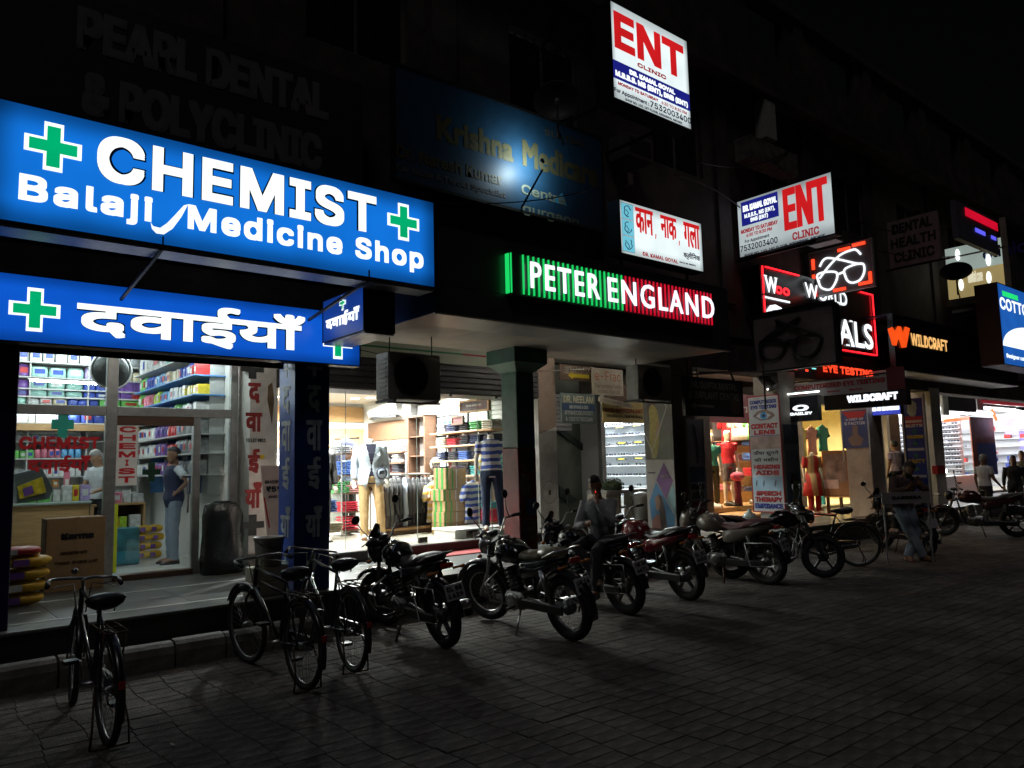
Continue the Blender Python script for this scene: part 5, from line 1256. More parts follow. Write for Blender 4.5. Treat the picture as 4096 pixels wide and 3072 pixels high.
c = fr.q(1049,1827); panel(pw1, fr, (c[0]-.03, c[0]+.03, c[1]-.03, c[1]+.03), m_print_y, .004, 'yellow_sticker')
c = fr.q(1040,1760); lettering(pw1, fr, 'TO LET 9811', (c[0]-.2, c[0]+.08, c[1]-.03, c[1]+.02), m_dkc, name='stencil', bold=.003)
add('stain', FY(10.3).poly(MB(), [(4.18,2.9),(4.24,2.95),(4.27,2.7),(4.24,2.35),(4.21,2.5),(4.17,2.7)], .003), mat('rust_stain', (.12,.08,.04), .9, var=.5), pw1)
add('skirting', MB().box(3.92, 4.31, 10.285, 10.3, PZ, .62), m_kerb, pw1)
# standee
st = thing('offer_standee', 'white and red offer standee half hidden behind the blue wrapped column', 'standee', (4.05, 9.75, PZ))
fr = Frame((3.83, 9.75, 0), (1, -.05, 0), (.0, .1, 1)); c = [fr.q(*p) for p in ((1045,1862),(1140,1862),(1180,2200),(1078,2200))]
mb = MB(); fr.poly(mb, c, -.02, 0); add('board', mb, mat('pinkish_board', (.55,.42,.38), .6), st)
mb = MB(); fr.poly(mb, [fr.q(*p) for p in ((1055,1990),(1062,1990),(1082,2110),(1076,2110))], .001, .003); add('red_edge', mb, m_print_r, st)
quadtxt(st, fr, 'SHOP FOR', ((1061,1918),(1160,1922),(1160,1935),(1061,1931)), m_print_k, bold=.002); quadtxt(st, fr, '₹599', ((1066,1942),(1150,1946),(1152,1968),(1068,1964)), m_print_k, bold=.004)
quadtxt(st, fr, 'AND MORE', ((1074,1978),(1160,1982),(1160,1992),(1075,1988)), m_print_k, bold=.002)
# bucket on blocks
bk = thing('plaster_bucket', 'pale plastic bucket standing on cream blocks by the blue column', 'bucket', (3.36, 7.98, .40))
a = at(1083, 2255, Y=8.1); bx = a.x; z0 = PZ+.31
add('pail', MB().lathe([(.0,0),(.13,0),(.155,.27),(.165,.275),(.165,.3),(.15,.3),(.125,.02),(0,.02)], (bx, 8.15, z0), 'z', 20), mat('dirty_bucket', (.36,.36,.33), .5, dirt=.4), bk)
add('handle', MB().tube([(bx-.165, 8.15, z0+.27), (bx-.1, 8.02, z0+.2), (bx+.05, 7.98, z0+.17), (bx+.165, 8.15, z0+.27)], .005, 6), m_iron, bk)
m_blk = mat('cream_block', (.42,.4,.31), .8, var=.1, bump=.3)
for i, (dx, dz, rt) in enumerate(((-.05,0,0),(-.03,.155,.06))):
    o = add('concrete_block', MB().bbox(-.2,.2,-.1,.1,0,.15,.008), m_blk); o.location = (bx+dx, 8.13, PZ+dz); o.rotation_euler = (0,0,rt); tag(o, ('cream block on the veranda floor, lower of two under the bucket', 'cream block directly under the pale bucket')[i], 'block')
# ---------------------------------------------------------------- projecting AC unit
def ac_unit(name, label, x0, x1, y0, y1, z0, z1):
    t = thing(name, label, 'ac unit', ((x0+x1)/2, (y0+y1)/2, z0)); m1 = mat('ac_casing', (.42,.41,.38), .55, dirt=.4)
    add('casing', MB().bbox(x0, x1, y0+.01, y1, z0, z1, .012), m1, t)
    cx, cz, r = x0+(x1-x0)*.42, (z0+z1)/2, (z1-z0)*.42
    add('fan_recess', MB().lathe([(0,-.002),(r,-.002),(r,.004),(0,.004)], (cx, y0+.008, cz), 'y', 28), m_dark, t)
    for k in range(5): add('grille_ring', MB().tube([(cx+math.cos(a)*r*(k+1)/5, y0-.004, cz+math.sin(a)*r*(k+1)/5) for a in [2*math.pi*i/24 for i in range(24)]], .0035, 4, closed=True), m_iron, t)
    for k in range(4): 
        a = k*math.pi/2+.4; add('fan_blade', MB().hexa([(cx,y0-.0,cz),(cx+math.cos(a)*r*.8,y0+.002,cz+math.sin(a)*r*.8),(cx+math.cos(a+.6)*r*.8,y0+.003,cz+math.sin(a+.6)*r*.8),(cx+.01,y0,cz+.01),(cx,y0+.002,cz),(cx+math.cos(a)*r*.8,y0+.006,cz+math.sin(a)*r*.8),(cx+math.cos(a+.6)*r*.8,y0+.006,cz+math.sin(a+.6)*r*.8),(cx+.01,y0+.004,cz+.01)]), m_black, t)
    for k in range(9):
        z = z0+.04+(z1-z0-.08)*k/9; add('side_louvre', MB().box(x0-.008, x0+.002, y0+.06, y1-.05, z, z+.018), m1, t)
    add('bracket', MB().box(x0+.05, x0+.09, y0-.02, y1+.1, z0-.03, z0).box(x1-.09, x1-.05, y0-.02, y1+.1, z0-.03, z0).box(x0, x1, y0+.02, y0+.05, z0-.05, z0-.03), m_iron, t)
    add('hanger_rod', MB().tube([(x0+.07, y0+.1, z1), (x0+.07, y0+.1, z1+.3)], .008, 6).tube([(x1-.07, y0+.1, z1), (x1-.07, y0+.1, z1+.3)], .008, 6), m_iron, t)
ac_unit('hanging_ac_unit', 'dark outdoor AC unit hung beside the small blue projecting box', 4.58, 5.32, 7.72, 8.02, 2.52, 3.08)

# added lamps, hidden behind the column beam, to brighten the veranda and pillars
vt = glow('veranda_fill_tube', (1,.93,.82), 75)
strip_light('added unseen tube lamp on the veranda ceiling before the chemist shopfront', (1.9, 8.75, 3.55), (2.9, 8.75, 3.55), vt)
strip_light('added unseen tube lamp on the veranda ceiling between the near column and the blue wrapped column', (3.7, 8.75, 3.6), (4.3, 8.75, 3.6), vt)
strip_light('added unseen tube lamp on the veranda ceiling over the stair bay boards', (8.4, 8.65, 3.62), (9.5, 8.65, 3.62), vt)
strip_light('added unseen tube lamp on the veranda ceiling before the spectacle shop', (11.4, 8.7, 3.62), (12.6, 8.7, 3.62), vt)
strip_light('added unseen tube lamp on the veranda ceiling by the sports shop', (15.2, 8.75, 3.6), (16.4, 8.75, 3.6), vt)
# ================================================================ MENSWEAR SHOP
FZ = .55; GY = 10.2; CE = 3.25
structure('menswear_floor', MB().box(4.3, 8.93, 10.06, 16.3, PZ+.003, FZ), m_tilei)
structure('menswear_ceiling', MB().box(4.3, 8.93, 10.22, 16.3, CE, CE+.05), mat('ceiling_beige', (.6,.55,.47), .7, var=.02))
structure('menswear_back_wall', MB().box(4.3, 8.93, 16.2, 16.3, FZ, CE), m_intw)
structure('menswear_side_wall', MB().box(8.90, 8.93, 10.22, 16.2, FZ, CE).box(4.3, 4.33, 10.32, 16.2, FZ, CE), m_intw)
m_step = mat('dark_step_stone', (.05,.035,.03), .35)
ss = structure('shop_step', MB().box(4.3, 8.93, 9.98, 10.06, PZ+.002, FZ-.02), m_step); add('step_edge', MB().bbox(4.3, 8.93, 9.94, 10.1, FZ-.02, FZ+.004, .004), m_slab, ss)
tag(add('red_mat', MB().bbox(6.15, 8.2, 9.45, 9.93, PZ+.001, PZ+.016, .004), mat('red_doormat', (.33,.05,.05), .9, bump=.5, bscale=80)), 'long red doormat on the veranda directly before the menswear entrance', 'mat')
gf = thing('menswear_glazing', 'frameless glass front of the menswear shop with small dark patch fittings', 'shopfront', (6.6, GY, FZ))
ge = mat('glass_edge_green', (.25,.3,.27), .2)
xs = [4.34, 5.32, 6.55, 7.75, 8.89]
for i in range(4):
    add('pane', MB().box(xs[i]+.004, xs[i+1]-.004, GY, GY+.01, FZ+.01, 2.9), m_glass, gf); add('pane_edge', MB().box(xs[i+1]-.004, xs[i+1]+.002, GY-.002, GY+.012, FZ+.01, 2.9), ge, gf)
for x in (6.64, 7.7): add('patch_fitting', MB().bbox(x-.08, x+.08, GY-.015, GY+.025, FZ+.005, FZ+.09, .004), m_step, gf)
sh = thing('rolled_shutter_box', 'dark rolled shutter housing over the menswear glass front', 'shutter', (6.6, 10.0, 2.86))
add('housing', MB().bbox(4.3, 8.93, 9.98, 10.6, 2.87, 3.36, .01), m_shut, sh)
for i in range(5): add('slat', MB().bbox(4.3, 8.93, 9.955, 9.98, 2.885+i*.09, 2.965+i*.09, .008), m_shut, sh)
for x in (5.75, 6.8, 7.05, 8.0): add('stopper', MB().box(x, x+.03, 9.99, 10.03, 2.84, 2.87), m_black, sh)
# lamps
for i, (x, y, w) in enumerate(((1345,1564,1),(1525,1572,1),(1420,1594,1))):
    p = at(x, y, Z=CE-.006); t = thing('downlight', f'round ceiling downlight, {("nearest the blue column","nearest the shop wall unit","deepest of the three seen")[i]}, in the menswear shop', 'lamp', p)
    add('lens', MB().lathe([(0,-.006),(.09,-.006),(.1,0),(0,0)], tuple(p), 'z', 20), glow('downlight_glow', (1,.98,.95), 9), t)
    disc_lamp(t, p-Vector((0,0,.012)), .08, 215, (1,.98,.96))
for i, (x, y) in enumerate(((5.3,11.2),(8.0,10.42),(8.3,12.4),(6.9,13.2),(8.2,14.6),(6.3,15.2))):  # the one over the striped shirt figure is an added fill
    t = thing('downlight', f'round ceiling downlight over the {("near window corner","striped shirt figure, added to light it","folded trouser shelves","hanging suits","cash desk","rear panelling")[i]}', 'lamp', (x, y, CE-.006))
    add('lens', MB().lathe([(0,-.006),(.09,-.006),(.1,0),(0,0)], (x, y, CE-.006), 'z', 20), _tex['downlight_glow'], t); disc_lamp(t, (x, y, CE-.02), .08, 215, (1,.98,.96))
# rear wall joinery
bw = thing('wall_panelling', 'light oak wall panels in bands on the rear menswear wall', 'panelling', (7, 16.15, FZ))
fr = FY(16.17)
for y0, y1 in ((1628,1688),(1715,1790)):
    z1, z0 = fr.q(1380,y0)[1], fr.q(1380,y1)[1]
    for i in range(5): add('panel', MB().bbox(4.4+i*.9, 5.29+i*.9, 16.15, 16.18, z0, z1, .004), m_wood, bw)
rz = thing('rail_unit', 'rear rail with dark hanging jackets before the oak panels', 'clothes rail', (7.6, 15.6, FZ))
a = at(1340, 1757, Y=15.7); b = at(1437, 1752, Y=15.7)
add('rail', MB().tube([a, b], .02, 8), m_iron, rz); 
# side wall fittings X = 8.9
def onwall(x, y, X=8.9): return at(x, y, X=X)
acu = thing('split_ac', 'white split AC on the menswear side wall beside a grey duct', 'ac unit', onwall(1560, 1640))
p0, p1 = onwall(1505,1665), onwall(1622,1645); y1, y0 = p0.y, p1.y; z1 = onwall(1620,1606).z; z0 = z1-.32
S = []
for y in (y0, y1): S.append([(8.89, y, z0+.03), (8.80, y, z0), (8.70, y, z0+.05), (8.66, y, z0+.14), (8.66, y, z1-.03), (8.68, y, z1), (8.89, y, z1)])
add('casing', MB().loft(S, smooth=False), m_pvc, acu); add('vent', MB().box(8.69, 8.78, y0+.06, y1-.06, z0+.0-.012, z0+.02), m_dark, acu); add('flap', MB().box(8.655, 8.66, y0+.05, y1-.05, z0+.09, z0+.095), m_dark, acu)
du = thing('wall_duct', 'grey boxed duct beside the split AC', 'duct', onwall(1640,1640)); p = onwall(1636,1600); add('duct_box', MB().bbox(8.72, 8.9, p.y-.35, p.y, onwall(1636,1670).z, onwall(1636,1592).z, .005), mat('mid_grey_board', (.25,.25,.25), .5), du)
wu = thing('wall_cabinet', 'dark walnut wall shelving with folded shirts beyond the cash desk', 'shelving', (8.7, 14.9, FZ))
yb, ya = 15.9, 13.85
add('back_panel', MB().bbox(8.86, 8.9, ya, yb, 2.36, 2.78, .004), m_wood2, wu)
for z in (2.34, 2.12, 1.9, 1.68): add('shelf', MB().box(8.5, 8.9, ya, yb, z-.3, z-.27), m_wood2, wu)
add('upright', MB().box(8.6, 8.9, 13.1, 13.15, .9, 2.78), m_wood2, wu); add('upright', MB().box(8.6, 8.9, 13.72, 13.77, .9, 2.78), m_wood2, wu); add('top', MB().box(8.6, 8.9, 13.1, 13.77, 2.76, 2.8), m_wood2, wu)
for z in (2.35, 1.95, 1.6): add('shelf', MB().box(8.62, 8.9, 13.15, 13.72, z, z+.02), m_wood2, wu)
add('back_panel', MB().box(8.88, 8.9, 13.15, 13.72, .9, 2.76), mat('grey_back', (.3,.27,.25), .6), wu)
# folded clothes
fold_me = {}
def foldstack(p, n, colr, label, group, w=.26, d=.3, h=.035, rot=0.):
    m = cloth('folded_'+colr, FC[colr], rnd=.15)
    if colr not in fold_me:
        S = []
        for u in (-1,-.96,-.5,0,.5,.96,1): 
            k = 1 if abs(u) < .97 else .6
            S.append([(u*w/2, math.copysign(abs(math.cos(a))**.6, math.cos(a))*d/2, h/2+math.copysign(abs(math.sin(a))**.8, math.sin(a))*h*.5*k) for a in [2*math.pi*i/10 for i in range(10)]])
        me = MB().loft(S).mesh('folded_garment'); me.materials.append(m); fold_me[colr] = me
    t = thing('folded_stack', label, 'clothes', p, rot, group=group, world=False)
    for i in range(n):
        o = bpy.data.objects.new('folded_garment', fold_me[colr]); COL.objects.link(o); o.parent = t; o.location = (rs.uniform(-.012,.012), rs.uniform(-.01,.01), i*h); o.rotation_euler = (0, 0, rs.uniform(-.05,.05))
    return t
FC = dict(grey=(.33,.33,.36), lgrey=(.5,.5,.52), dark=(.03,.03,.04), navy=(.02,.03,.08), yellow=(.6,.5,.08), pink=(.55,.2,.24), red=(.5,.02,.04), teal=(.1,.4,.4), green=(.1,.35,.12), brown=(.14,.08,.07), cream=(.6,.55,.45), blue=(.08,.16,.45), lpink=(.65,.3,.3))
RX = math.pi/2
for z, seq, row in ((2.07, ('lgrey','lgrey','yellow','grey','grey'), 'top shelf of the walnut unit'), (1.85, ('lgrey','brown','grey','lgrey'), 'middle shelf of the walnut unit'), (1.63, ('pink','brown','pink','dark'), 'third shelf of the walnut unit'), (1.41, ('lpink','lgrey','dark','grey'), 'lowest shelf of the walnut unit')):
    n = len(seq)
    for i, c in enumerate(seq): foldstack((8.68, yb-.15-(yb-ya-.2)*i/(n-.5), z), 5, c, f'stack of folded {c.replace("lgrey","pale grey").replace("lpink","salmon")} shirts on the {row}', f'folded {c} shirts on the {row}', rot=RX)
# trouser shelving nearer the window
ts = thing('trouser_shelving', 'pale metal and oak shelving of folded trousers behind the striped shirt figure', 'shelving', (8.7, 11.9, FZ))
ya2, yb2 = 10.7, 12.65
SZ = [2.38, 2.12, 1.84, 1.56, 1.25, .95]
for z in SZ[:4]+[.98, .75]: add('shelf', MB().bbox(8.42, 8.88, ya2, yb2, z-.03, z, .004), m_wood, ts)
for y in (ya2, 11.35, 12.0, yb2): add('upright', MB().box(8.84, 8.88, y-.02, y+.02, FZ, 3.0), m_alu, ts)
for k in range(9): add('white_brick_row', MB().bbox(8.885, 8.9, ya2, yb2, 2.42+k*.085, 2.49+k*.085, .003), mat('white_glazed_brick', (.62,.62,.58), .3, var=.06), ts)
for z, seq in zip(SZ[:4], (('lgrey','navy','dark','green','cream'), ('cream','red','dark','navy','dark'), ('navy','dark','blue','dark','navy'), ('dark','brown','dark','teal','dark'))):
    for i, c in enumerate(seq): foldstack((8.66, yb2-.25-i*.37, z), 5 if c != 'red' else 4, c, f'stack of folded {c.replace("lgrey","pale grey")} trousers on the {("top","second","third","fourth")[SZ.index(z)]} oak shelf by the window', f'folded {c} trousers on oak shelf {z}' if False else f'folded {c} trousers on the {("top","second","third","fourth")[SZ.index(z)]} oak shelf', w=.3, d=.34, rot=RX)
foldstack((8.55, 10.85, .98), 3, 'teal', 'stack of folded turquoise shirts on a low shelf beside the column', None, rot=RX); foldstack((8.5, 10.8, .75), 6, 'red', 'stack of folded crimson shirts on the low shelf beside the jeans', None, w=.3, rot=RX)
# framed signs
def framed(name, label, X, corners, frame_m, face_m, paint=None, dep=.04):
    fr = FXm(X); R = fr.rect(*corners); t = thing(name, label, 'sign', fr.pt((R[0]+R[1])/2, R[2]))
    add('backboard', fr.box(MB(), *R, -dep, 0), face_m, t)
    w = .035; mb = MB()
    for a in ((R[0]-w,R[1]+w,R[3],R[3]+w),(R[0]-w,R[1]+w,R[2]-w,R[2]),(R[0]-w,R[0],R[2],R[3]),(R[1],R[1]+w,R[2],R[3])): fr.box(mb, *a, -dep-.005, .012)
    add('frame', mb, frame_m, t)
    if paint: paint(t, fr, R)
    return t
def pp(t, fr, R):
    w = R[1]-R[0]; h = R[3]-R[2]; lettering(t, fr, 'PETER ENGLAND', (R[0]+w*.22, R[1]-w*.22, R[2]+h*.42, R[2]+h*.66), m_print_w, k='bfont', bold=.004); panel(t, fr, (R[0]+w*.55, R[1]-w*.22, R[2]+h*.3, R[2]+h*.34), m_print_r, .003, 'underline')
framed('hanging_brand_sign', 'oak framed dark brand sign hanging at the window top', 8.35, ((1842,1613),(1950,1596),(1952,1630),(1842,1651)), m_wood, mat('aubergine_board', (.03,.015,.025), .5), pp)
def pl(t, fr, R):
    w = R[1]-R[0]; h = R[3]-R[2]; panel(t, fr, (R[0]+w*.3, R[0]+w*.75, R[2]+h*.2, R[2]+h*.8), m_green, .003, 'green_half'); panel(t, fr, (R[0]+w*.75, R[0]+w*1.0, R[2]+h*.2, R[2]+h*.8), m_print_r, .003, 'red_half')
    lettering(t, fr, 'PETER ENGLAND', (R[0]+w*.33, R[0]+w*.97, R[2]+h*.42, R[2]+h*.56), m_print_w, k='bfont', d=.006, bold=.003)
framed('framed_logo', 'dark framed white print with green and red logo block', 8.88, ((1750,1672),(1830,1664),(1830,1740),(1750,1740)), m_black, m_intw, pl)
framed('framed_print', 'tall dark framed white print below the logo print', 8.88, ((1752,1750),(1782,1748),(1782,1872),(1752,1872)), m_black, m_intw)
framed('framed_print', 'tall dark framed red and white print nearest the trouser shelves', 8.88, ((1788,1748),(1822,1746),(1822,1868),(1788,1868)), m_black, m_intw, lambda t, fr, R: panel(t, fr, (R[0]+.03, R[0]+.16, R[2], R[3]), m_print_r, .003, 'red_panel'))
framed('red_banner', 'narrow red hanging banner low beside the trouser shelves', 8.6, ((1795,1875),(1812,1875),(1812,1930),(1795,1930)), m_print_r, m_print_r)
framed('small_brown_tag', 'small dark red tag projecting from the logo print', 8.5, ((1810,1672),(1848,1668),(1848,1690),(1810,1694)), m_wood2, mat('maroon_tag', (.15,.02,.02), .5))
# cash desk
cd = thing('cash_desk', 'grey cash desk with white front panel in the menswear shop', 'counter', (7.9, 13.6, FZ))
add('front', MB().bbox(6.95, 8.4, 13.4, 13.46, FZ, 1.32, .004), m_intw, cd); add('desk_top', MB().bbox(6.7, 8.45, 13.35, 14.0, 1.32, 1.37, .006), mat('dark_desk_top', (.06,.06,.07), .3), cd); add('side', MB().bbox(6.7, 6.95, 13.4, 14.0, FZ, 1.32, .004), mat('grey_green_panel', (.28,.3,.27), .5), cd)
on = thing('round_offer_sign', 'round pale offer sign reading one on a stem by the cash desk', 'sign', at(1745, 1900, Y=13.0)); c = at(1745, 1858, Y=13.0)
add('disc', MB().lathe([(0,-.01),(.145,-.01),(.145,.01),(0,.01)], tuple(c), 'y', 28), mat('pale_taupe', (.5,.46,.4), .5), on); add('stem', MB().tube([c-Vector((0,0,.14)), Vector((c.x, c.y, 1.37 if c.y > 13.3 else .6))], .008, 6), m_iron, on)
fr = FY(12.985); quadtxt(on, fr, 'ONE', ((1726,1850),(1764,1848),(1764,1860),(1726,1862)), m_print_k, bold=.004); quadtxt(on, fr, 'WORLD', ((1729,1866),(1760,1865),(1760,1873),(1729,1874)), m_print_k, bold=.001)
for i, (x, y) in enumerate(((1640,1870),(1605,1862),(1560,1868))): 
    p = at(x, y+20, Z=1.37)
    t = thing('desk_item', ('white card printer','pale desk calendar','white till roll printer')[i]+' on the cash desk', 'equipment', p); add('item_body', MB().bbox(p.x-.07, p.x+.07, p.y-.06, p.y+.06, 1.37, 1.37+.16, .01), m_pvc, t); add('item_screen', MB().box(p.x-.05, p.x+.05, p.y-.066, p.y-.06, 1.42, 1.5), m_dark, t)
# suit rail
m_suit = [cloth('suit_charcoal', (.035,.033,.036)), cloth('suit_grey', (.07,.068,.066)), cloth('suit_black', (.018,.018,.021)), cloth('suit_brown', (.06,.052,.048)), cloth('suit_pale', (.35,.4,.5))]
rk = thing('suit_rail', 'chrome rail on an oak base with charcoal suits hanging', 'clothes rail', (7.6, 12.5, FZ))
pa, pb_ = Vector((6.95, 12.0, 1.60)), Vector((8.15, 12.25, 1.60))
add('rail', MB().tube([pa, pb_], .014, 8), m_alu, rk); add('post', MB().tube([(7.55,12.13,FZ),(7.55,12.13,2.0)], .018, 8), m_alu, rk); add('base', MB().bbox(6.85, 8.2, 11.85, 12.35, FZ, FZ+.07, .01), m_wood2, rk); add('base_trim', MB().bbox(6.83, 8.22, 11.83, 12.37, FZ+.07, FZ+.11, .005), m_wood, rk)
def garment(p, rot, m, label, kind='jacket', L=.82, group=None, stripes=None, W=.24):
    t = thing('hanging_'+kind, label, 'clothes', p, rot, group=group, world=False)
    mb = MB(); S = []
    for z, w, d in ((0,.03,.02),(-.03,.1,.03),(-.07,.86*W,.05),(-.12,1.*W,.06),(-.3,.9*W,.07),(-.55,.86*W,.075),(-L,.95*W,.085)):
        S.append([(math.cos(a)*w, math.sin(a)*d*(1+.25*math.sin(3*a+z*9)), z) for a in [2*math.pi*i/14 for i in range(14)]])
    mb.loft(S); add('garment_body', mb, m, t)
    for s in (1, -1): add('sleeve', MB().tube([(s*W*.85,0,-.1),(s*W*1.12,.01,-.3),(s*W*1.1,-.02,-.64 if kind == 'jacket' else -.34)], [.05,.05,.045] if kind == 'jacket' else [.06,.07,.075], 8), m, t)
    add('hanger', MB().tube([(-W*.8,0,-.085),(0,0,.0),(0,0,.06)], .006, 5).tube([(0,0,.0),(W*.8,0,-.085)], .006, 5), m_wood if kind != 'jacket' else m_black, t)
    return t
N = 12
for i in range(N):
    f = i/(N-1); p = pa.lerp(pb_, f)+Vector((0,0,-.06)); mi = (0,3,1,0,2,4,2,0,2,0,2,3)[i]
    garment(p, math.radians(62)+rs.uniform(-.1,.1), m_suit[mi], 'pale blue grey jacket among the charcoal suits on the rail' if mi == 4 else 'maroon shirted charcoal suit closing the rail by the cartons' if i == N-1 else 'charcoal suit jacket hanging in the row on the chrome rail', group=None if mi == 4 or i == N-1 else 'charcoal suit jackets on the chrome rail', L=.86)
# cartons by the window
m_gt = mat('green_tape', (.05,.28,.05), .4)
ctp = at(1800, 2148, Z=FZ)
zc = FZ
for i, (w, h, lab) in enumerate(((.52,.2,'lowest taped carton in the pile beside the suit rail'),(.53,.19,'second taped carton up from the menswear floor'),(.5,.19,'third taped carton in the pile by the suit rail'),(.52,.2,'fourth taped carton, just under the tallest one'),(.44,.37,'tallest taped carton crowning the pile by the suit rail'))):
    t = thing('taped_carton', lab, 'carton', (8.0, 11.35, zc)); x0 = 7.76+(.0,.0,.02,-.01,.05)[i]-.1; y0 = 11.1
    add('carton_body', MB().bbox(x0, x0+w, y0, y0+.38, zc, zc+h-.004, .005), m_carton, t)
    for u in (.02, .13): add('tape', MB().box(x0+u, x0+u+.028, y0-.003, y0-.0005, zc+.0, zc+h-.005).box(x0+u, x0+u+.028, y0-.003, y0+.381, zc+h-.0045, zc+h-.003), m_gt, t)
    add('tape', MB().box(x0-.003, x0-.0005, y0+.08, y0+.14, zc, zc+h-.005).box(x0-.003, x0-.0005, y0+.24, y0+.3, zc, zc+h-.005), m_gt, t); add('pale_label', MB().box(x0+w*.5, x0+w*.5+.018, y0-.003, y0-.0005, zc+.01, zc+h-.02), m_print_w, t); zc += h
# red and pink folded piles on a rack
fk = thing('pile_rack', 'slim chrome rack of folded polo shirts behind the blue column', 'shelving', (6.5, 12.6, FZ)); RKX = at(1398, 2100, Y=12.5).x
for z in (FZ+.1, FZ+.42, FZ+.75, 1.62, 2.0): add('shelf', MB().box(RKX-.2, RKX+.22, 12.4, 12.8, z-.02, z), m_wood2, fk)
for x in (RKX-.21, RKX+.22): add('post', MB().box(x, x+.02, 12.4, 12.42, FZ, 2.2), m_alu, fk)
foldstack((RKX, 12.6, FZ+.1), 5, 'red', 'crimson folded polo pile on the bottom of the slim rack', None, h=.05); foldstack((RKX, 12.6, FZ+.42), 5, 'red', 'bright red folded polo pile on the middle of the slim rack', None)
foldstack((RKX+.06, 12.6, FZ+.75), 6, 'lpink', 'salmon folded polo pile on the slim rack', None, w=.24); foldstack((RKX-.16, 12.62, FZ+.75), 6, 'green', 'green folded pile edging the salmon one', None, w=.12)
foldstack((RKX-.1, 12.6, 1.62), 7, 'blue', 'blue striped folded shirt pile high on the slim rack', None, w=.2); foldstack((RKX-.12, 12.6, 2.0), 4, 'grey', 'grey folded shirt pile topping the slim rack', None)
garment(at(1385,1752,Y=13.6), .3, cloth('navy_jacket', (.02,.022,.05)), 'navy jacket hanging before the oak panels', L=.8)
foldstack((RKX-.52, 12.2, FZ+.1), 5, 'cream', 'cream folded pile low behind the dark suited figure', None); foldstack((RKX-.62, 12.2, FZ+.45), 6, 'blue', 'blue folded pile behind the dark suited figure', None)
# striped shirts rail
def stripe_mat(name, c1, c2, f, axis=2, rough=.85):
    m = bpy.data.materials.new(name); m.use_nodes = True; n = m.node_tree.nodes; l = m.node_tree.links; b = n['Principled BSDF']; b.inputs['Roughness'].default_value = rough
    tc = n.new('ShaderNodeTexCoord'); sp = n.new('ShaderNodeSeparateXYZ'); l.new(tc.outputs['Object'], sp.inputs[0])
    no = n.new('ShaderNodeTexNoise'); no.inputs['Scale'].default_value = 5; l.new(tc.outputs['Object'], no.inputs['Vector'])
    a = n.new('ShaderNodeMath'); a.operation = 'MULTIPLY_ADD'; a.inputs[1].default_value = .05; l.new(no.outputs['Fac'], a.inputs[0]); l.new(sp.outputs[axis], a.inputs[2])
    s = n.new('ShaderNodeMath'); s.operation = 'MULTIPLY'; s.inputs[1].default_value = f; l.new(a.outputs[0], s.inputs[0])
    q = n.new('ShaderNodeMath'); q.operation = 'FRACT'; l.new(s.outputs[0], q.inputs[0]); g = n.new('ShaderNodeMath'); g.operation = 'GREATER_THAN'; g.inputs[1].default_value = .5; l.new(q.outputs[0], g.inputs[0])
    mx = n.new('ShaderNodeMix'); mx.data_type = 'RGBA'; mx.inputs[6].default_value = (*c1, 1); mx.inputs[7].default_value = (*c2, 1); l.new(g.outputs[0], mx.inputs[0]); l.new(mx.outputs[2], b.inputs['Base Color']); return m
st_blue = stripe_mat('blue_white_stripe', (.05,.09,.35), (.62,.62,.62), 9); st_red = stripe_mat('multi_stripe', (.5,.1,.05), (.55,.5,.35), 14); st_teal = stripe_mat('aqua_stripe', (.15,.5,.45), (.4,.65,.6), 12); st_yel = stripe_mat('yellow_pattern', (.6,.45,.1), (.65,.6,.55), 9)
r2 = thing('shirt_rail', 'low chrome rail of striped polo shirts between cartons and mannequin', 'clothes rail', (8.2, 11.6, FZ)); ra, rb = Vector((8.02,11.9,1.52)), Vector((8.38,10.9,1.52))
add('rail', MB().tube([ra, rb], .012, 8), m_alu, r2); add('post', MB().tube([(8.2,11.4,FZ),(8.2,11.4,1.52)], .014, 8), m_alu, r2); add('base', MB().bbox(8.0, 8.45, 10.85, 11.95, FZ, FZ+.08, .01), m_wood2, r2)
for i, (m, s) in enumerate(((st_yel,'yellow patterned shirt'),(st_red,'red and yellow striped shirt'),(st_red,'orange edged striped shirt'),(st_blue,'blue and white striped polo, middle of the rail'),(st_blue,'broad blue striped polo closing the rail by the mannequin'))):
    garment(ra.lerp(rb, i/5)+Vector((0,0,-.05)), math.radians(15)+rs.uniform(-.1,.1), m, s+' hanging on the low rail' if i < 3 else s, 'shirt', L=.75)
garment(Vector((8.62, 10.66, 2.02)), .2, st_teal, 'aqua striped shirt hanging high beside the column', 'shirt', L=.85, W=.16); garment(Vector((8.5, 10.95, 2.02)), .2, st_yel, 'yellow shirt hanging beside the aqua striped one', 'shirt', L=.7, W=.14)
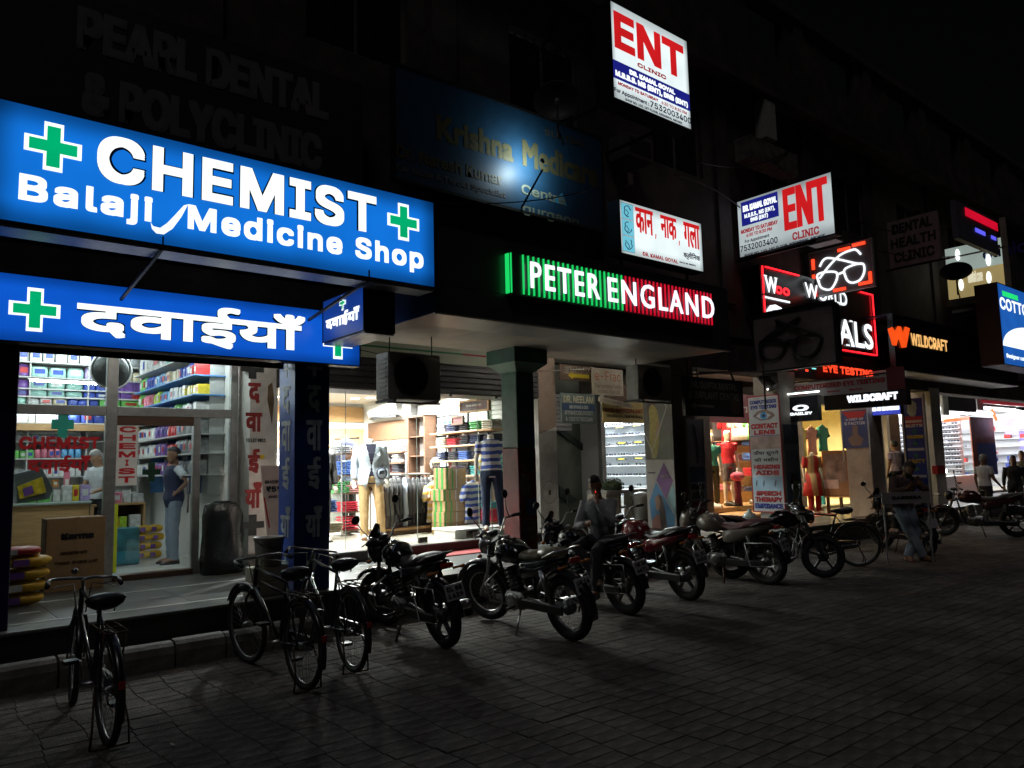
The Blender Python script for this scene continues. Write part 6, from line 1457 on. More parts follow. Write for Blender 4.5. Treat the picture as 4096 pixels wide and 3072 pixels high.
# mannequins
pf = thing('display_platform', 'white display platform under the striped shirt mannequin', 'platform', (8.1, 10.5, FZ)); add('platform_top', MB().bbox(7.3, 8.7, 10.26, 10.95, FZ+.12, FZ+.15, .006), m_intw, pf); add('platform_leg', MB().bbox(7.32, 7.55, 10.3, 10.9, FZ, FZ+.12, .004).bbox(8.2, 8.68, 10.3, 10.9, FZ, FZ+.12, .004), m_intw, pf)
mp = dict(head=(.0,0,1.58))
P3 = at(1970, 2120, Z=FZ+.15)
def stand(t, J): add('stand_rod', MB().tube([(-.02,0,.0),(-.02,0,.9)], .01, 6), m_alu, t); add('stand_base', MB().cyl((-.02,0,0),(-.02,0,.012), .17, 20), m_alu, t)
figure('mannequin', 'headless mannequin in a blue and white striped polo and dark jeans on the platform', 'mannequin', (P3.x, P3.y, FZ+.15), math.radians(-118), dict(elL=(-.02,.25,1.13), wrL=(.06,.25,.9), haL=(.1,.24,.8), hipL=(0,.09,.92), kneeL=(.05,.12,.5), ankL=(.02,.16,.09), toeL=(.18,.2,.03)), m_mann, st_blue, cloth('dark_denim', (.015,.03,.07)), m_shoe_b, None, head=False, scale=1.0, extras=stand)
figure('mannequin', 'headless mannequin in a pale grey blazer over a dark shirt with khaki trousers', 'mannequin', (6.48, 11.55, FZ), math.radians(-112), dict(kneeL=(.03,.14,.5), ankL=(-.04,.17,.09), toeL=(.12,.22,.03), ankR=(.05,-.1,.09), toeR=(.21,-.12,.03)), m_mann, cloth('dark_navy_shirt', (.012,.013,.03)), cloth('khaki_twill', (.42,.28,.13)), m_shoe_b, None, head=False, scale=1.1, sleeve='long', jacket=cloth('pale_grey_linen', (.42,.47,.52)), extras=stand)
figure('mannequin', 'bald mannequin in a dark suit with purple shirt partly behind the blue column', 'mannequin', (5.66, 11.75, FZ), math.radians(-95), dict(), m_mann, cloth('purple_satin', (.2,.1,.32)), cloth('black_trouser', (.015,.015,.016)), m_shoe_k, None, head=True, scale=1.02, sleeve='long', jacket=cloth('charcoal_wool', (.022,.02,.02)), extras=stand)
bd = thing('rosette_tag', 'round ruffled discount tag on the grey blazer', 'tag', (6.6, 11.3, 1.5)); c = at(1527, 1893, Y=11.28)
add('ruffle', MB().lathe([(0,-.006),(.105,-.006),(.105,.006),(0,.006)], tuple(c), 'y', 14), mat('black_ruffle', (.03,.03,.05), .7), bd); add('tag_face', MB().lathe([(0,-.01),(.08,-.01),(.08,.0),(0,.0)], tuple(c), 'y', 24), mat('blue_grey_tag', (.3,.36,.45), .5), bd)
fr = FY(11.27); quadtxt(bd, fr, '80', ((1516,1884),(1534,1884),(1534,1897),(1516,1897)), m_print_k, bold=.004)
figure('person', 'shop assistant with dark hair and blue shirt peering out behind the grey blazer mannequin', 'person', (*at(1392, 2150, Y=13.0).xy, FZ), math.radians(-75), dict(), m_skin, cloth('light_blue_shirt', (.3,.4,.55)), cloth('black_trouser2', (.02,.02,.02)), m_shoe_k, 'short', scale=.93, sleeve='half')
glow('bright_tube', (.95,.98,1), 330)
# ================================================================ STAIR BAY, SPECTACLE SHOP AND SHOPS FURTHER ALONG
rr = random.Random(23)
c4b = lambda x, y: (2100+x*.36166, 1400+y*.36166)
m_gg = mat('grey_green_wall', (.16,.18,.15), .7, var=.15, scale=4, dirt=.35)
sb = thing('stair_wall', 'grey green wall beside the dim staircase with a dark sloping stringer', 'wall', (10.2, 11.3, PZ))
add('wall_face', MB().box(9.36, 11.25, 11.3, 11.4, PZ, 3.74), m_gg, sb)
fr = FY(11.3)
def band(pts, m, nm, d0=.0, d1=.06):
    mb = MB(); fr.poly(mb, [fr.q(*p) for p in pts], d0, d1); add(nm, mb, m, sb)
m_dg = mat('dark_green_stringer', (.02,.035,.028), .5)
band([c4b(330,815), c4b(800,1180), c4b(800,1250), c4b(330,890)], m_dg, 'stringer'); band([c4b(360,1500), c4b(560,1659), c4b(480,1700), c4b(360,1620)], m_dg, 'stringer')
for i in range(9): add('stair_tread', MB().box(9.4+i*.17, 9.6+i*.17, 11.28, 11.3, 2.35-i*.16, 2.37-i*.16), m_gg, sb)
fr9 = FY(9.95)
# wall above and poster boards there
m_pip = mat('shutter_ribs', (.25,.25,.26), .5)
rb = thing('ribbed_shutter', 'pale ribbed shutter edge beside the wall end with painted shade', 'shutter', (9.55, 10.1, 2.3)); 
for i in range(9): add('rib', MB().bbox(9.36, 9.85, 10.1, 10.15, 2.32+i*.075, 2.385+i*.075, .01), m_pip, rb)
def signboard(name, label, Y, c, board_m, rows=None, rm=None, tilt=0., thick=.03, frame_m=None, rows_kw={}):
    fr = FY(Y); R = fr.rect(*c)
    if tilt: 
        U = Vector((math.cos(tilt), 0, math.sin(tilt))); fr = Frame((0, Y, 0), U, U.cross(Vector((0,1,0)))*-1); 
        if fr.N.y > 0: fr = Frame((0, Y, 0), U, U.cross(Vector((0,1,0))))
        R = fr.rect(*c)
    t = thing(name, label, 'sign', fr.pt((R[0]+R[1])/2, R[2])); add('board', fr.box(MB(), *R, -thick, 0), board_m, t)
    if frame_m:
        mb = MB(); w = .025
        for a in ((R[0]-w,R[1]+w,R[3],R[3]+w),(R[0]-w,R[1]+w,R[2]-w,R[2]),(R[0]-w,R[0],R[2],R[3]),(R[1],R[1]+w,R[2],R[3])): fr.box(mb, *a, -thick-.004, .008)
        add('frame', mb, frame_m, t)
    if rows: text_rows(t, fr, (R[0]+.03, R[1]-.03, R[2]+.02, R[3]-.02), rows, rm or m_print_k, **rows_kw)
    return t, fr, R
m_umb = mat('brown_signboard', (.09,.055,.035), .6, var=.3); m_ylb = mat('yellow_signboard', (.65,.5,.2), .6, var=.15, dirt=.3); m_crm = mat('cream_signboard', (.55,.48,.36), .6, var=.15, dirt=.3); m_grb = mat('grey_green_signboard', (.09,.12,.11), .5)
t, fr, R = signboard('tailor_arrow_board', 'brown speciality tailoring board with a yellow arrow under the soffit', 9.8, (c4b(385,150),c4b(780,190),c4b(750,345),c4b(390,335)), m_umb, [('SPECIALITY',1,.8),('TAILORING & SUITS',.9,.9),('',1,1)], m_crm)
mb = MB(); z = R[2]+.09; u = (R[0]+R[1])/2; fr.poly(mb, [(u-.25,z),(u-.12,z+.07),(u-.12,z+.035),(u+.3,z+.035),(u+.3,z-.035),(u-.12,z-.035),(u-.12,z-.07)], .004); add('arrow', mb, m_print_y, t)
t, fr, R = signboard('fashion_board', 'tilted cream board for a feminine fashion shop with faded orange letters', 9.6, (c4b(748,200),c4b(1085,215),c4b(1085,545),c4b(745,450)), m_crm, [('e-Frac',2.2,.9,mat('faded_orange', (.4,.1,.03), .6)),('The Feminine Family',1,.95),('TAILORING . COSMETICS',.7,.8)], m_umb)
t, fr, R = signboard('doctor_board', 'dark grey green board for a gynaecologist with pale letters', 9.35, (c4b(400,490),c4b(770,475),c4b(785,800),c4b(408,830)), m_grb, [('DR. NEELAM',1.6,.95,mat('pale_cream_letters', (.42,.4,.28), .6)),('MD GYNAE & OBS',.8,.6),('GYNAECOLOGIST',1,.9),('& OBSTETRICIAN',1,.85)], mat('pale_letter_paint', (.35,.38,.35), .6), rows_kw=dict(bold=.004))
panel(t, fr, (R[0]+.01, R[1]-.01, R[2]+(R[3]-R[2])*.42, R[2]+(R[3]-R[2])*.66), mat('dull_navy_band', (.03,.06,.12), .5), .002, 'navy_band')
t, fr, R = signboard('eye_specialist_board', 'yellow eye specialist board hung below the AC unit', 9.3, (c4b(862,560),c4b(1328,590),c4b(1330,820),c4b(860,790)), m_ylb, [('DR. JAB',1.1,.4,m_umb),('EYE SPECIALIST',1.3,.95,mat('orange_red_letters', (.42,.06,.03), .6)),('CHAMBER 101, Aggarwal Arcade',1,.9),('',.8,1)], mat('olive_letters', (.12,.12,.06), .6), rows_kw=dict(bold=.003))
t, fr, R = signboard('tailor_strip', 'slanting narrow strip reading tailoring lab across the yellow board', 9.2, (c4b(820,505),c4b(1180,600),c4b(1180,655),c4b(820,560)), m_crm, [('TAILORING LAB',1,.92)], m_print_k, tilt=-.12)
t, fr, R = signboard('implant_centre_board', 'dark hanging dental implant centre board with a grey arrow', 7.6, ((2743,1523),(2965,1520),(2970,1655),(2740,1665)), mat('near_black_board', (.05,.042,.038), .6), [('DR. GUPTA DENTAL',1,.85),('& IMPLANT CENTRE',1.1,.92),('',1.3,1)], mat('dim_grey_letters', (.3,.28,.25), .6), frame_m=m_iron, thick=.05, rows_kw=dict(bold=.004))
a = R; mb = MB(); z = R[2]+.14; fr.poly(mb, [(R[0]+.12,z),(R[0]+.25,z+.06),(R[0]+.25,z+.02),(R[0]+.75,z+.02),(R[0]+.75,z-.02),(R[0]+.25,z-.02),(R[0]+.25,z-.06)], .004); add('arrow', mb, _tex['dim_grey_letters'], t)
panel(t, fr, (R[1]-.35, R[1]-.08, R[2]+.02, R[2]+.3), mat('brown_picture', (.09,.055,.03), .6, var=.5), .003, 'brown_picture')
add('hook', MB().tube([fr.pt(R[0]+.1, R[3]), fr.pt(R[0]+.08, R[3]+.35)], .015, 6).tube([fr.pt(R[1]-.2, R[3]), fr.pt(R[1]-.45, R[3]+.38)], .02, 6).tube([fr.pt(R[0]+.35, R[3]), fr.pt(R[0]+.3, R[3]+.35)], .012, 6), m_iron, t)
lf = thing('sign_hanger', 'rusty steel hanging frame under the corner of the menswear soffit', 'frame', (10.5, 7.4, 3.1))
for a, b in (((9.8,7.2,3.08),(12.3,7.7,3.3)),((9.8,7.9,3.1),(12.2,7.9,3.32)),((12.25,7.6,3.4),(12.25,7.6,2.6))): add('rod', MB().tube([a, b], .016, 6), m_iron, lf)
ac_unit('bracket_ac_unit', 'outdoor AC unit with pale side on brackets above the yellow board', 8.98, 9.80, 7.72, 7.98, 2.68, 3.22)
# ---- spectacle shop
m_lightw = mat('bright_white_laminate', (.75,.77,.8), .4, var=.02)
structure('spectacle_shop_floor', MB().box(11.25, 13.75, 10.75, 14.5, PZ, .45), m_tilei); structure('spectacle_shop_ceiling', MB().box(11.25, 13.75, 10.75, 14.5, 3.1, 3.15), m_lightw)
structure('spectacle_shop_wall', MB().box(11.25, 13.75, 13.4, 13.5, .45, 3.1).box(11.25, 11.3, 10.75, 13.4, .45, 3.1).box(13.7, 13.75, 10.75, 13.4, .45, 3.1), m_lightw)
sp_ = thing('spectacle_shopfront', 'grey framed shopfront of the bright spectacle shop', 'shopfront', (12, 10.7, PZ))
for a in ((11.2,11.32,PZ,3.3),(12.66,12.76,PZ,3.3)): add('frame', MB().bbox(a[0], a[1], 10.66, 10.76, a[2], a[3], .005), m_alu, sp_)
add('head_rail', MB().box(11.32, 12.66, 10.67, 10.75, 2.75, 3.3), m_umb, sp_); add('side_panel', MB().box(12.76, 13.75, 10.67, 10.75, PZ, 3.3), m_gg, sp_)
add('pane', MB().box(11.32, 12.66, 10.7, 10.706, .9, 2.75), m_glass, sp_)
dw = thing('spectacle_display', 'bright white display wall of spectacle shelves with black brand plates', 'shelving', (12.6, 13.3, 1))
for i in range(9):
    z = .95+i*.235
    add('shelf', MB().box(13.45, 13.7, 10.85, 13.35, z-.012, z), m_lightw, dw)
for i, (x, y) in enumerate(((1050,855),(1240,835),(1070,1028),(1255,1018),(1070,1205),(1265,1197))):
    p = at(*c4b(x, y), X=13.44); add('brand_plate', MB().bbox(p.x-.02, p.x, p.y-.17, p.y+.17, p.z-.03, p.z+.03, .004), m_print_k, dw); add('plate_print', MB().box(p.x-.023, p.x-.02, p.y-.1, p.y+.1, p.z-.01, p.z+.01), m_print_y, dw)
def specs_me():
    mb = MB()
    for s in (-1, 1): mb.tube([(s*.035+math.cos(a)*.027, -.005, .02+math.sin(a)*.019) for a in [2*math.pi*i/10 for i in range(10)]], .0045, 4, closed=True); mb.add([(s*.035+math.cos(2*math.pi*i/8)*.025, -.004, .02+math.sin(2*math.pi*i/8)*.017) for i in range(8)], [tuple(range(8))]); mb.beam((s*.062,0,.028), (s*.065,.12,.025), .004, .006)
    mb.beam((-.01,0,.026), (.01,0,.026), .004, .005); return mb.mesh('spectacles')
sme = specs_me(); sme.materials.append(mat('dark_spectacles', (.02,.02,.03), .2, rnd=.8))
rowz = [.95+i*.235 for i in range(9)]
for ri, z in enumerate(rowz):
    for k in range(13):
        if rr.random() < .2: continue
        o = bpy.data.objects.new('spectacles', sme); COL.objects.link(o); o.location = (13.48, 10.95+k*.185+rr.uniform(-.02,.02), z+.005); o.scale = (1.25,)*3; o.rotation_euler = (0, 0, -math.pi/2+rr.uniform(-.2,.2))
        tag(o, f'dark spectacles on the {("lowest","second","third","fourth","fifth","sixth","seventh","eighth","topmost")[ri]} shelf of the bright display wall', 'spectacles', f'spectacles on display shelf {("one","two","three","four","five","six","seven","eight","nine")[ri]}')
strip_light('tube lamp across the spectacle shop ceiling', (12.9, 11.2, 3.05), (12.9, 13.0, 3.05), glow('spectacle_shop_tube', (.95,.98,1), 900)); strip_light('tube lamp near the spectacle shop window head', (11.5, 11.2, 3.02), (13.2, 11.2, 3.02), _tex['spectacle_shop_tube'])
rd = thing('reception_desk', 'white reception desk with open niches on the veranda before the staircase', 'counter', (10.4, 9.3, PZ))
dx0, dx1, dy = 9.75, 11.25, 9.2
add('desk_top', MB().bbox(dx0, dx1, dy, dy+.5, 1.18, 1.24, .006), mat('grey_desk_top', (.28,.27,.25), .4), rd)
for x in (dx0, dx0+.35, dx0+.95, dx1-.3): add('upright', MB().bbox(x, x+(.32 if x in (dx0, dx1-.3) else .03), dy+.02, dy+.48, PZ, 1.18, .004), mat('cream_laminate', (.5,.46,.36), .5), rd)
add('shelf', MB().box(dx0+.32, dx1-.3, dy+.02, dy+.48, .92, .95), _tex['grey_desk_top'], rd)
pl_ = thing('round_topiary', 'small clipped round bush standing on the reception desk', 'plant', (9.95, 9.35, 1.24)); c = at(2450, 1930, Y=9.35)
m_leaf = mat('dull_leaves', (.05,.075,.035), .8, var=.4, scale=40); mb = MB()
for i in range(420):
    a, h = rr.uniform(0, 6.28), rr.uniform(-.4, 1); r = math.sqrt(1-h*h)*.19; p = Vector((c.x+math.cos(a)*r, c.y+math.sin(a)*r, 1.31+h*.14)); q = .022
    mb.add([p+Vector((rr.uniform(-q,q), rr.uniform(-q,q), rr.uniform(-q,q))) for _ in range(3)], [(0,1,2)])
mb.ball((c.x, c.y, 1.3), (.17,.17,.13), 14, 8); add('foliage', mb, m_leaf, pl_)
wc = thing('water_can', 'grey cylindrical water can standing by the fashion poster', 'water can', at(2567, 2105, Y=9.0)); c = at(2567, 2050, Y=9.0)
add('can_body', MB().lathe([(0,-.24),(.16,-.24),(.17,-.2),(.165,-.05),(.17,0),(.165,.12),(.17,.17),(.13,.22),(.05,.25),(0,.25)], (c.x, c.y, PZ+.55), 'z', 20), mat('grey_plastic', (.22,.22,.2), .4), wc); add('can_stand', MB().bbox(c.x-.2, c.x+.2, c.y-.2, c.y+.2, PZ, PZ+.3, .01), m_umb, wc)
# ---- posters on the brown column (face towards the viewer's side)
frp = FXm(10.12); po = thing('fashion_poster', 'tall column poster, woman in yellow above, long haired woman in a blue diamond below', 'poster', (10.1, 8.3, PZ+.3))
R = (-8.61, -8.01, .62, 2.98); u0, u1 = R[0], R[1]; w = u1-u0
add('board', frp.box(MB(), *R, .001, .012), mat('poster_white', (.42,.4,.37), .5), po)
def pz(y): return R[3]-(y-600)/(1700-600)*(R[3]-R[2])
def pu(x): return u0+(x-1345)/(1720-1345)*w
def pp_(pts, m, d, nm): mb = MB(); frp.poly(mb, [(pu(x), pz(y)) for x, y in pts], d); add(nm, mb, m, po)
pp_([(1345,600),(1715,600),(1715,1175),(1345,1170)], mat('poster_olive', (.10,.10,.075), .5, var=.35, scale=5), .014, 'upper_picture')
sk = mat('poster_skin', (.32,.19,.13), .5); hr = mat('poster_hair', (.05,.03,.025), .5)
pp_([(1400,620),(1460,600),(1510,640),(1500,760),(1470,860),(1420,900),(1395,800)], hr, .0155, 'printed_hair'); pp_([(1440,625),(1480,625),(1490,665),(1470,700),(1450,700),(1438,665)], sk, .017, 'printed_face')
pp_([(1420,770),(1460,735),(1500,750),(1540,800),(1555,950),(1530,1060),(1500,1160),(1430,1160),(1410,1000),(1425,880)], mat('poster_gold', (.3,.25,.06), .5, var=.3, scale=20), .0165, 'printed_dress')
pp_([(1540,810),(1560,900),(1500,1010),(1490,990),(1535,900)], sk, .018, 'printed_arm')
for a in ([(1510,605),(1518,605),(1668,765),(1660,772)], [(1668,765),(1660,760),(1440,1100),(1450,1105)], [(1345,960),(1350,950),(1480,1160),(1470,1165)]): pp_(a, mat('poster_line', (.4,.4,.36), .5), .019, 'printed_line')
pp_([(1590,1195),(1695,1335),(1600,1475),(1480,1330)], mat('poster_purple', (.17,.07,.22), .5), .0145, 'purple_diamond'); pp_([(1475,1345),(1700,1600),(1690,1700),(1400,1700),(1375,1500)], mat('poster_blue', (.06,.22,.42), .5), .0142, 'blue_diamond'); pp_([(1700,1355),(1715,1420),(1715,1600),(1610,1480)], mat('poster_aqua', (.22,.4,.42), .5), .0143, 'aqua_diamond')
pp_([(1490,1440),(1540,1450),(1580,1560),(1600,1700),(1520,1700),(1500,1560)], hr, .016, 'printed_hair'); pp_([(1450,1470),(1500,1440),(1520,1500),(1500,1570),(1465,1560)], sk, .0165, 'printed_face'); pp_([(1400,1640),(1470,1590),(1540,1620),(1560,1700),(1400,1700)], mat('poster_rose', (.28,.13,.11), .5), .0158, 'printed_top')
lettering(po, frp, 'Premier', (pu(1375), pu(1475), pz(1280), pz(1265)), m_print_k, d=.0145, bold=.002); lettering(po, frp, 'MOST LOVED', (pu(1540), pu(1650), pz(1310), pz(1295)), _tex['poster_white'], d=.016, bold=.002)
t = thing('hearing_aids_strip', 'narrow upright hearing aids board on the brown column beside the motorcycle mirror', 'sign', (10.6, 7.95, PZ)); fr = FY(7.97)
R = (10.44, 10.86, .75, 2.42); add('board', fr.box(MB(), *R, -.03, 0), mat('hearing_board_white', (.45,.46,.5), .5), t); 
for u in (R[0]-.03, R[1]): add('side_frame', fr.box(MB(), u, u+.03, R[2], R[3], -.03, .01), m_alu, t)
mb = MB(); fr.poly(mb, [(R[0]+.1+.12*math.sin(k*.5)*.3+(.12 if k > 7 else 0), 0) for k in range(0)] or [(R[0]+.13,2.35),(R[0]+.22,2.3),(R[0]+.29,1.95),(R[0]+.28,1.7),(R[0]+.22,1.65),(R[0]+.2,1.9)], .003); add('printed_ear_hook', mb, mat('pale_grey_print', (.16,.17,.2), .5), t)
text_rows(t, fr, (R[0]+.02, R[1]-.02, .8, 1.35), [('HEARING',1,.95),('AIDS',1.2,.8),('SPEECH',1,.95,m_print_r),('THERAPY',1,.95,m_print_r)], m_print_k, bold=.006)
add('blue_field', fr.box(MB(), R[0]+.001, R[1]-.001, 1.36, 1.62, .0015, .003), mat('pale_blue_print', (.12,.17,.26), .5), t)
# ---- contact lens column boards
fr = FXm(13.39); t = thing('contact_lens_board', 'tall red edged white board with an eye picture, contact lens and hearing aids words', 'sign', (13.36, 8.3, .8))
A = lambda y: fr.q(3085, y)[1]; u0, u1 = -8.68, -8.02; R = (u0, u1, A(2046), A(1583))
add('board', fr.box(MB(), *R, .001, .02), mat('board_white', (.55,.56,.56), .5), t)
mb = MB(); 
for a in ((R[0]-.02,R[1]+.02,R[3],R[3]+.02),(R[0]-.02,R[1]+.02,R[2]-.02,R[2]),(R[0]-.02,R[0],R[2],R[3]),(R[1],R[1]+.02,R[2],R[3])): fr.box(mb, *a, .001, .024)
add('red_border', mb, m_print_r, t)
U = lambda f: u0+(u1-u0)*f
def ln(s, y0, y1, a, b, m, **k): lettering(t, fr, s, (U(a), U(b), A(y1), A(y0)), m, d=.0225, bold=k.pop('bold', .009), **k)
ln('COMPUTERISED', 1597, 1612, .06, .94, m_print_b, bold=.005); ln('EYE TESTING', 1618, 1633, .08, .94, m_print_b, bold=.006); ln('CONTACT', 1692, 1713, .06, .95, m_print_r); ln('LENS', 1718, 1737, .15, .85, m_print_r)
mb = MB(); cu, cv = U(.5), A(1660)
fr.poly(mb, [(cu-.24,cv),(cu-.12,cv+.1),(cu+.05,cv+.12),(cu+.2,cv+.05),(cu+.25,cv-.02),(cu+.12,cv-.09),(cu-.08,cv-.1)], .0215); add('printed_eyelid', mb, mat('eye_shadow_print', (.25,.18,.15), .5, var=.4), t)
mb = MB(); fr.poly(mb, [(cu-.17,cv-.01),(cu-.08,cv+.05),(cu+.04,cv+.06),(cu+.16,cv),(cu+.05,cv-.07),(cu-.06,cv-.07)], .0225); add('printed_eye', mb, m_print_w, t)
n = 14; mb = MB(); fr.poly(mb, [(cu+math.cos(2*math.pi*i/n)*.075, cv-.005+math.sin(2*math.pi*i/n)*.075) for i in range(n)], .0235); add('printed_iris', mb, mat('iris_blue', (.08,.3,.6), .4), t); mb = MB(); fr.poly(mb, [(cu+math.cos(2*math.pi*i/n)*.028, cv-.005+math.sin(2*math.pi*i/n)*.028) for i in range(n)], .0245); add('printed_pupil', mb, m_print_k, t)
panel(t, fr, (U(0), U(1), A(1742)-.004, A(1740)), m_print_b, .0215, 'rule'); panel(t, fr, (U(0.02), U(.98), A(1795), A(1744)), mat('ear_photo_print', (.42,.3,.26), .5, var=.35, scale=7), .0215, 'printed_ear')
lettering(t, fr, 'ऊँचा सुनने', (U(.08), U(.92), A(1818), A(1806)), m_print_k, d=.0225, bold=.003); lettering(t, fr, 'की मशीन', (U(.1), U(.9), A(1846), A(1834)), m_print_k, d=.0225, bold=.003)
ln('HEARING', 1858, 1876, .08, .94, m_print_r); ln('AIDS', 1881, 1900, .12, .9, m_print_r); panel(t, fr, (U(.0), U(1), A(1962), A(1907)), mat('sky_gradient_print', (.35,.5,.6), .5, var=.15), .0215, 'blue_field')
for f in (.12, .36, .74): 
    mb = MB(); fr.poly(mb, [(U(f),A(1950)),(U(f)+.03,A(1935)),(U(f)+.035,A(1922)),(U(f)+.015,A(1920)),(U(f)-.01,A(1935))], .0225); add('printed_device', mb, mat('device_print', (.12,.12,.15), .5), t)
ln('SPEECH', 1964, 1983, .1, .92, m_print_r); ln('THERAPY', 1988, 2008, .06, .95, m_print_r); ln('EMPIDANCE', 2014, 2034, .05, .96, m_print_b, bold=.007)
fr = FY(8.0); t = thing('eyewear_poster', 'poster of a man in dark sunglasses on the side of the pale column', 'poster', (13.7, 7.97, .7)); R = (13.46, 13.97, .72, 2.38)
add('board', fr.box(MB(), *R, .001, .012), mat('poster_grey', (.2,.2,.21), .5), t); panel(t, fr, (R[0], R[1], .72, 1.45), mat('poster_steel_blue', (.08,.14,.22), .5, var=.2), .0135, 'blue_field')
def f2(pts, m, d, nm): mb = MB(); fr.poly(mb, [(13.46+x*.51, z) for x, z in pts], d); add(nm, mb, m, t)
f2([(.25,1.0),(.2,1.25),(.35,1.42),(.65,1.43),(.8,1.3),(.78,1.1)], hr, .0145, 'printed_hair'); f2([(.4,.98),(.38,1.22),(.5,1.3),(.72,1.28),(.78,1.12),(.68,.98),(.55,.92)], mat('poster_green_skin', (.22,.24,.14), .5), .0155, 'printed_face'); f2([(.4,1.2),(.8,1.2),(.78,1.13),(.62,1.16),(.42,1.13)], m_print_k, .0165, 'printed_sunglasses'); f2([(.0,.73),(.1,.88),(.4,.96),(.7,.94),(.95,.85),(1,.73)], mat('poster_khaki', (.2,.19,.05), .5), .0152, 'printed_shirt')
lettering(t, fr, 'DES', (13.5, 13.9, 1.74, 1.86), mat('thin_grey_letters', (.08,.08,.09), .5), d=.014); panel(t, fr, (R[0], R[1], 2.0, 2.38), mat('poster_dark_photo', (.04,.05,.06), .5, var=.6, scale=12), .0135, 'dark_photo')
tb = thing('clear_jar', 'big clear water jar standing at the foot of the pale column', 'jar', (13.6, 7.9, PZ)); c = at(3078, 2090, Y=7.75)
add('jar_body', MB().lathe([(0,0),(.13,0),(.14,.05),(.14,.26),(.1,.33),(.03,.38),(.03,.42),(0,.42)], (c.x, 7.93-.15+.0, PZ) if False else (c.x, 8.15, PZ), 'z', 18), mat('frosty_plastic', (.35,.4,.36), .2), tb)
# ---- sports clothes shop
warm = mat('warm_wall', (.6,.42,.24), .6, var=.05)
structure('sports_shop_floor', MB().box(14.05, 18.3, 10.4, 14.6, PZ, .5), m_wood); structure('sports_shop_ceiling', MB().box(14.05, 18.3, 10.75, 14.6, 3.15, 3.2), warm)
structure('sports_shop_wall', MB().box(14.05, 18.3, 14.5, 14.6, .5, 3.15).box(14.05, 14.1, 10.75, 14.5, .5, 3.15).box(18.25, 18.3, 10.75, 14.5, .5, 3.15), warm)
for i, (x, y) in enumerate(((15.0,11.4),(16.2,11.3),(17.4,11.5),(15.6,13.0),(17.2,13.2))):
    t = thing('downlight', f'warm spot lamp over the {("teal figure","red figure","bare wall corner","shelf of shoes","rear racks")[i]} in the sports shop', 'lamp', (x, y, 3.14)); add('lens', MB().lathe([(0,-.006),(.08,-.006),(.09,0),(0,0)], (x, y, 3.14), 'z', 16), glow('warm_downlight', (1,.78,.5), 9), t); disc_lamp(t, (x, y, 3.12), .08, 75, (1,.78,.52))
sfs = thing('sports_shopfront', 'dark framed sports shop entrance under a pink header strip', 'shopfront', (16, 10.7, PZ))
add('post', MB().bbox(14.05, 14.75, 10.6, 10.7, PZ, 3.3, .006), mat('dark_brown_panel', (.03,.02,.018), .5), sfs)
add('header', MB().box(14.05, 18.3, 10.62, 10.7, 2.6, 3.3), mat('dull_pink_header', (.25,.08,.1), .5), sfs); lettering(sfs, FY(10.62), 'ATHLETIC - S', (14.9, 17.2, 2.86, 3.0), m_print_w, bold=.01)
add('pane', MB().box(15.9, 18.2, 10.65, 10.656, .5, 2.6), m_glass, sfs)
hk = thing('clothes_display', 'crowded wall of sportswear and a pale head bust on shelves deep in the sports shop', 'shelving', (16, 13.6, 1)); 
for z in (.9, 1.3, 1.7, 2.1): add('shelf', MB().box(17.85, 18.25, 11.0, 14.2, z-.02, z), m_wood2, hk)
SC = ('red','dark','pink','lgrey','navy','teal','cream','blue')
FCX = {}
for z, row in ((.9,'lowest'),(1.3,'second'),(1.7,'third'),(2.1,'top')):
    for k in range(7):
        cn = rr.choice(SC); foldstack((18.03, 11.3+k*.43, z), rr.randint(3,6), cn, f'stack of folded {cn.replace("lgrey","pale grey")} sportswear on the {row} rear shelf of the sports shop', f'{cn} stacks on the {row} sports shelf', w=.3, rot=RX)
for i, (x, c) in enumerate(((15.0,'green'),(15.25,'cream'),(15.5,'lgrey'),(15.8,'red'),(16.1,'dark'))): garment((17.8, x-3.6, 2.95), math.radians(100), cloth('folded_'+c, FC[c], rnd=.15), f'{c.replace("lgrey","pale grey")} sports shirt hanging high inside the sports shop', 'shirt', L=.7)
figure('mannequin', 'pale mannequin in a teal t-shirt and dark trousers in the sports shop window', 'mannequin', (15.55, 11.2, .62), math.radians(-120), dict(), m_mann, cloth('teal_jersey', (.03,.22,.17)), cloth('dark_olive', (.05,.045,.02)), m_shoe_k, None, scale=1.03)
figure('mannequin', 'pale mannequin in a red polo shirt and grey shorts in the sports shop window', 'mannequin', (16.3, 11.25, .62), math.radians(-115), dict(), m_mann, cloth('red_pique', (.5,.02,.03)), cloth('grey_short', (.12,.11,.11)), m_shoe_k, None, shorts=True, scale=1.08)
ms = thing('sports_shop_plinth', 'wooden display plinth with shoes under the sports mannequins', 'platform', (16, 11.1, .5)); add('plinth_top', MB().bbox(14.9, 18.1, 10.8, 11.7, .5, .62, .01), m_wood, ms)
for i, x in enumerate((15.2, 15.9, 16.9)): 
    p = Vector((x, 10.95, .62)); t = thing('display_shoes', ('white lime soled trainers by the teal figure','pair of dark trainers between the two figures','shiny pale trainers by the red figure')[i], 'shoes', p)
    for s in (0, .14): add('shoe', MB().loft([[(x+s+.05*math.cos(a)*k2, 10.95-.13+v, .622+max(0,math.sin(a))*h2) for a in [2*math.pi*q/8 for q in range(8)]] for v, k2, h2 in ((0,.5,.04),(.06,1,.06),(.16,.9,.1),(.25,.8,.12),(.27,.4,.1))]), (m_pvc, m_shoe_k, m_alu)[i], t)
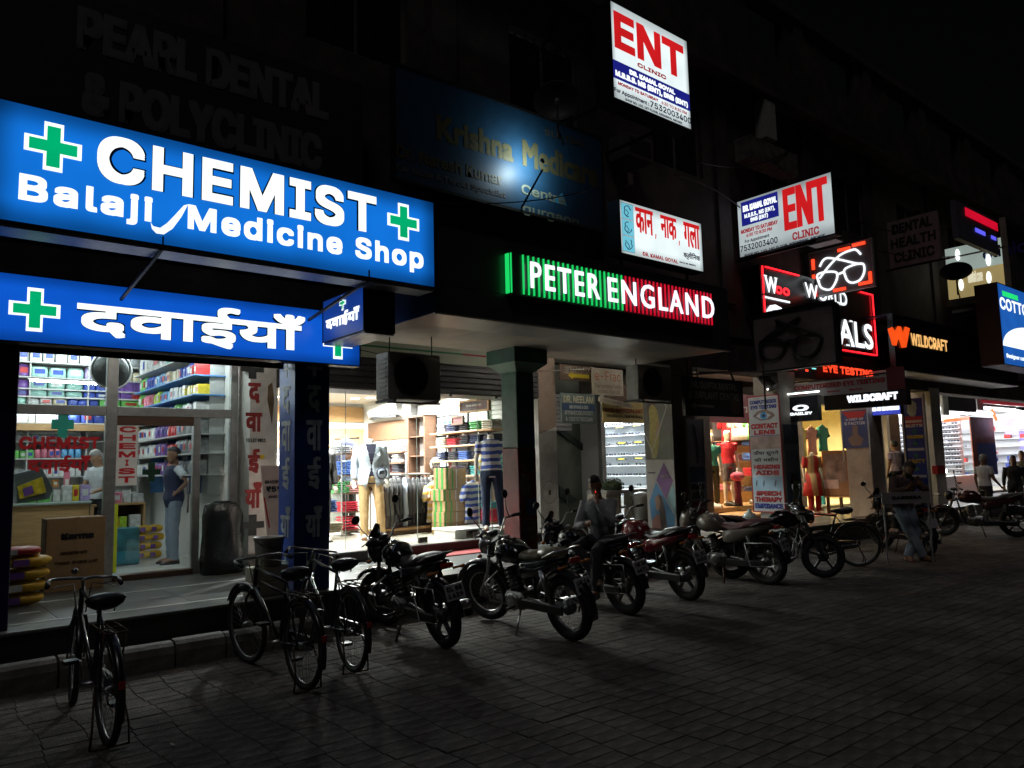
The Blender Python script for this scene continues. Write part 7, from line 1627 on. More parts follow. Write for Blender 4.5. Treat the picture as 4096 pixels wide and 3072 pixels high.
pc = thing('pink_cap_stand', 'pink cap on a maroon draped stand in front of the red figure', 'cap', (16.1, 10.85, .62)); add('cap', MB().ball((16.15, 10.9, 1.32), (.17,.17,.12), 14, 8), mat('hot_pink_cloth', (.55,.06,.14), .7), pc); add('drape', MB().lathe([(0,.62),(.1,.62),(.07,.9),(.09,1.1),(.05,1.3),(0,1.3)], (16.15, 10.9, 0), 'z', 12), cloth('maroon_drape', (.12,.01,.03)), pc)
structure('sports_shop_step', MB().bbox(14.75, 18.3, 9.9, 10.4, PZ, .5, .01), m_carton); tag(add('pink_mat', MB().bbox(14.8, 17.5, 9.1, 9.8, PZ+.001, PZ+.012, .003), mat('pinkish_mat', (.35,.1,.08), .9)), 'pinkish mat before the sports shop step', 'mat')
# ---- kurta shop
ycol = mat('pale_yellow_wall', (.65,.55,.3), .6, var=.05)
structure('kurta_shop_floor', MB().box(18.6, 23.2, 10.4, 14.0, PZ, .46), m_tilei); structure('kurta_shop_ceiling', MB().box(18.6, 23.2, 10.75, 14.0, 3.15, 3.2), ycol); structure('kurta_shop_wall', MB().box(18.6, 23.2, 13.4, 13.5, .46, 3.15).box(18.6, 18.65, 10.75, 13.4, .46, 3.15).box(23.15, 23.2, 10.75, 13.4, .46, 3.15), ycol)
for i, (x, y) in enumerate(((19.6,11.6),(21.4,11.6),(20.5,12.8))):
    t = thing('downlight', f'yellowish lamp over the {("hanging kurtas","kurta shop door","kurta shop rear wall")[i]}', 'lamp', (x, y, 3.14)); add('lens', MB().lathe([(0,-.006),(.08,-.006),(.09,0),(0,0)], (x, y, 3.14), 'z', 16), glow('yellow_downlight', (1,.85,.5), 9), t); disc_lamp(t, (x, y, 3.12), .08, 90, (1,.86,.55))
kc = [('yellow_kurta',(.6,.5,.15),'yellow kurta'),('pink_kurta',(.55,.25,.2),'salmon kurta with a red hem'),('green_kurta',(.03,.18,.13),'bottle green kurta with gold dots'),('lime_kurta',(.25,.4,.12),'lime kurta, lower row'),('amber_kurta',(.6,.25,.03),'amber kurta, lower row'),('cyan_dupatta',(.05,.35,.45),'long turquoise length of cloth')]
for i, (x, z, k, L_) in enumerate(((19.2,2.6,0,.9),(19.75,2.6,1,.8),(20.35,2.65,2,.75),(19.7,1.8,3,.55),(20.4,1.85,4,.6),(20.1,1.5,5,1.1))):
    garment((x, 10.9, z), math.radians(5), cloth(kc[k][0], kc[k][1]), kc[k][2]+' hanging in the kurta shop front', 'shirt', L=L_, W=.27 if k != 5 else .12)
figure('mannequin', 'headless dress form in a red and gold panelled kurta outside the kurta shop', 'mannequin', (*at(3262, 2060, Y=9.6).xy, PZ), math.radians(-120), dict(), m_mann, stripe_mat('red_gold_panel', (.35,.02,.02), (.35,.25,.12), 4, axis=1), cloth('red_churidar', (.3,.02,.02)), None, None, head=False, scale=.96, sleeve='half', extras=lambda t, J: (add('skirt', MB().lathe([(0,.45),(.27,.45),(.22,.75),(.175,1.0),(0,1.0)], (0,0,0), 'z', 18), _tex.setdefault('x', None) or bpy.data.materials['red_gold_panel'], t), stand(t, J)) and None)
CX0 = at(3405, 1900, Y=8.7).x; CY1 = at(3291, 1900, X=CX0).y; CX1 = at(3466, 1900, Y=8.7).x; CZ0, CZ1 = at(3405, 1985, X=CX0).z, at(3405, 1800, X=CX0).z
t = thing('display_carton_stand', 'large brown carton printed with a grey figure standing on a wooden stool', 'carton', (CX0, 8.7, PZ)); fr = FXm(CX0)
add('carton_body', MB().bbox(CX0, CX1, 8.7, CY1, CZ0, CZ1, .01), mat('dark_carton', (.24,.12,.055), .7, var=.2), t)
hh = CZ1-CZ0; w_ = CY1-8.7
panel(t, fr, (-CY1+w_*.1, -CY1+w_*.85, CZ0+hh*.3, CZ1-hh*.08), mat('grey_figure_print', (.16,.12,.11), .6, var=.8, scale=4), .003, 'printed_picture'); panel(t, fr, (-CY1+w_*.02, -CY1+w_*.55, CZ0+hh*.16, CZ0+hh*.36), mat('pinkish_label', (.4,.3,.3), .6), .005, 'pale_label')
for x, y in ((CX0+.03, 8.73), (CX1-.09, 8.73), (CX0+.03, CY1-.09), (CX1-.09, CY1-.09)): add('stool_leg', MB().box(x, x+.06, y, y+.06, PZ, CZ0-.03), m_wood2, t)
add('stool_top', MB().box(CX0-.02, CX1+.02, 8.68, CY1+.02, CZ0-.03, CZ0-.002), m_wood, t)
fr = FXm(16.98); t = thing('portrait_banner', 'upright navy banner with a portrait and factory outlet words on the pale column', 'sign', (16.96, 8.3, 1.9)); R = (-8.6, -8.02, *sorted((fr.q(3420,1792)[1], fr.q(3420,1640)[1])))
add('board', fr.box(MB(), *R, .001, .02), mat('navy_banner', (.035,.05,.16), .5, var=.2), t)
text_rows(t, fr, (R[0]+.03, R[1]-.03, R[2], R[3]-.02), [('',1.5,1),('A UNIT OF',.8,.8),('R FACTOR',1,.9),('',5,1)], mat('dim_white_letters', (.5,.5,.55), .5), bold=.004, d=.0225)
for u in (R[0]-.03, R[1]): add('side_frame', fr.box(MB(), u, u+.03, R[2]-.3, R[3]+.1, .001, .03), m_alu, t)
mb = MB(); cu = (R[0]+R[1])/2; fr.poly(mb, [(cu-.1,R[2]+.05),(cu-.18,R[2]+.2),(cu-.06,R[2]+.3),(cu-.06,R[2]+.5),(cu+.06,R[2]+.5),(cu+.06,R[2]+.3),(cu+.18,R[2]+.2),(cu+.1,R[2]+.05)], .0215); add('printed_portrait', mb, mat('portrait_print', (.2,.13,.1), .5), t)
mb = MB(); fr.poly(mb, [(R[0],R[3]-.03),(R[1],R[3]-.03),(R[1]-.1,R[3]-.18),(R[0]+.15,R[3]-.18)], .0217); add('red_chevron', mb, m_print_r, t)
# ---- far bays
t = thing('white_tiled_pier', 'row of pale curtain like tiled piers beside a brown door', 'pier', (22, 9.5, PZ))
for a, b in ((3500,3520),(3526,3540),(3556,3566)): 
    xa, xb = at(a, 1800, Y=9.5).x, at(b, 1800, Y=9.5).x; add('pier', MB().bbox(xa, xb, 9.5, 9.8, PZ, 3.3, .01), mat('warm_white_tile', (.6,.52,.44), .4, var=.05), t)
add('brown_door', MB().bbox(at(3566,1800,Y=9.7).x, at(3606,1800,Y=9.7).x, 9.7, 9.75, PZ, 2.9, .01), m_wood2, t)
structure('far_shop_floor', MB().box(23.5, 34.8, 10.0, 14.0, PZ, .45), m_tilei); structure('far_shop_ceiling', MB().box(23.5, 34.8, 10.3, 14.0, 3.4, 3.45), m_lightw); structure('far_shop_wall', MB().box(23.5, 34.8, 13.6, 13.7, .45, 3.4).box(23.5, 23.55, 10.3, 13.6, .45, 3.4), m_lightw)
strip_light('tube lamp over the far sunglasses shelves', (24.5, 12.5, 3.3), (28, 12.5, 3.3), _tex['bright_tube']); strip_light('tube lamp over the far shop counter', (25.5, 10.6, 3.3), (28, 10.6, 3.3), _tex['bright_tube'])
strip_light('fat white tube lamp under the far awning by the tailoring board', at(3632,1560,Y=8.3), at(3700,1567,Y=8.3), tube_glow)
strip_light('second tube lamp over the far sunglasses shelves', (25, 11.3, 3.3), (28.5, 11.3, 3.3), glow('bright_tube', (.95,.98,1), 330))
t = thing('sunglasses_wall', 'bright wall racks crowded with sunglasses in the far shop', 'shelving', (29, 12, 1)); 
for i in range(13): add('rack_shelf', MB().box(28.3, 28.5, 10.3, 13.4, 1.1+i*.15, 1.115+i*.15), m_lightw, t)
add('rack_back', MB().box(28.5, 28.55, 10.3, 13.5, .45, 3.3), m_lightw, t)
for ri in range(12):
    for k in range(15):
        if rr.random() < .2: continue
        o = bpy.data.objects.new('spectacles', sme); COL.objects.link(o); o.location = (28.35, 10.42+k*.2+rr.uniform(-.03,.03), 1.12+ri*.15); o.scale = (1.4, 1.2, 1.5); o.rotation_euler = (0, 0, -math.pi/2)
        tag(o, 'dark sunglasses on the crowded bright racks of the far shop', 'sunglasses', 'sunglasses on the far shop racks')
t = thing('glass_counter', 'white glass counter with small lamps before the sunglasses racks', 'counter', (27.5, 10.2, PZ)); add('counter_body', MB().bbox(25.3, 29, 10.1, 10.7, .45, 1.05, .02), m_lightw, t); add('glass_case', MB().box(25.4, 28.9, 10.15, 10.65, 1.05, 1.35), m_glass, t); add('purple_box', MB().bbox(25.5, 26.3, 10.2, 10.6, 1.06, 1.3, .01), mat('purple_box', (.12,.06,.14), .5), t)
add('counter_lamp', MB().ball((26.9, 10.3, 1.2), .07, 10, 8), glow('small_white_lamp', (1,1,1), 12), t)
t = thing('neon_band', 'red and orange neon band over the far sunglasses shop', 'lamp', (27.5, 9.9, 2.6)); add('neon_tube', MB().tube([at(3775,1683,Y=9.9), at(3875,1672,Y=9.9)], .05, 8), glow('hot_red_neon', (1,.12,.04), 2.6), t); add('white_core', MB().tube([at(3885,1652,Y=9.8), at(3965,1655,Y=9.8)], .06, 8), glow('hot_white_neon', (1,.95,1), 3.5), t); add('neon_tube', MB().tube([at(3968,1640,Y=9.85), at(3985,1680,Y=9.85)], .05, 8), _tex['hot_red_neon'], t)
t, fr, R = signboard('denim_poster', 'tall poster, orange above and blue jeans below, in the far shop front', 9.6, ((3884,1668),(3975,1672),(3990,1900),(3895,1900)), mat('orange_print', (.3,.07,.025), .5, var=.3), None)
panel(t, fr, (R[0]+.4, R[1], R[2], R[2]+(R[3]-R[2])*.55), mat('denim_print', (.06,.09,.28), .5, var=.25), .003, 'denim_half')
t = thing('red_wall_panel', 'red panelled shop surround with white lit digits at the frame edge', 'sign', (31, 9.4, 2.6)); fr = FY(9.3)
add('red_board', fr.box(MB(), *fr.rect((3935,1520),(4150,1530),(4150,1620),(3940,1625)), -.1, 0), glow('crimson_backlit_panel', (.16,.008,.012), 1.), t); quadtxt(t, fr, '31', ((4038,1560),(4092,1562),(4092,1600),(4038,1596)), g_lw, bold=.03); add('lit_screen', fr.box(fr.box(MB(), *fr.rect((4000,1672),(4062,1668),(4060,1705),(4002,1708)), 0, .03), *fr.rect((4020,1720),(4070,1720),(4070,1738),(4020,1738)), 0, .03), glow('violet_screen', (.7,.6,1), 1.6), t)
t = thing('dark_window_grille', 'dark grilled opening between white posts over the far counter', 'window', (25.5, 9.5, 2.9)); fr = FY(9.5); add('dark_panel', fr.box(MB(), *fr.rect((3790,1555),(3900,1550),(3905,1640),(3795,1650)), -.1, 0), m_dark, t); add('frame', fr.box(fr.box(MB(), *fr.rect((3765,1550),(3788,1550),(3792,1660),(3770,1660)), -.05, .02), *fr.rect((3903,1550),(3925,1550),(3930,1640),(3907,1640)), -.05, .02), m_white, t)
t = thing('red_box', 'small red metal box fixed on the white tiled column', 'box', (20.6, 7.95, 1.5)); fr = FY(7.97); add('box_body', fr.box(MB(), *fr.rect((3745,1862),(3775,1862),(3776,1895),(3746,1895)), -.1, .03), m_print_r, t)
t = thing('speaker_box', 'rounded grey loudspeaker hanging tilted above the contact lens board', 'speaker', (12.9, 7.8, 3.0)); a, b = at(3045, 1505, X=13.2), at(3090, 1550, X=13.2); add('horn_body', MB().tube([a, b], [.09,.11], 14), mat('grey_horn', (.15,.13,.12), .5), t); add('lamp_dot', MB().ball(tuple(at(3071,1557,X=13.05)), .018, 8, 6), glow('tiny_white', (1,1,.9), 4), t)

t = thing('phone_display_wall', 'bright white display wall with violet panel beyond the walking man', 'shelving', (34.5, 11, 1)); 
add('backboard', MB().box(34.55, 34.6, 8.9, 13.4, .45, 3.3), m_lightw, t); add('violet_panel', MB().box(34.5, 34.54, 9.2, 10.4, 1.9, 2.7), glow('violet_panel', (.35,.3,.9), 1.1), t)
for i in range(7): add('shelf', MB().box(34.3, 34.55, 8.9, 13.2, .8+i*.3, .82+i*.3), m_lightw, t)
for i in range(7):
    for k in range(7): 
        if rr.random() < .7: tag(add('boxed_goods', MB().bbox(34.32, 34.5, 9.0+k*.55, 9.0+k*.55+rr.uniform(.15,.4), .822+i*.3, .822+i*.3+rr.uniform(.1,.24), .005), cols[rr.choice(('grey','blue','purple','white','red'))]), 'small boxed goods on the bright display wall beyond the walking man', 'box', 'boxed goods on the far display wall')
strip_light('tube lamp before the far display wall', (31, 10.0, 3.3), (34.2, 10.0, 3.3), _tex['bright_tube'])
strip_light('second tube lamp before the far display wall', (29, 11.6, 3.3), (33, 11.6, 3.3), _tex['bright_tube'])

strip_light('added unseen tube lamp on the veranda ceiling before the kurta shop', (18.2, 8.75, 3.6), (19.4, 8.75, 3.6), vt)  # two more added veranda tubes, to brighten the far pillars
strip_light('added unseen tube lamp on the veranda ceiling past the tailoring board', (21.6, 8.75, 3.6), (23.0, 8.75, 3.6), vt)
# ================================================================ BICYCLES AND MOTORCYCLES
m_tyre = mat('worn_tyre', (.018,.018,.018), .75, bump=.3, bscale=60); m_chrome = mat('dull_chrome', (.38,.38,.38), .32, metal=1., var=.15, scale=30); m_bframe = mat('black_enamel', (.012,.012,.014), .3, var=.3, coat=.3)
m_rim = mat('steel_rim', (.25,.25,.25), .4, metal=.9, var=.3, scale=30); m_seatk = mat('black_vinyl', (.014,.013,.013), .45, bump=.3, bscale=50); m_alloy = mat('grey_alloy', (.13,.13,.135), .4, metal=.8); m_eng = mat('engine_alloy', (.16,.16,.16), .38, metal=.85, var=.35, scale=25)
m_rust = mat('rusty_steel', (.08,.045,.03), .6, metal=.5, var=.4, scale=25); m_plate = mat('number_plate', (.33,.33,.34), .5, var=.2, scale=30); m_amber = mat('amber_lens', (.4,.12,.01), .2); m_rlens = mat('red_lens', (.3,.01,.01), .15, coat=.5); m_lens = mat('headlamp_glass', (.3,.32,.33), .08, metal=.5)
def circ(c, r, n=32, ax='y'): return [Vector(c)+Vector((math.cos(a)*r, 0, math.sin(a)*r)) for a in [2*math.pi*i/n for i in range(n)]]
def arc(c, r, a0, a1, n=12): return [Vector(c)+Vector((math.cos(math.radians(a0+(a1-a0)*i/n))*r, 0, math.sin(math.radians(a0+(a1-a0)*i/n))*r)) for i in range(n+1)]
def strap(mb, pts, w, t=.004):
    S = []
    for i, p in enumerate(pts):
        d = (pts[min(i+1,len(pts)-1)]-pts[max(i-1,0)]).normalized(); n = Vector((-d.z, 0, d.x))
        S.append([p+Vector((0,-w/2,0))-n*t, p+Vector((0,-w*.3,0))+n*w*.22, p+Vector((0,w*.3,0))+n*w*.22, p+Vector((0,w/2,0))-n*t])
    mb.loft(S, smooth=True); return mb
class Steer:
    """turns the front assembly about the steering head"""
    def __init__(s, p, ang, rake=math.radians(22)):
        s.p = Vector(p); ax = Vector((-math.sin(rake), 0, math.cos(rake))); s.R = Matrix.Rotation(ang, 3, ax)
    def __call__(s, mb): mb.v = [tuple(s.p+s.R@(Vector(v)-s.p)) for v in mb.v]; return mb
ident = lambda mb: mb
def wheel(parent, c, R, tr, xf, spokes=32, rim=m_rim, alloy=None, brake=False):
    w = add('wheel', xf(MB().tube([Vector(c)+Vector((0,-.04,0)), Vector(c)+Vector((0,.04,0))], .022 if not alloy else .05, 10)), m_alloy if alloy else m_chrome, parent)
    add('tyre', xf(MB().tube(circ(c, R-tr), tr, 10, closed=True)), m_tyre, w); ri = R-2*tr-.002
    add('rim', xf(MB().tube(circ(c, ri), .011 if not alloy else .016, 8, closed=True)), rim, w)
    if alloy:
        for k in range(alloy):
            a = 2*math.pi*k/alloy+.3; d = Vector((math.cos(a), 0, math.sin(a))); mb = MB().beam(Vector(c)+d*.03, Vector(c)+d*ri, .03, .035, up=(0,1,0)); add('spoke', xf(mb), m_alloy, w)
    else:
        mb = MB()
        for k in range(spokes):
            a = 2*math.pi*k/spokes; b = a+(.5 if k % 2 else -.5); s = .03 if k % 4 < 2 else -.03
            mb.tube([Vector(c)+Vector((math.cos(b)*.02, s, math.sin(b)*.02)), Vector(c)+Vector((math.cos(a)*ri, 0, math.sin(a)*ri))], .0013, 3, caps=False)
        add('spoke', xf(mb), m_chrome, w, kind='stuff')
    if brake: add('brake_drum', xf(MB().tube([Vector(c)+Vector((0,-.05,0)), Vector(c)+Vector((0,.02,0))], .075, 16)), m_eng, w)
    return w
def bicycle(label, cx, cy, rot, lean=-.1, steer=.3, rod=True, carrier=True, seatm=None, double=False, lamp=False):
    t = thing('bicycle', label, 'bicycle', (cx, cy, 0), 0, world=False, group=None); t.rotation_euler = (lean, 0, rot)
    R = .345; rc, fc = (-.57,0,R), (.60,0,R); bb = Vector((-.12,0,.30)); st_ = Vector((-.27,0,.80)); ht = Vector((.37,0,.86)); hb = Vector((.41,0,.70))
    S = Steer(hb, steer)
    wheel(t, rc, R, .023, ident); wheel(t, fc, R, .023, S)
    f = MB(); f.tube([st_, ht], .014, 8).tube([bb, hb], .015, 8).tube([bb, st_], .015, 8).tube([ht+Vector((-.01,0,.03)), hb+Vector((.01,0,-.03))], .018, 8)
    if double: f.tube([st_+Vector((.02,0,-.1)), hb+Vector((0,0,.06))], .012, 8)
    for s in (.05, -.05): f.tube([bb, Vector((-.57,s,R))], .009, 6).tube([st_, Vector((-.57,s,R))], .008, 6)
    add('frame', f, m_bframe, t)
    k = MB()
    for s in (.055, -.055): k.tube([hb+Vector((.01,s*.7,-.04)), Vector((.47,s,.6)), Vector((.545,s,.42)), Vector((.6,s,R))], [.012,.012,.01,.008], 8)
    k.tube([hb+Vector((.01,-.045,-.03)), hb+Vector((.01,.045,-.03))], .016, 8); add('fork', S(k), m_bframe, t)
    add('fender', strap(MB(), arc(rc, R+.018, 200, -5+10, 16), .055), m_bframe, t); add('fender', S(strap(MB(), arc(fc, R+.018, 165, 30, 12), .055)), m_bframe, t)
    h = MB(); top = Vector((.345,0,.955)); h.tube([ht, top], .012, 8)
    for s in (1,-1): h.tube([top, top+Vector((.05,.08*s,.0)), top+Vector((.03,.19*s,.0)), top+Vector((-.03,.222*s,.0)), top+Vector((-.16,.232*s,-.025))], .011, 8)
    if rod:
        for s in (1,-1): h.tube([top+Vector((-.12,.205*s,-.06)), top+Vector((-.0,.17*s,-.05)), top+Vector((.04,.06*s,-.04)), top+Vector((.03,.03*s,-.25))], .005, 6)
    add('handlebar', S(h), m_chrome, t)
    for s in (1,-1): add('grip', S(MB().tube([top+Vector((-.07,.228*s,-.01)), top+Vector((-.18,.234*s,-.028))], .017, 8)), m_seatk, t)
    sd = MB(); Q = []
    for x, w, z, th in ((-.53,.03,.90,.03),(-.51,.11,.905,.06),(-.44,.125,.90,.085),(-.36,.09,.885,.075),(-.27,.03,.885,.045),(-.20,.02,.88,.03)): Q.append([(x, math.cos(a)*w, z+math.sin(a)*th*(.5 if math.sin(a) > 0 else .9)) for a in [2*math.pi*i/12 for i in range(12)]])
    add('saddle', sd.loft(Q), seatm or m_seatk, t)
    mb = MB().tube([st_, (-.31,0,.88)], .012, 8)
    for s in (.05,-.05): mb.tube(circ((-.45,s,.855), .022, 8)+circ((-.45,s*1.02,.84), .022, 8), .004, 5)
    add('seat_post', mb, m_chrome, t)
    if carrier:
        mb = MB()
        for s in (.065, .0, -.065): mb.tube([(-.38,s,.735), (-.80,s,.735)], .006, 6)
        for x in (-.40,-.6,-.80): mb.tube([(x,-.065,.735), (x,.065,.735)], .006, 6)
        for s in (.065,-.065): mb.tube([(-.74,s,.735), (-.57,s*.8,R)], .006, 6)
        mb.tube([(-.42,.0,.75), (-.62,.05,.77), (-.82,.05,.8), (-.84,-.05,.8), (-.62,-.05,.77), (-.42,0,.75)], .004, 5); add('carrier', mb, m_rust, t)
    mb = MB(); n = 20; pl = [(bb.x+.09*math.cos(a), -.065, bb.z+.09*math.sin(a)) for a in [math.pi/2-math.pi*i/9 for i in range(10)]]+[(-.57+.055*math.cos(a), -.065, R+.055*math.sin(a)) for a in [-math.pi/2-math.pi*i/9 for i in range(10)]]
    mb.prism(pl, (0,.022,0)); add('chain_guard', mb, m_bframe, t)
    mb = MB().tube([bb+Vector((0,-.08,0)), bb+Vector((.02,-.09,-.17))], .01, 6).tube([bb+Vector((0,.08,0)), bb+Vector((-.02,.09,.17))], .01, 6).tube([bb+Vector((0,-.09,0)), bb+Vector((0,.09,0))], .02, 8); add('crank', mb, m_chrome, t)
    for s, z in ((-1,-.17),(1,.17)): add('pedal', MB().bbox(bb.x-.02*s-.045, bb.x-.02*s+.045, min(.1*s,.19*s), max(.1*s,.19*s), bb.z+z-.012, bb.z+z+.012, .003), m_seatk, t)
    mb = MB()
    for s in (.08,-.08): mb.tube([(-.57,s,R), (-.66,s*1.3,.14), (-.64,s*1.4,.015)], .007, 6)
    mb.tube([(-.64,.112,.015), (-.64,-.112,.015)], .007, 6); add('stand', mb, m_rust, t)
    add('reflector', MB().bbox(-.95,-.935,-.02,.02,.42,.47,.004), m_rlens, t)
    if lamp: add('bell', S(MB().ball((.36,.06,1.01), .025, 10, 6)), m_chrome, t)
    return t
def xy(x, y): 
    p = at(x, y, Z=0); return p.x, p.y
def placeaz(rear, az, wb):
    r = Vector(xy(*rear)); d = Vector((math.sin(math.radians(az)), math.cos(math.radians(az)))); c = r+d*wb/2; return c.x, c.y, math.atan2(d.y, d.x)
def place(rear, front, wb):
    r, f = Vector(xy(*rear)), Vector(xy(*front)); d = (f-r).normalized(); c = r+d*wb/2; return c.x, c.y, math.atan2(d.y, d.x)
a = placeaz((430,2988), 1, 1.17); bicycle('lone black roadster bicycle parked nearest the camera by the kerb stones', *a, lean=-.01, steer=-.12, lamp=True)
a = placeaz((1218,2762), 0, 1.17); bicycle('rusty black bicycle of the pair, overlapping the other and nearer the near shop', *a, lean=-.02, steer=.12, double=True)
a = placeaz((1412,2690), 5, 1.17); bicycle('second bicycle of the pair, tucked between it and the first motorcycle', *a, lean=-.02, steer=-.45)
def placeaz(rear, az, wb):
    r = Vector(xy(*rear)); d = Vector((math.sin(math.radians(az)), math.cos(math.radians(az)))); c = r+d*wb/2; return c.x, c.y, math.atan2(d.y, d.x)
def placefront(front, az, wb):
    f = Vector(xy(*front)); d = Vector((math.sin(math.radians(az)), math.cos(math.radians(az)))); c = f-d*wb/2; return c.x, c.y, math.atan2(d.y, d.x)
def moto(label, cx, cy, rot, style, tankm, seatm=m_seatk, sidem=None, lean=-.14, steer=.35, plate=None, mirrors=True, panelm=None, name='motorcycle'):
    t = thing(name, label, 'motorcycle', (cx, cy, 0), 0, world=False); t.rotation_euler = (lean, 0, rot); ret = style == 'retro'
    R = .305 if not ret else .325; wb = .65 if not ret else .68; rc, fc = (-wb,0,R), (wb,0,R); hd = Vector((.40,0,.88)); rk = math.radians(26); S = Steer(hd, steer, rk); sidem = sidem or tankm
    al = None if ret else 5; tr = .048
    wheel(t, rc, R+.0, tr+.006, ident, alloy=al, brake=True, spokes=28, rim=m_chrome if ret else m_alloy); wheel(t, fc, R, tr, S, alloy=al, brake=True, spokes=28, rim=m_chrome if ret else m_alloy)
    k = MB(); tp = Vector((.385,0,.94))
    for s in (.085,-.085): k.tube([tp+Vector((0,s,0)), Vector((.50,s,.62)), Vector((wb,s,R))], [.02,.02,.024], 10)
    add('fork', S(k), m_chrome if ret else m_alloy, t); add('fork_clamp', S(MB().bbox(.34,.42,-.12,.12,.90,.93,.008).bbox(.38,.46,-.11,.11,.76,.79,.008)), m_black, t)
    add('front_fender', S(strap(MB(), arc(fc, R+.03, 160 if not ret else 175, 45 if not ret else 20, 12), .13, .006)), tankm if not ret else m_bframe, t)
    # headlamp
    if ret or style == 'street':
        add('headlamp', S(MB().lathe([(0,-.09),(.06,-.08),(.092,-.02),(.1,.03),(.098,.045),(0,.045)], (.50,0,.87) , 'x', 20)), m_chrome if ret else m_bframe, t)
        add('headlamp_glass', S(MB().lathe([(0,0),(.088,0),(.075,.02),(0,.03)], (.546,0,.87), 'x', 20)), m_lens, t)
    else:
        Q = [[(x, y*w, z0+(z1-z0)*zz) for y, zz in ((-1,.3),(-.95,.7),(-.5,1),(.5,1),(.95,.7),(1,.3),(.6,0),(-.6,0))] for x, w, z0, z1 in ((.36,.10,.80,1.0),(.45,.13,.76,1.04),(.54,.115,.74,1.0),(.60,.07,.77,.9))]
        add('headlamp_fairing', S(MB().loft(Q)), tankm, t); add('headlamp_glass', S(MB().loft([[(.575, y*.085, .83+z*.05) for y, z in ((-1,0),(-.6,1),(.6,1),(1,0),(.5,-1),(-.5,-1))], [(.606, y*.06, .83+z*.035) for y, z in ((-1,0),(-.6,1),(.6,1),(1,0),(.5,-1),(-.5,-1))]])), m_lens, t)
        mb = MB().loft([[(x, y*w, z+abs(y)*-.03) for y in (-1,-.5,0,.5,1)]+[(x-.006, y*w, z+abs(y)*-.03) for y in (1,.5,0,-.5,-1)] for x, w, z in ((.52,.1,1.02),(.47,.085,1.1),(.43,.05,1.16))]); add('visor', S(mb), m_bframe, t)
    h = MB(); b = Vector((.36,0,.97)); rise = .10 if not ret else .13
    for s in (1,-1): h.tube([b, b+Vector((-.01,.09*s,.01)), b+Vector((-.02,.2*s,rise)), b+Vector((-.10,.34*s,rise-.01))], .012, 8)
    add('handlebar', S(h), m_chrome, t)
    for s in (1,-1):
        g0 = b+Vector((-.055,.27*s,rise)); add('grip', S(MB().tube([g0, b+Vector((-.115,.37*s,rise-.012))], .019, 8)), m_seatk, t)
        add('lever', S(MB().tube([g0+Vector((.02,-.02*s,-.01)), b+Vector((-.03,.37*s,rise-.03))], .007, 6)), m_alloy, t)
        if mirrors:
            mr = MB().tube([b+Vector((-.05,.24*s,rise)), b+Vector((0,.28*s,rise+.12)), b+Vector((-.0,.31*s,rise+.2))], .006, 6); add('mirror_stem', S(mr), m_bframe, t)
            add('mirror', S(MB().ball(tuple(b+Vector((0,.32*s,rise+.24))), (.015,.062,.045) if not ret else (.015,.05,.05), 12, 8)), m_bframe, t)
        add('indicator', S(MB().ball((.5,.17*s,.8), (.03,.03,.02), 8, 6)), m_amber, t)
    add('instrument_pod', S(MB().lathe([(0,-.02),(.06,-.02),(.065,.02),(0,.02)], (.40,.0,1.0), 'z', 14)), m_black, t)
    # tank
    Q = []
    for x, w, zb, zt in ((.34,.05,.78,.86),(.30,.10,.73,.93),(.18,.145,.70,.975),(.03,.14,.71,.965),(-.07,.10,.73,.88),(-.12,.055,.74,.80)) if not ret else ((.34,.05,.77,.86),(.29,.115,.72,.93),(.18,.15,.70,.965),(.04,.15,.70,.95),(-.08,.12,.72,.88),(-.13,.07,.74,.80)):
        Q.append([(x, math.copysign(abs(math.cos(a))**.8, math.cos(a))*w, (zb+zt)/2+math.sin(a)*(zt-zb)/2) for a in [2*math.pi*i/16 for i in range(16)]])
    tk = add('fuel_tank', MB().loft(Q), tankm, t); add('fuel_cap', MB().cyl((.16,0,.965), (.16,0,.985), .03, 12), m_chrome, tk)
    # seat
    if ret:
        for x0, x1, z in ((-.10,-.40,.80),(-.41,-.70,.85)):
            Q = [[(x0+(x1-x0)*u, math.cos(a)*w, z+math.sin(a)*.055*hh) for a in [2*math.pi*i/14 for i in range(14)]] for u, w, hh in ((0,.06,.4),(.12,.11,.9),(.5,.135,1),(.88,.12,1),(1,.07,.5))]
            add('seat', MB().loft(Q), seatm, t)
    else:
        Q = [[(x, math.copysign(abs(math.cos(a))**.7, math.cos(a))*w, z+math.sin(a)*h2) for a in [2*math.pi*i/14 for i in range(14)]] for x, w, z, h2 in ((-.06,.06,.82,.03),(-.12,.10,.795,.045),(-.25,.125,.78,.05),(-.40,.13,.80,.055),(-.47,.12,.835,.06),(-.62,.11,.86,.055),(-.75,.08,.875,.04),(-.79,.03,.875,.015))]
        add('seat', MB().loft(Q), seatm, t)
    # tail and side panels
    for s in (1,-1):
        Q = [[(x, s*(y0+q*.02), z+math.sin(a)*hh) for q, a in ((0,-1.57),(.8,-.8),(1,0),(.8,.8),(0,1.57),(-.6,0))] for x, y0, z, hh in ((-.10,.10,.66,.07),(-.2,.125,.67,.10),(-.38,.125,.70,.085),(-.6,.11,.77,.05),(-.8,.06,.82,.025))]
        add('side_panel', MB().loft(Q), sidem, t)
    add('grab_rail', MB().tube([(-.55,.13,.83),(-.72,.13,.89),(-.86,.09,.92),(-.88,0,.925),(-.86,-.09,.92),(-.72,-.13,.89),(-.55,-.13,.83)], .011, 8), m_chrome if ret else m_alloy, t)
    add('tail_lamp', MB().bbox(-.9,-.84,-.06,.06,.78,.83,.01), m_rlens, t)
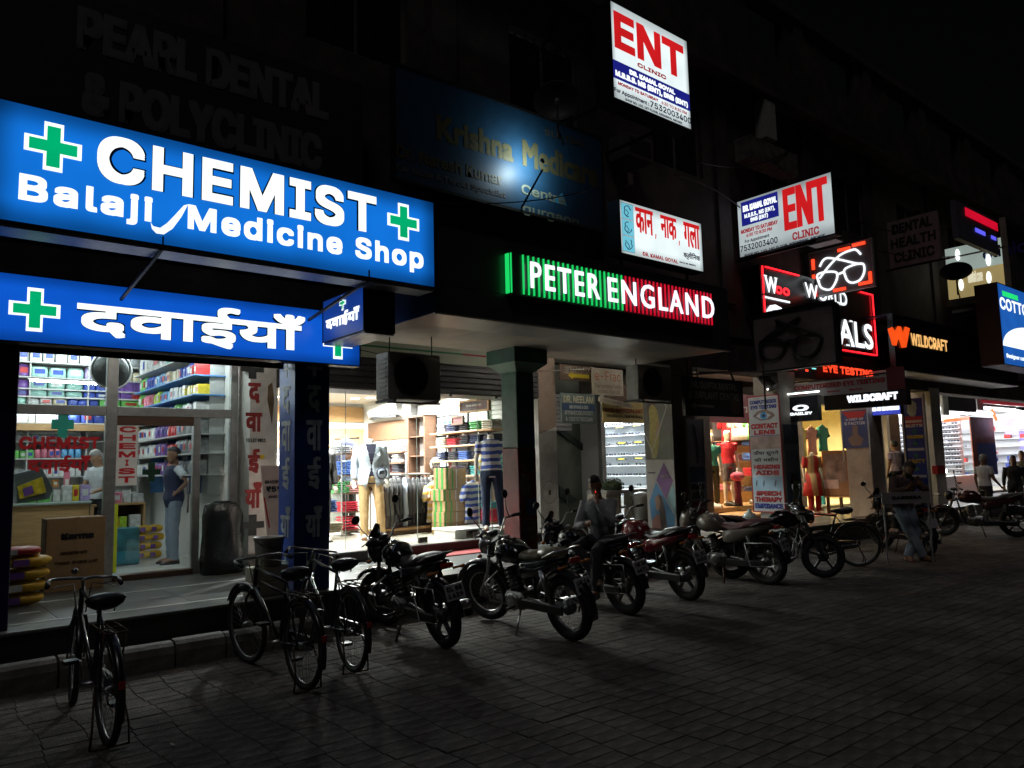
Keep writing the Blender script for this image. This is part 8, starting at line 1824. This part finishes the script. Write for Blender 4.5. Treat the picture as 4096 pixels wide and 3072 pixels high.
    add('rear_fender', strap(MB(), arc(rc, R+.028, 176, 75, 12), .115, .005) if not ret else strap(MB(), arc(rc, R+.025, 192, 50, 14), .13, .005), m_bframe, t)
    pb = MB(); pb.hexa([(-.975,-.1,.50),(-.965,-.1,.50),(-.965,.1,.50),(-.975,.1,.50),(-.935,-.1,.64),(-.925,-.1,.64),(-.925,.1,.64),(-.935,.1,.64)]); p_ = add('number_plate', pb, m_plate, t)
    if plate:
        f = Frame((-.977,0,.5), (0,-1,0), (.28,0,1)); 
        for i, s_ in enumerate(plate): lettering(p_, f, s_, (-.08,.08,.085-i*.062,.125-i*.062), m_print_k, bold=.002, d=.002)
        for ch in p_.children: ch.location = (0,0,0)
    for s in (1,-1): add('indicator', MB().tube([(-.84,.08*s,.76),(-.85,.16*s,.76)], .012, 6).ball((-.85,.18*s,.76), (.025,.03,.018), 8, 6), m_amber, t)
    # frame, engine, exhaust
    fm = MB().tube([(.37,0,.82),(.30,0,.5),(.22,0,.27),(-.05,0,.24),(-.2,0,.30),(-.22,0,.68)], .018, 8)
    for s in (.09,-.09): fm.tube([(.33,s*.3,.78),(-.2,s,.68),(-.8,s,.80)], .014, 8).tube([(-.18,s,.38),(-wb,s,R)], .017, 8)
    add('frame', fm, m_black, t)
    e = add('engine', MB().bbox(-.12,.2,-.13,.13,.24,.42,.04), m_eng, t); add('cylinder', MB().tube([(.09,0,.42),(.15,0,.66)], .07, 12), m_eng, e)
    for k in range(6): q = Vector((.09,0,.44)).lerp(Vector((.145,0,.64)), k/5); add('cooling_fin', MB().tube([q, q+Vector((.003,0,.008))], .092, 14), m_eng, e)
    for s in (1,-1): add('crankcase_cover', MB().lathe([(0,-.02),(.085,-.02),(.095,0),(.07,.015),(0,.02)] if s > 0 else [(0,.02),(.085,.02),(.095,0),(.07,-.015),(0,-.02)], (.03,.14*s,.33), 'y', 18), m_chrome if ret else m_eng, e)
    add('exhaust', MB().tube([(.17,-.06,.60),(.28,-.11,.50),(.24,-.15,.30),(.0,-.16,.24),(-.25,-.17,.27)], .019, 8).tube([(-.25,-.17,.27),(-.35,-.175,.29),(-.85,-.185,.40),(-.88,-.186,.405)], [.02,.042,.046,.03], 12), m_chrome, t)
    for s in (1,-1):
        add('shock_absorber', MB().tube([(-.47,.12*s,.74),(-.58,.125*s,.38)], .014, 8).tube([(-.485,.12*s,.70),(-.56,.125*s,.46)], .03, 8), m_chrome if ret else m_black, t)
        add('foot_peg', MB().tube([(-.02,.1*s,.29),(-.02,.26*s,.29)], .016, 8), m_seatk, t)
    add('chain_case', MB().bbox(-wb-.05,-.1,.095,.13,R-.05,R+.05,.02), m_black, t)
    if not ret and style != 'street': add('sari_guard', MB().tube([(-.45,.17,.6),(-.85,.17,.62),(-.85,.17,.3),(-.5,.17,.28),(-.45,.17,.6)], .007, 6), m_chrome, t)
    gd = MB().tube([(.22,.06,.26),(.27,.24,.34),(.32,.24,.52),(.34,.05,.6)], .011, 6); gd.tube([(.22,-.06,.26),(.27,-.24,.34),(.32,-.24,.52),(.34,-.05,.6)], .011, 6); add('crash_guard', gd, m_chrome, t)
    add('side_stand', MB().tube([(-.05,.1,.25),(-.12,.26+.0,.0+.0+.04-.0+(-lean)*0)], .012, 6), m_rust if not ret else m_chrome, t)
    add('kick_lever', MB().tube([(-.02,-.15,.36),(-.1,-.19,.5),(-.1,-.25,.51)], .01, 6), m_chrome, t)
    return t
P_black = mat('gloss_black_paint', (.010,.010,.012), .18, coat=.6, var=.1); P_red = mat('gloss_dark_red_paint', (.16,.008,.014), .2, coat=.6, var=.1); P_tan = mat('champagne_paint', (.16,.14,.115), .3, coat=.4, var=.1); P_mar = mat('maroon_tank_paint', (.05,.012,.012), .22, coat=.5); P_grey = mat('gunmetal_paint', (.05,.05,.055), .25, coat=.5)
m_tan = mat('olive_tan_leather', (.20,.18,.11), .4, bump=.3, bscale=60); m_pinkseat = mat('dusty_pink_seat', (.13,.055,.06), .5)
WB, WR = 1.30, 1.36
moto('black commuter motorcycle with bikini visor parked after the bicycle pair', *placeaz((1785,2590), 4, WB), 'fairing', P_black, panelm=P_black, steer=.4, plate=('DL 8S','1429'))
moto('retro black motorcycle with round headlamp, chrome rims and olive split saddle', *placeaz((2290,2562), 2, WR), 'retro', P_black, seatm=m_tan, steer=.3, plate=('UP 14','BQ 310'))
MA = placeaz((2512,2458), 2, WB); moto('black motorcycle with the smoking man sitting sideways on it', *MA, 'fairing', P_black, steer=.2, plate=('HR 26','4471'))
moto('dark red sporty motorcycle with black seat beside the seated man', *placeaz((2755,2402), 6, WB), 'street', P_red, seatm=m_seatk, steer=.2, plate=('DL 3C','882'))
moto('champagne coloured motorcycle with pinkish seat standing side on past the red one', *placeaz((3075,2338), -6, WB), 'fairing', P_tan, seatm=m_pinkseat, steer=.15, plate=('UP 16','773'))
moto('black motorcycle with silver fork facing the street beside the contact lens board', *placefront((3300,2312), 136, WB), 'street', P_black, lean=-.1, steer=-.1, seatm=m_pinkseat)
a = placeaz((3440,2267), -34, 1.17); bicycle('thin wheeled roadster bicycle among the motorcycles before the kurta shop', *a, lean=-.08, steer=.1)
moto('black motorcycle with pale edged visor behind the man leaning on a board', *place((3712,2222),(3470,2180),WB), 'fairing', P_grey, seatm=m_seatk, steer=.2)
a = place((3690,2200),(3775,2170),1.17); bicycle('far bicycle half hidden between the leaning man and the last motorcycle', *a, lean=-.08, steer=.1)
moto('last motorcycle with broad dark red tank, front wheel towards the leaning man', *place((4080,2150),(3812,2143),1.4), 'street', P_mar, seatm=m_seatk, steer=.1, lean=-.12)
# dark bag left by the retro motorcycle's front wheel
bg_ = thing('dark_bundle', 'small dark bundle on the ground between the two nearest motorcycles', 'bag', (*xy(1845,2455), 0)); c = at(1845, 2455, Z=0)
mb = MB(); S_ = [[(c.x+math.cos(a)*.17*k*(1+.15*math.sin(3*a)), c.y+math.sin(a)*.13*k, z) for a in [2*math.pi*i/12 for i in range(12)]] for z, k in ((0,.9),(.06,1),(.14,.85),(.2,.4),(.21,.1))]; add('bundle_cloth', mb.loft(S_), cloth('dark_bundle_cloth', (.02,.02,.025)), bg_)
# ================================================================ PEOPLE
c_denim = cloth('faded_denim', (.22,.27,.33)); c_kh = cloth('dark_grey_trouser', (.025,.024,.026)); c_grey = cloth('grey_shirt', (.3,.31,.32)); c_wht = cloth('white_shirt', (.55,.58,.62)); c_pnk = cloth('pale_pink_shirt', (.5,.4,.44)); c_br = cloth('dark_brown_jacket', (.09,.055,.05))
# customer in the chemist
figure('person', 'customer in a navy waistcoat with white sleeves, hand on hip inside the chemist', 'person', (*at(690, 2235, Y=11.9).xy, CFZ), math.radians(178), dict(elL=(-.1,.36,1.2), wrL=(.02,.22,1.04), haL=(.06,.14,1.0), elR=(-.12,-.33,1.2), wrR=(.0,-.2,1.03), haR=(.06,-.13,.99), look=(1,.25,-.1)), m_skin, c_wht, c_denim, m_shoe_k, 'short', scale=.98, extras=lambda t, J: add('waistcoat', fuse((lambda m: (torso(m, J, .03, low=.3), m)[1])(MB()), .011, 2, wr=.015), cloth('navy_waistcoat', (.012,.018,.05)), t))
# shopkeeper behind the counter
figure('person', 'elderly shopkeeper in a white shirt bending his head behind the chemist counter', 'person', (*at(392, 2200, Y=13.0).xy, CFZ), math.radians(-150), dict(head=(.09,0,1.56), neck=(.03,0,1.45), look=(1,.2,-.6), wrL=(.25,.15,1.05), elL=(.08,.24,1.12), haL=(.34,.12,1.02), wrR=(.25,-.15,1.05), elR=(.08,-.24,1.12), haR=(.34,-.12,1.02)), mat('light_brown_skin', (.32,.18,.11), .55), c_wht, c_kh, m_shoe_k, 'short', m_grey_hair, scale=1.0)
# smoker seated sideways on the motorcycle
SP = Vector((MA[0], MA[1], 0))+Vector((math.cos(MA[2]), math.sin(MA[2]), 0))*-.27
smoke = dict(pelvis=(0,0,.90), waist=(.02,0,1.05), chest=(.05,0,1.24), neck=(.07,0,1.40), head=(.12,0,1.54), look=(1,.45,-.1), hipL=(.02,.1,.88), hipR=(.02,-.1,.88), kneeL=(.42,.16,.80), kneeR=(.40,-.12,.84), ankL=(.46,.15,.38), ankR=(.36,.12,.52), toeL=(.60,.18,.31), toeR=(.48,.22,.47), shL=(.05,.18,1.35), shR=(.05,-.18,1.35), elL=(.24,.26,1.12), wrL=(.30,.12,1.36), haL=(.25,.05,1.44), elR=(.18,-.22,1.06), wrR=(.34,-.02,1.1), haR=(.38,.07,1.12))
def cig(t, J): add('cigarette', MB().cyl((.22,.06,1.49), (.29,.10,1.475), .0045, 6), m_print_w, t); add('cigarette_ember', MB().ball((.295,.103,1.474), .007, 8, 6), glow('ember', (1,.02,.01), 3), t)
figure('person', 'man in a grey long sleeved shirt sitting sideways on a motorcycle and smoking', 'person', (SP.x, SP.y, -.06), math.radians(-165), smoke, m_skin, c_grey, c_kh, mat('pale_sandal', (.18,.13,.1), .6), 'short', scale=.98, sleeve='long', extras=cig)
# bowed man behind the white board
LB = xy(3645, 2242)
figure('person', 'bearded man in brown jacket and faded jeans, ankles crossed, behind a low white board', 'person', (LB[0], LB[1], 0), math.radians(-118), dict(pelvis=(-.1,0,.90), waist=(-.08,0,1.05), chest=(-.03,0,1.24), neck=(.02,0,1.39), head=(.09,.02,1.50), look=(1,.1,-.55), hipL=(-.1,.09,.87), hipR=(-.1,-.09,.87), kneeL=(.02,.12,.47), kneeR=(.05,-.03,.48), ankL=(.0,-.06,.09), ankR=(.12,.14,.10), toeL=(.16,-.1,.03), toeR=(.28,.18,.04), shL=(-.02,.19,1.34), shR=(-.02,-.19,1.34), elL=(.08,.32,1.12), wrL=(.2,.16,1.2), haL=(.22,.08,1.27), elR=(.06,-.32,1.1), wrR=(.2,-.14,1.18), haR=(.23,-.06,1.25)), m_skin, cloth('faded_mauve_shirt', (.12,.08,.085)), c_denim, m_shoe_b, 'beard', scale=1.0, sleeve='long', jacket=c_br, trouser_r=1.15)
fr = Frame((LB[0]-.1, LB[1]-.32, 0), (math.cos(-.50), math.sin(-.50), 0)); R = fr.rect((3527,1968),(3720,1968),(3720,2014),(3527,2014))
t = thing('brand_board', 'low white board with dark letters on thin legs in front of the bearded man', 'sign', fr.pt((R[0]+R[1])/2, 0)); add('board', fr.box(MB(), *R, -.02, 0), mat('dim_white_board', (.34,.3,.31), .5), t)
lettering(t, fr, 'CARRERA', (R[0]+(R[1]-R[0])*.2, R[0]+(R[1]-R[0])*.82, R[2]+(R[3]-R[2])*.38, R[2]+(R[3]-R[2])*.66), m_print_k, bold=.004)
for u in (R[0]+.02, R[1]-.04): add('leg', fr.box(MB(), u, u+.02, 0, R[2], -.02, 0), m_alu, t)
# walkers at the far end
def walk(name_lab, x, y, Z, rot, sh, tr, scale=1., hair='short', hm=None, sleeve='short', **k):
    p = at(x, y, Z=Z) if not isinstance(x, Vector) else x
    ps = dict(kneeL=(.1,.1,.5), ankL=(.12,.1,.1), toeL=(.28,.12,.04), kneeR=(-.03,-.1,.5), ankR=(-.2,-.1,.13), toeR=(-.05,-.12,.03)); ps.update(k.pop('pose', {}))
    return figure('person', name_lab, 'person', (p.x, p.y, Z), math.radians(rot), ps, k.pop('skin', m_skin), sh, tr, m_shoe_k, hair, hm, scale=scale, sleeve=sleeve, **k)
walk('grey haired man in a white short sleeved shirt walking past the far sunglasses shop', 3955, 2100, 0, -25, c_wht, c_kh, 1.0, hm=m_grey_hair, pose=dict(wrR=(.2,-.24,.95), haR=(.27,-.23,.88), elR=(.02,-.24,1.12)))
def bag(t, J): add('backpack', MB().bbox(-.27,-.12,-.14,.14,1.0,1.42,.05), cloth('backpack_cloth', (.08,.07,.09)), t); add('strap', MB().tube([(-.14,.11,1.38),(-.02,.12,1.46),(.12,.11,1.35),(.12,.11,1.1)], .014, 6), cloth('backpack_cloth', (.08,.07,.09)), t)
p = at(3583, 2080, Z=PZ); p = C0+(at(3583,1850,Y=8.7)-C0); p.z = PZ
walk('person seen from behind in a pale pink shirt with a backpack near the pale piers', p, 0, PZ, 70, c_pnk, c_kh, 1.0, extras=bag)
p = at(3655,1900,Y=8.4); walk('woman with a yellow and green scarf standing before the tailoring board', p, 0, PZ, -120, cloth('yellow_scarf', (.5,.42,.03)), cloth('green_salwar', (.05,.14,.05)), .95, hair='long')
p = at(4062,1960,Y=7.1); walk('dark clothed woman with long hair at the frame edge beyond the last motorcycle', p, 0, 0, 200, cloth('black_kurta', (.018,.016,.018)), cloth('black_salwar', (.015,.014,.016)), .97, hair='long', sleeve='long')
p = at(4098,1960,Y=7.6); walk('olive shirted person partly cut off at the edge of the frame', p, 0, 0, 200, cloth('olive_shirt', (.12,.11,.07)), c_kh, 1.04)
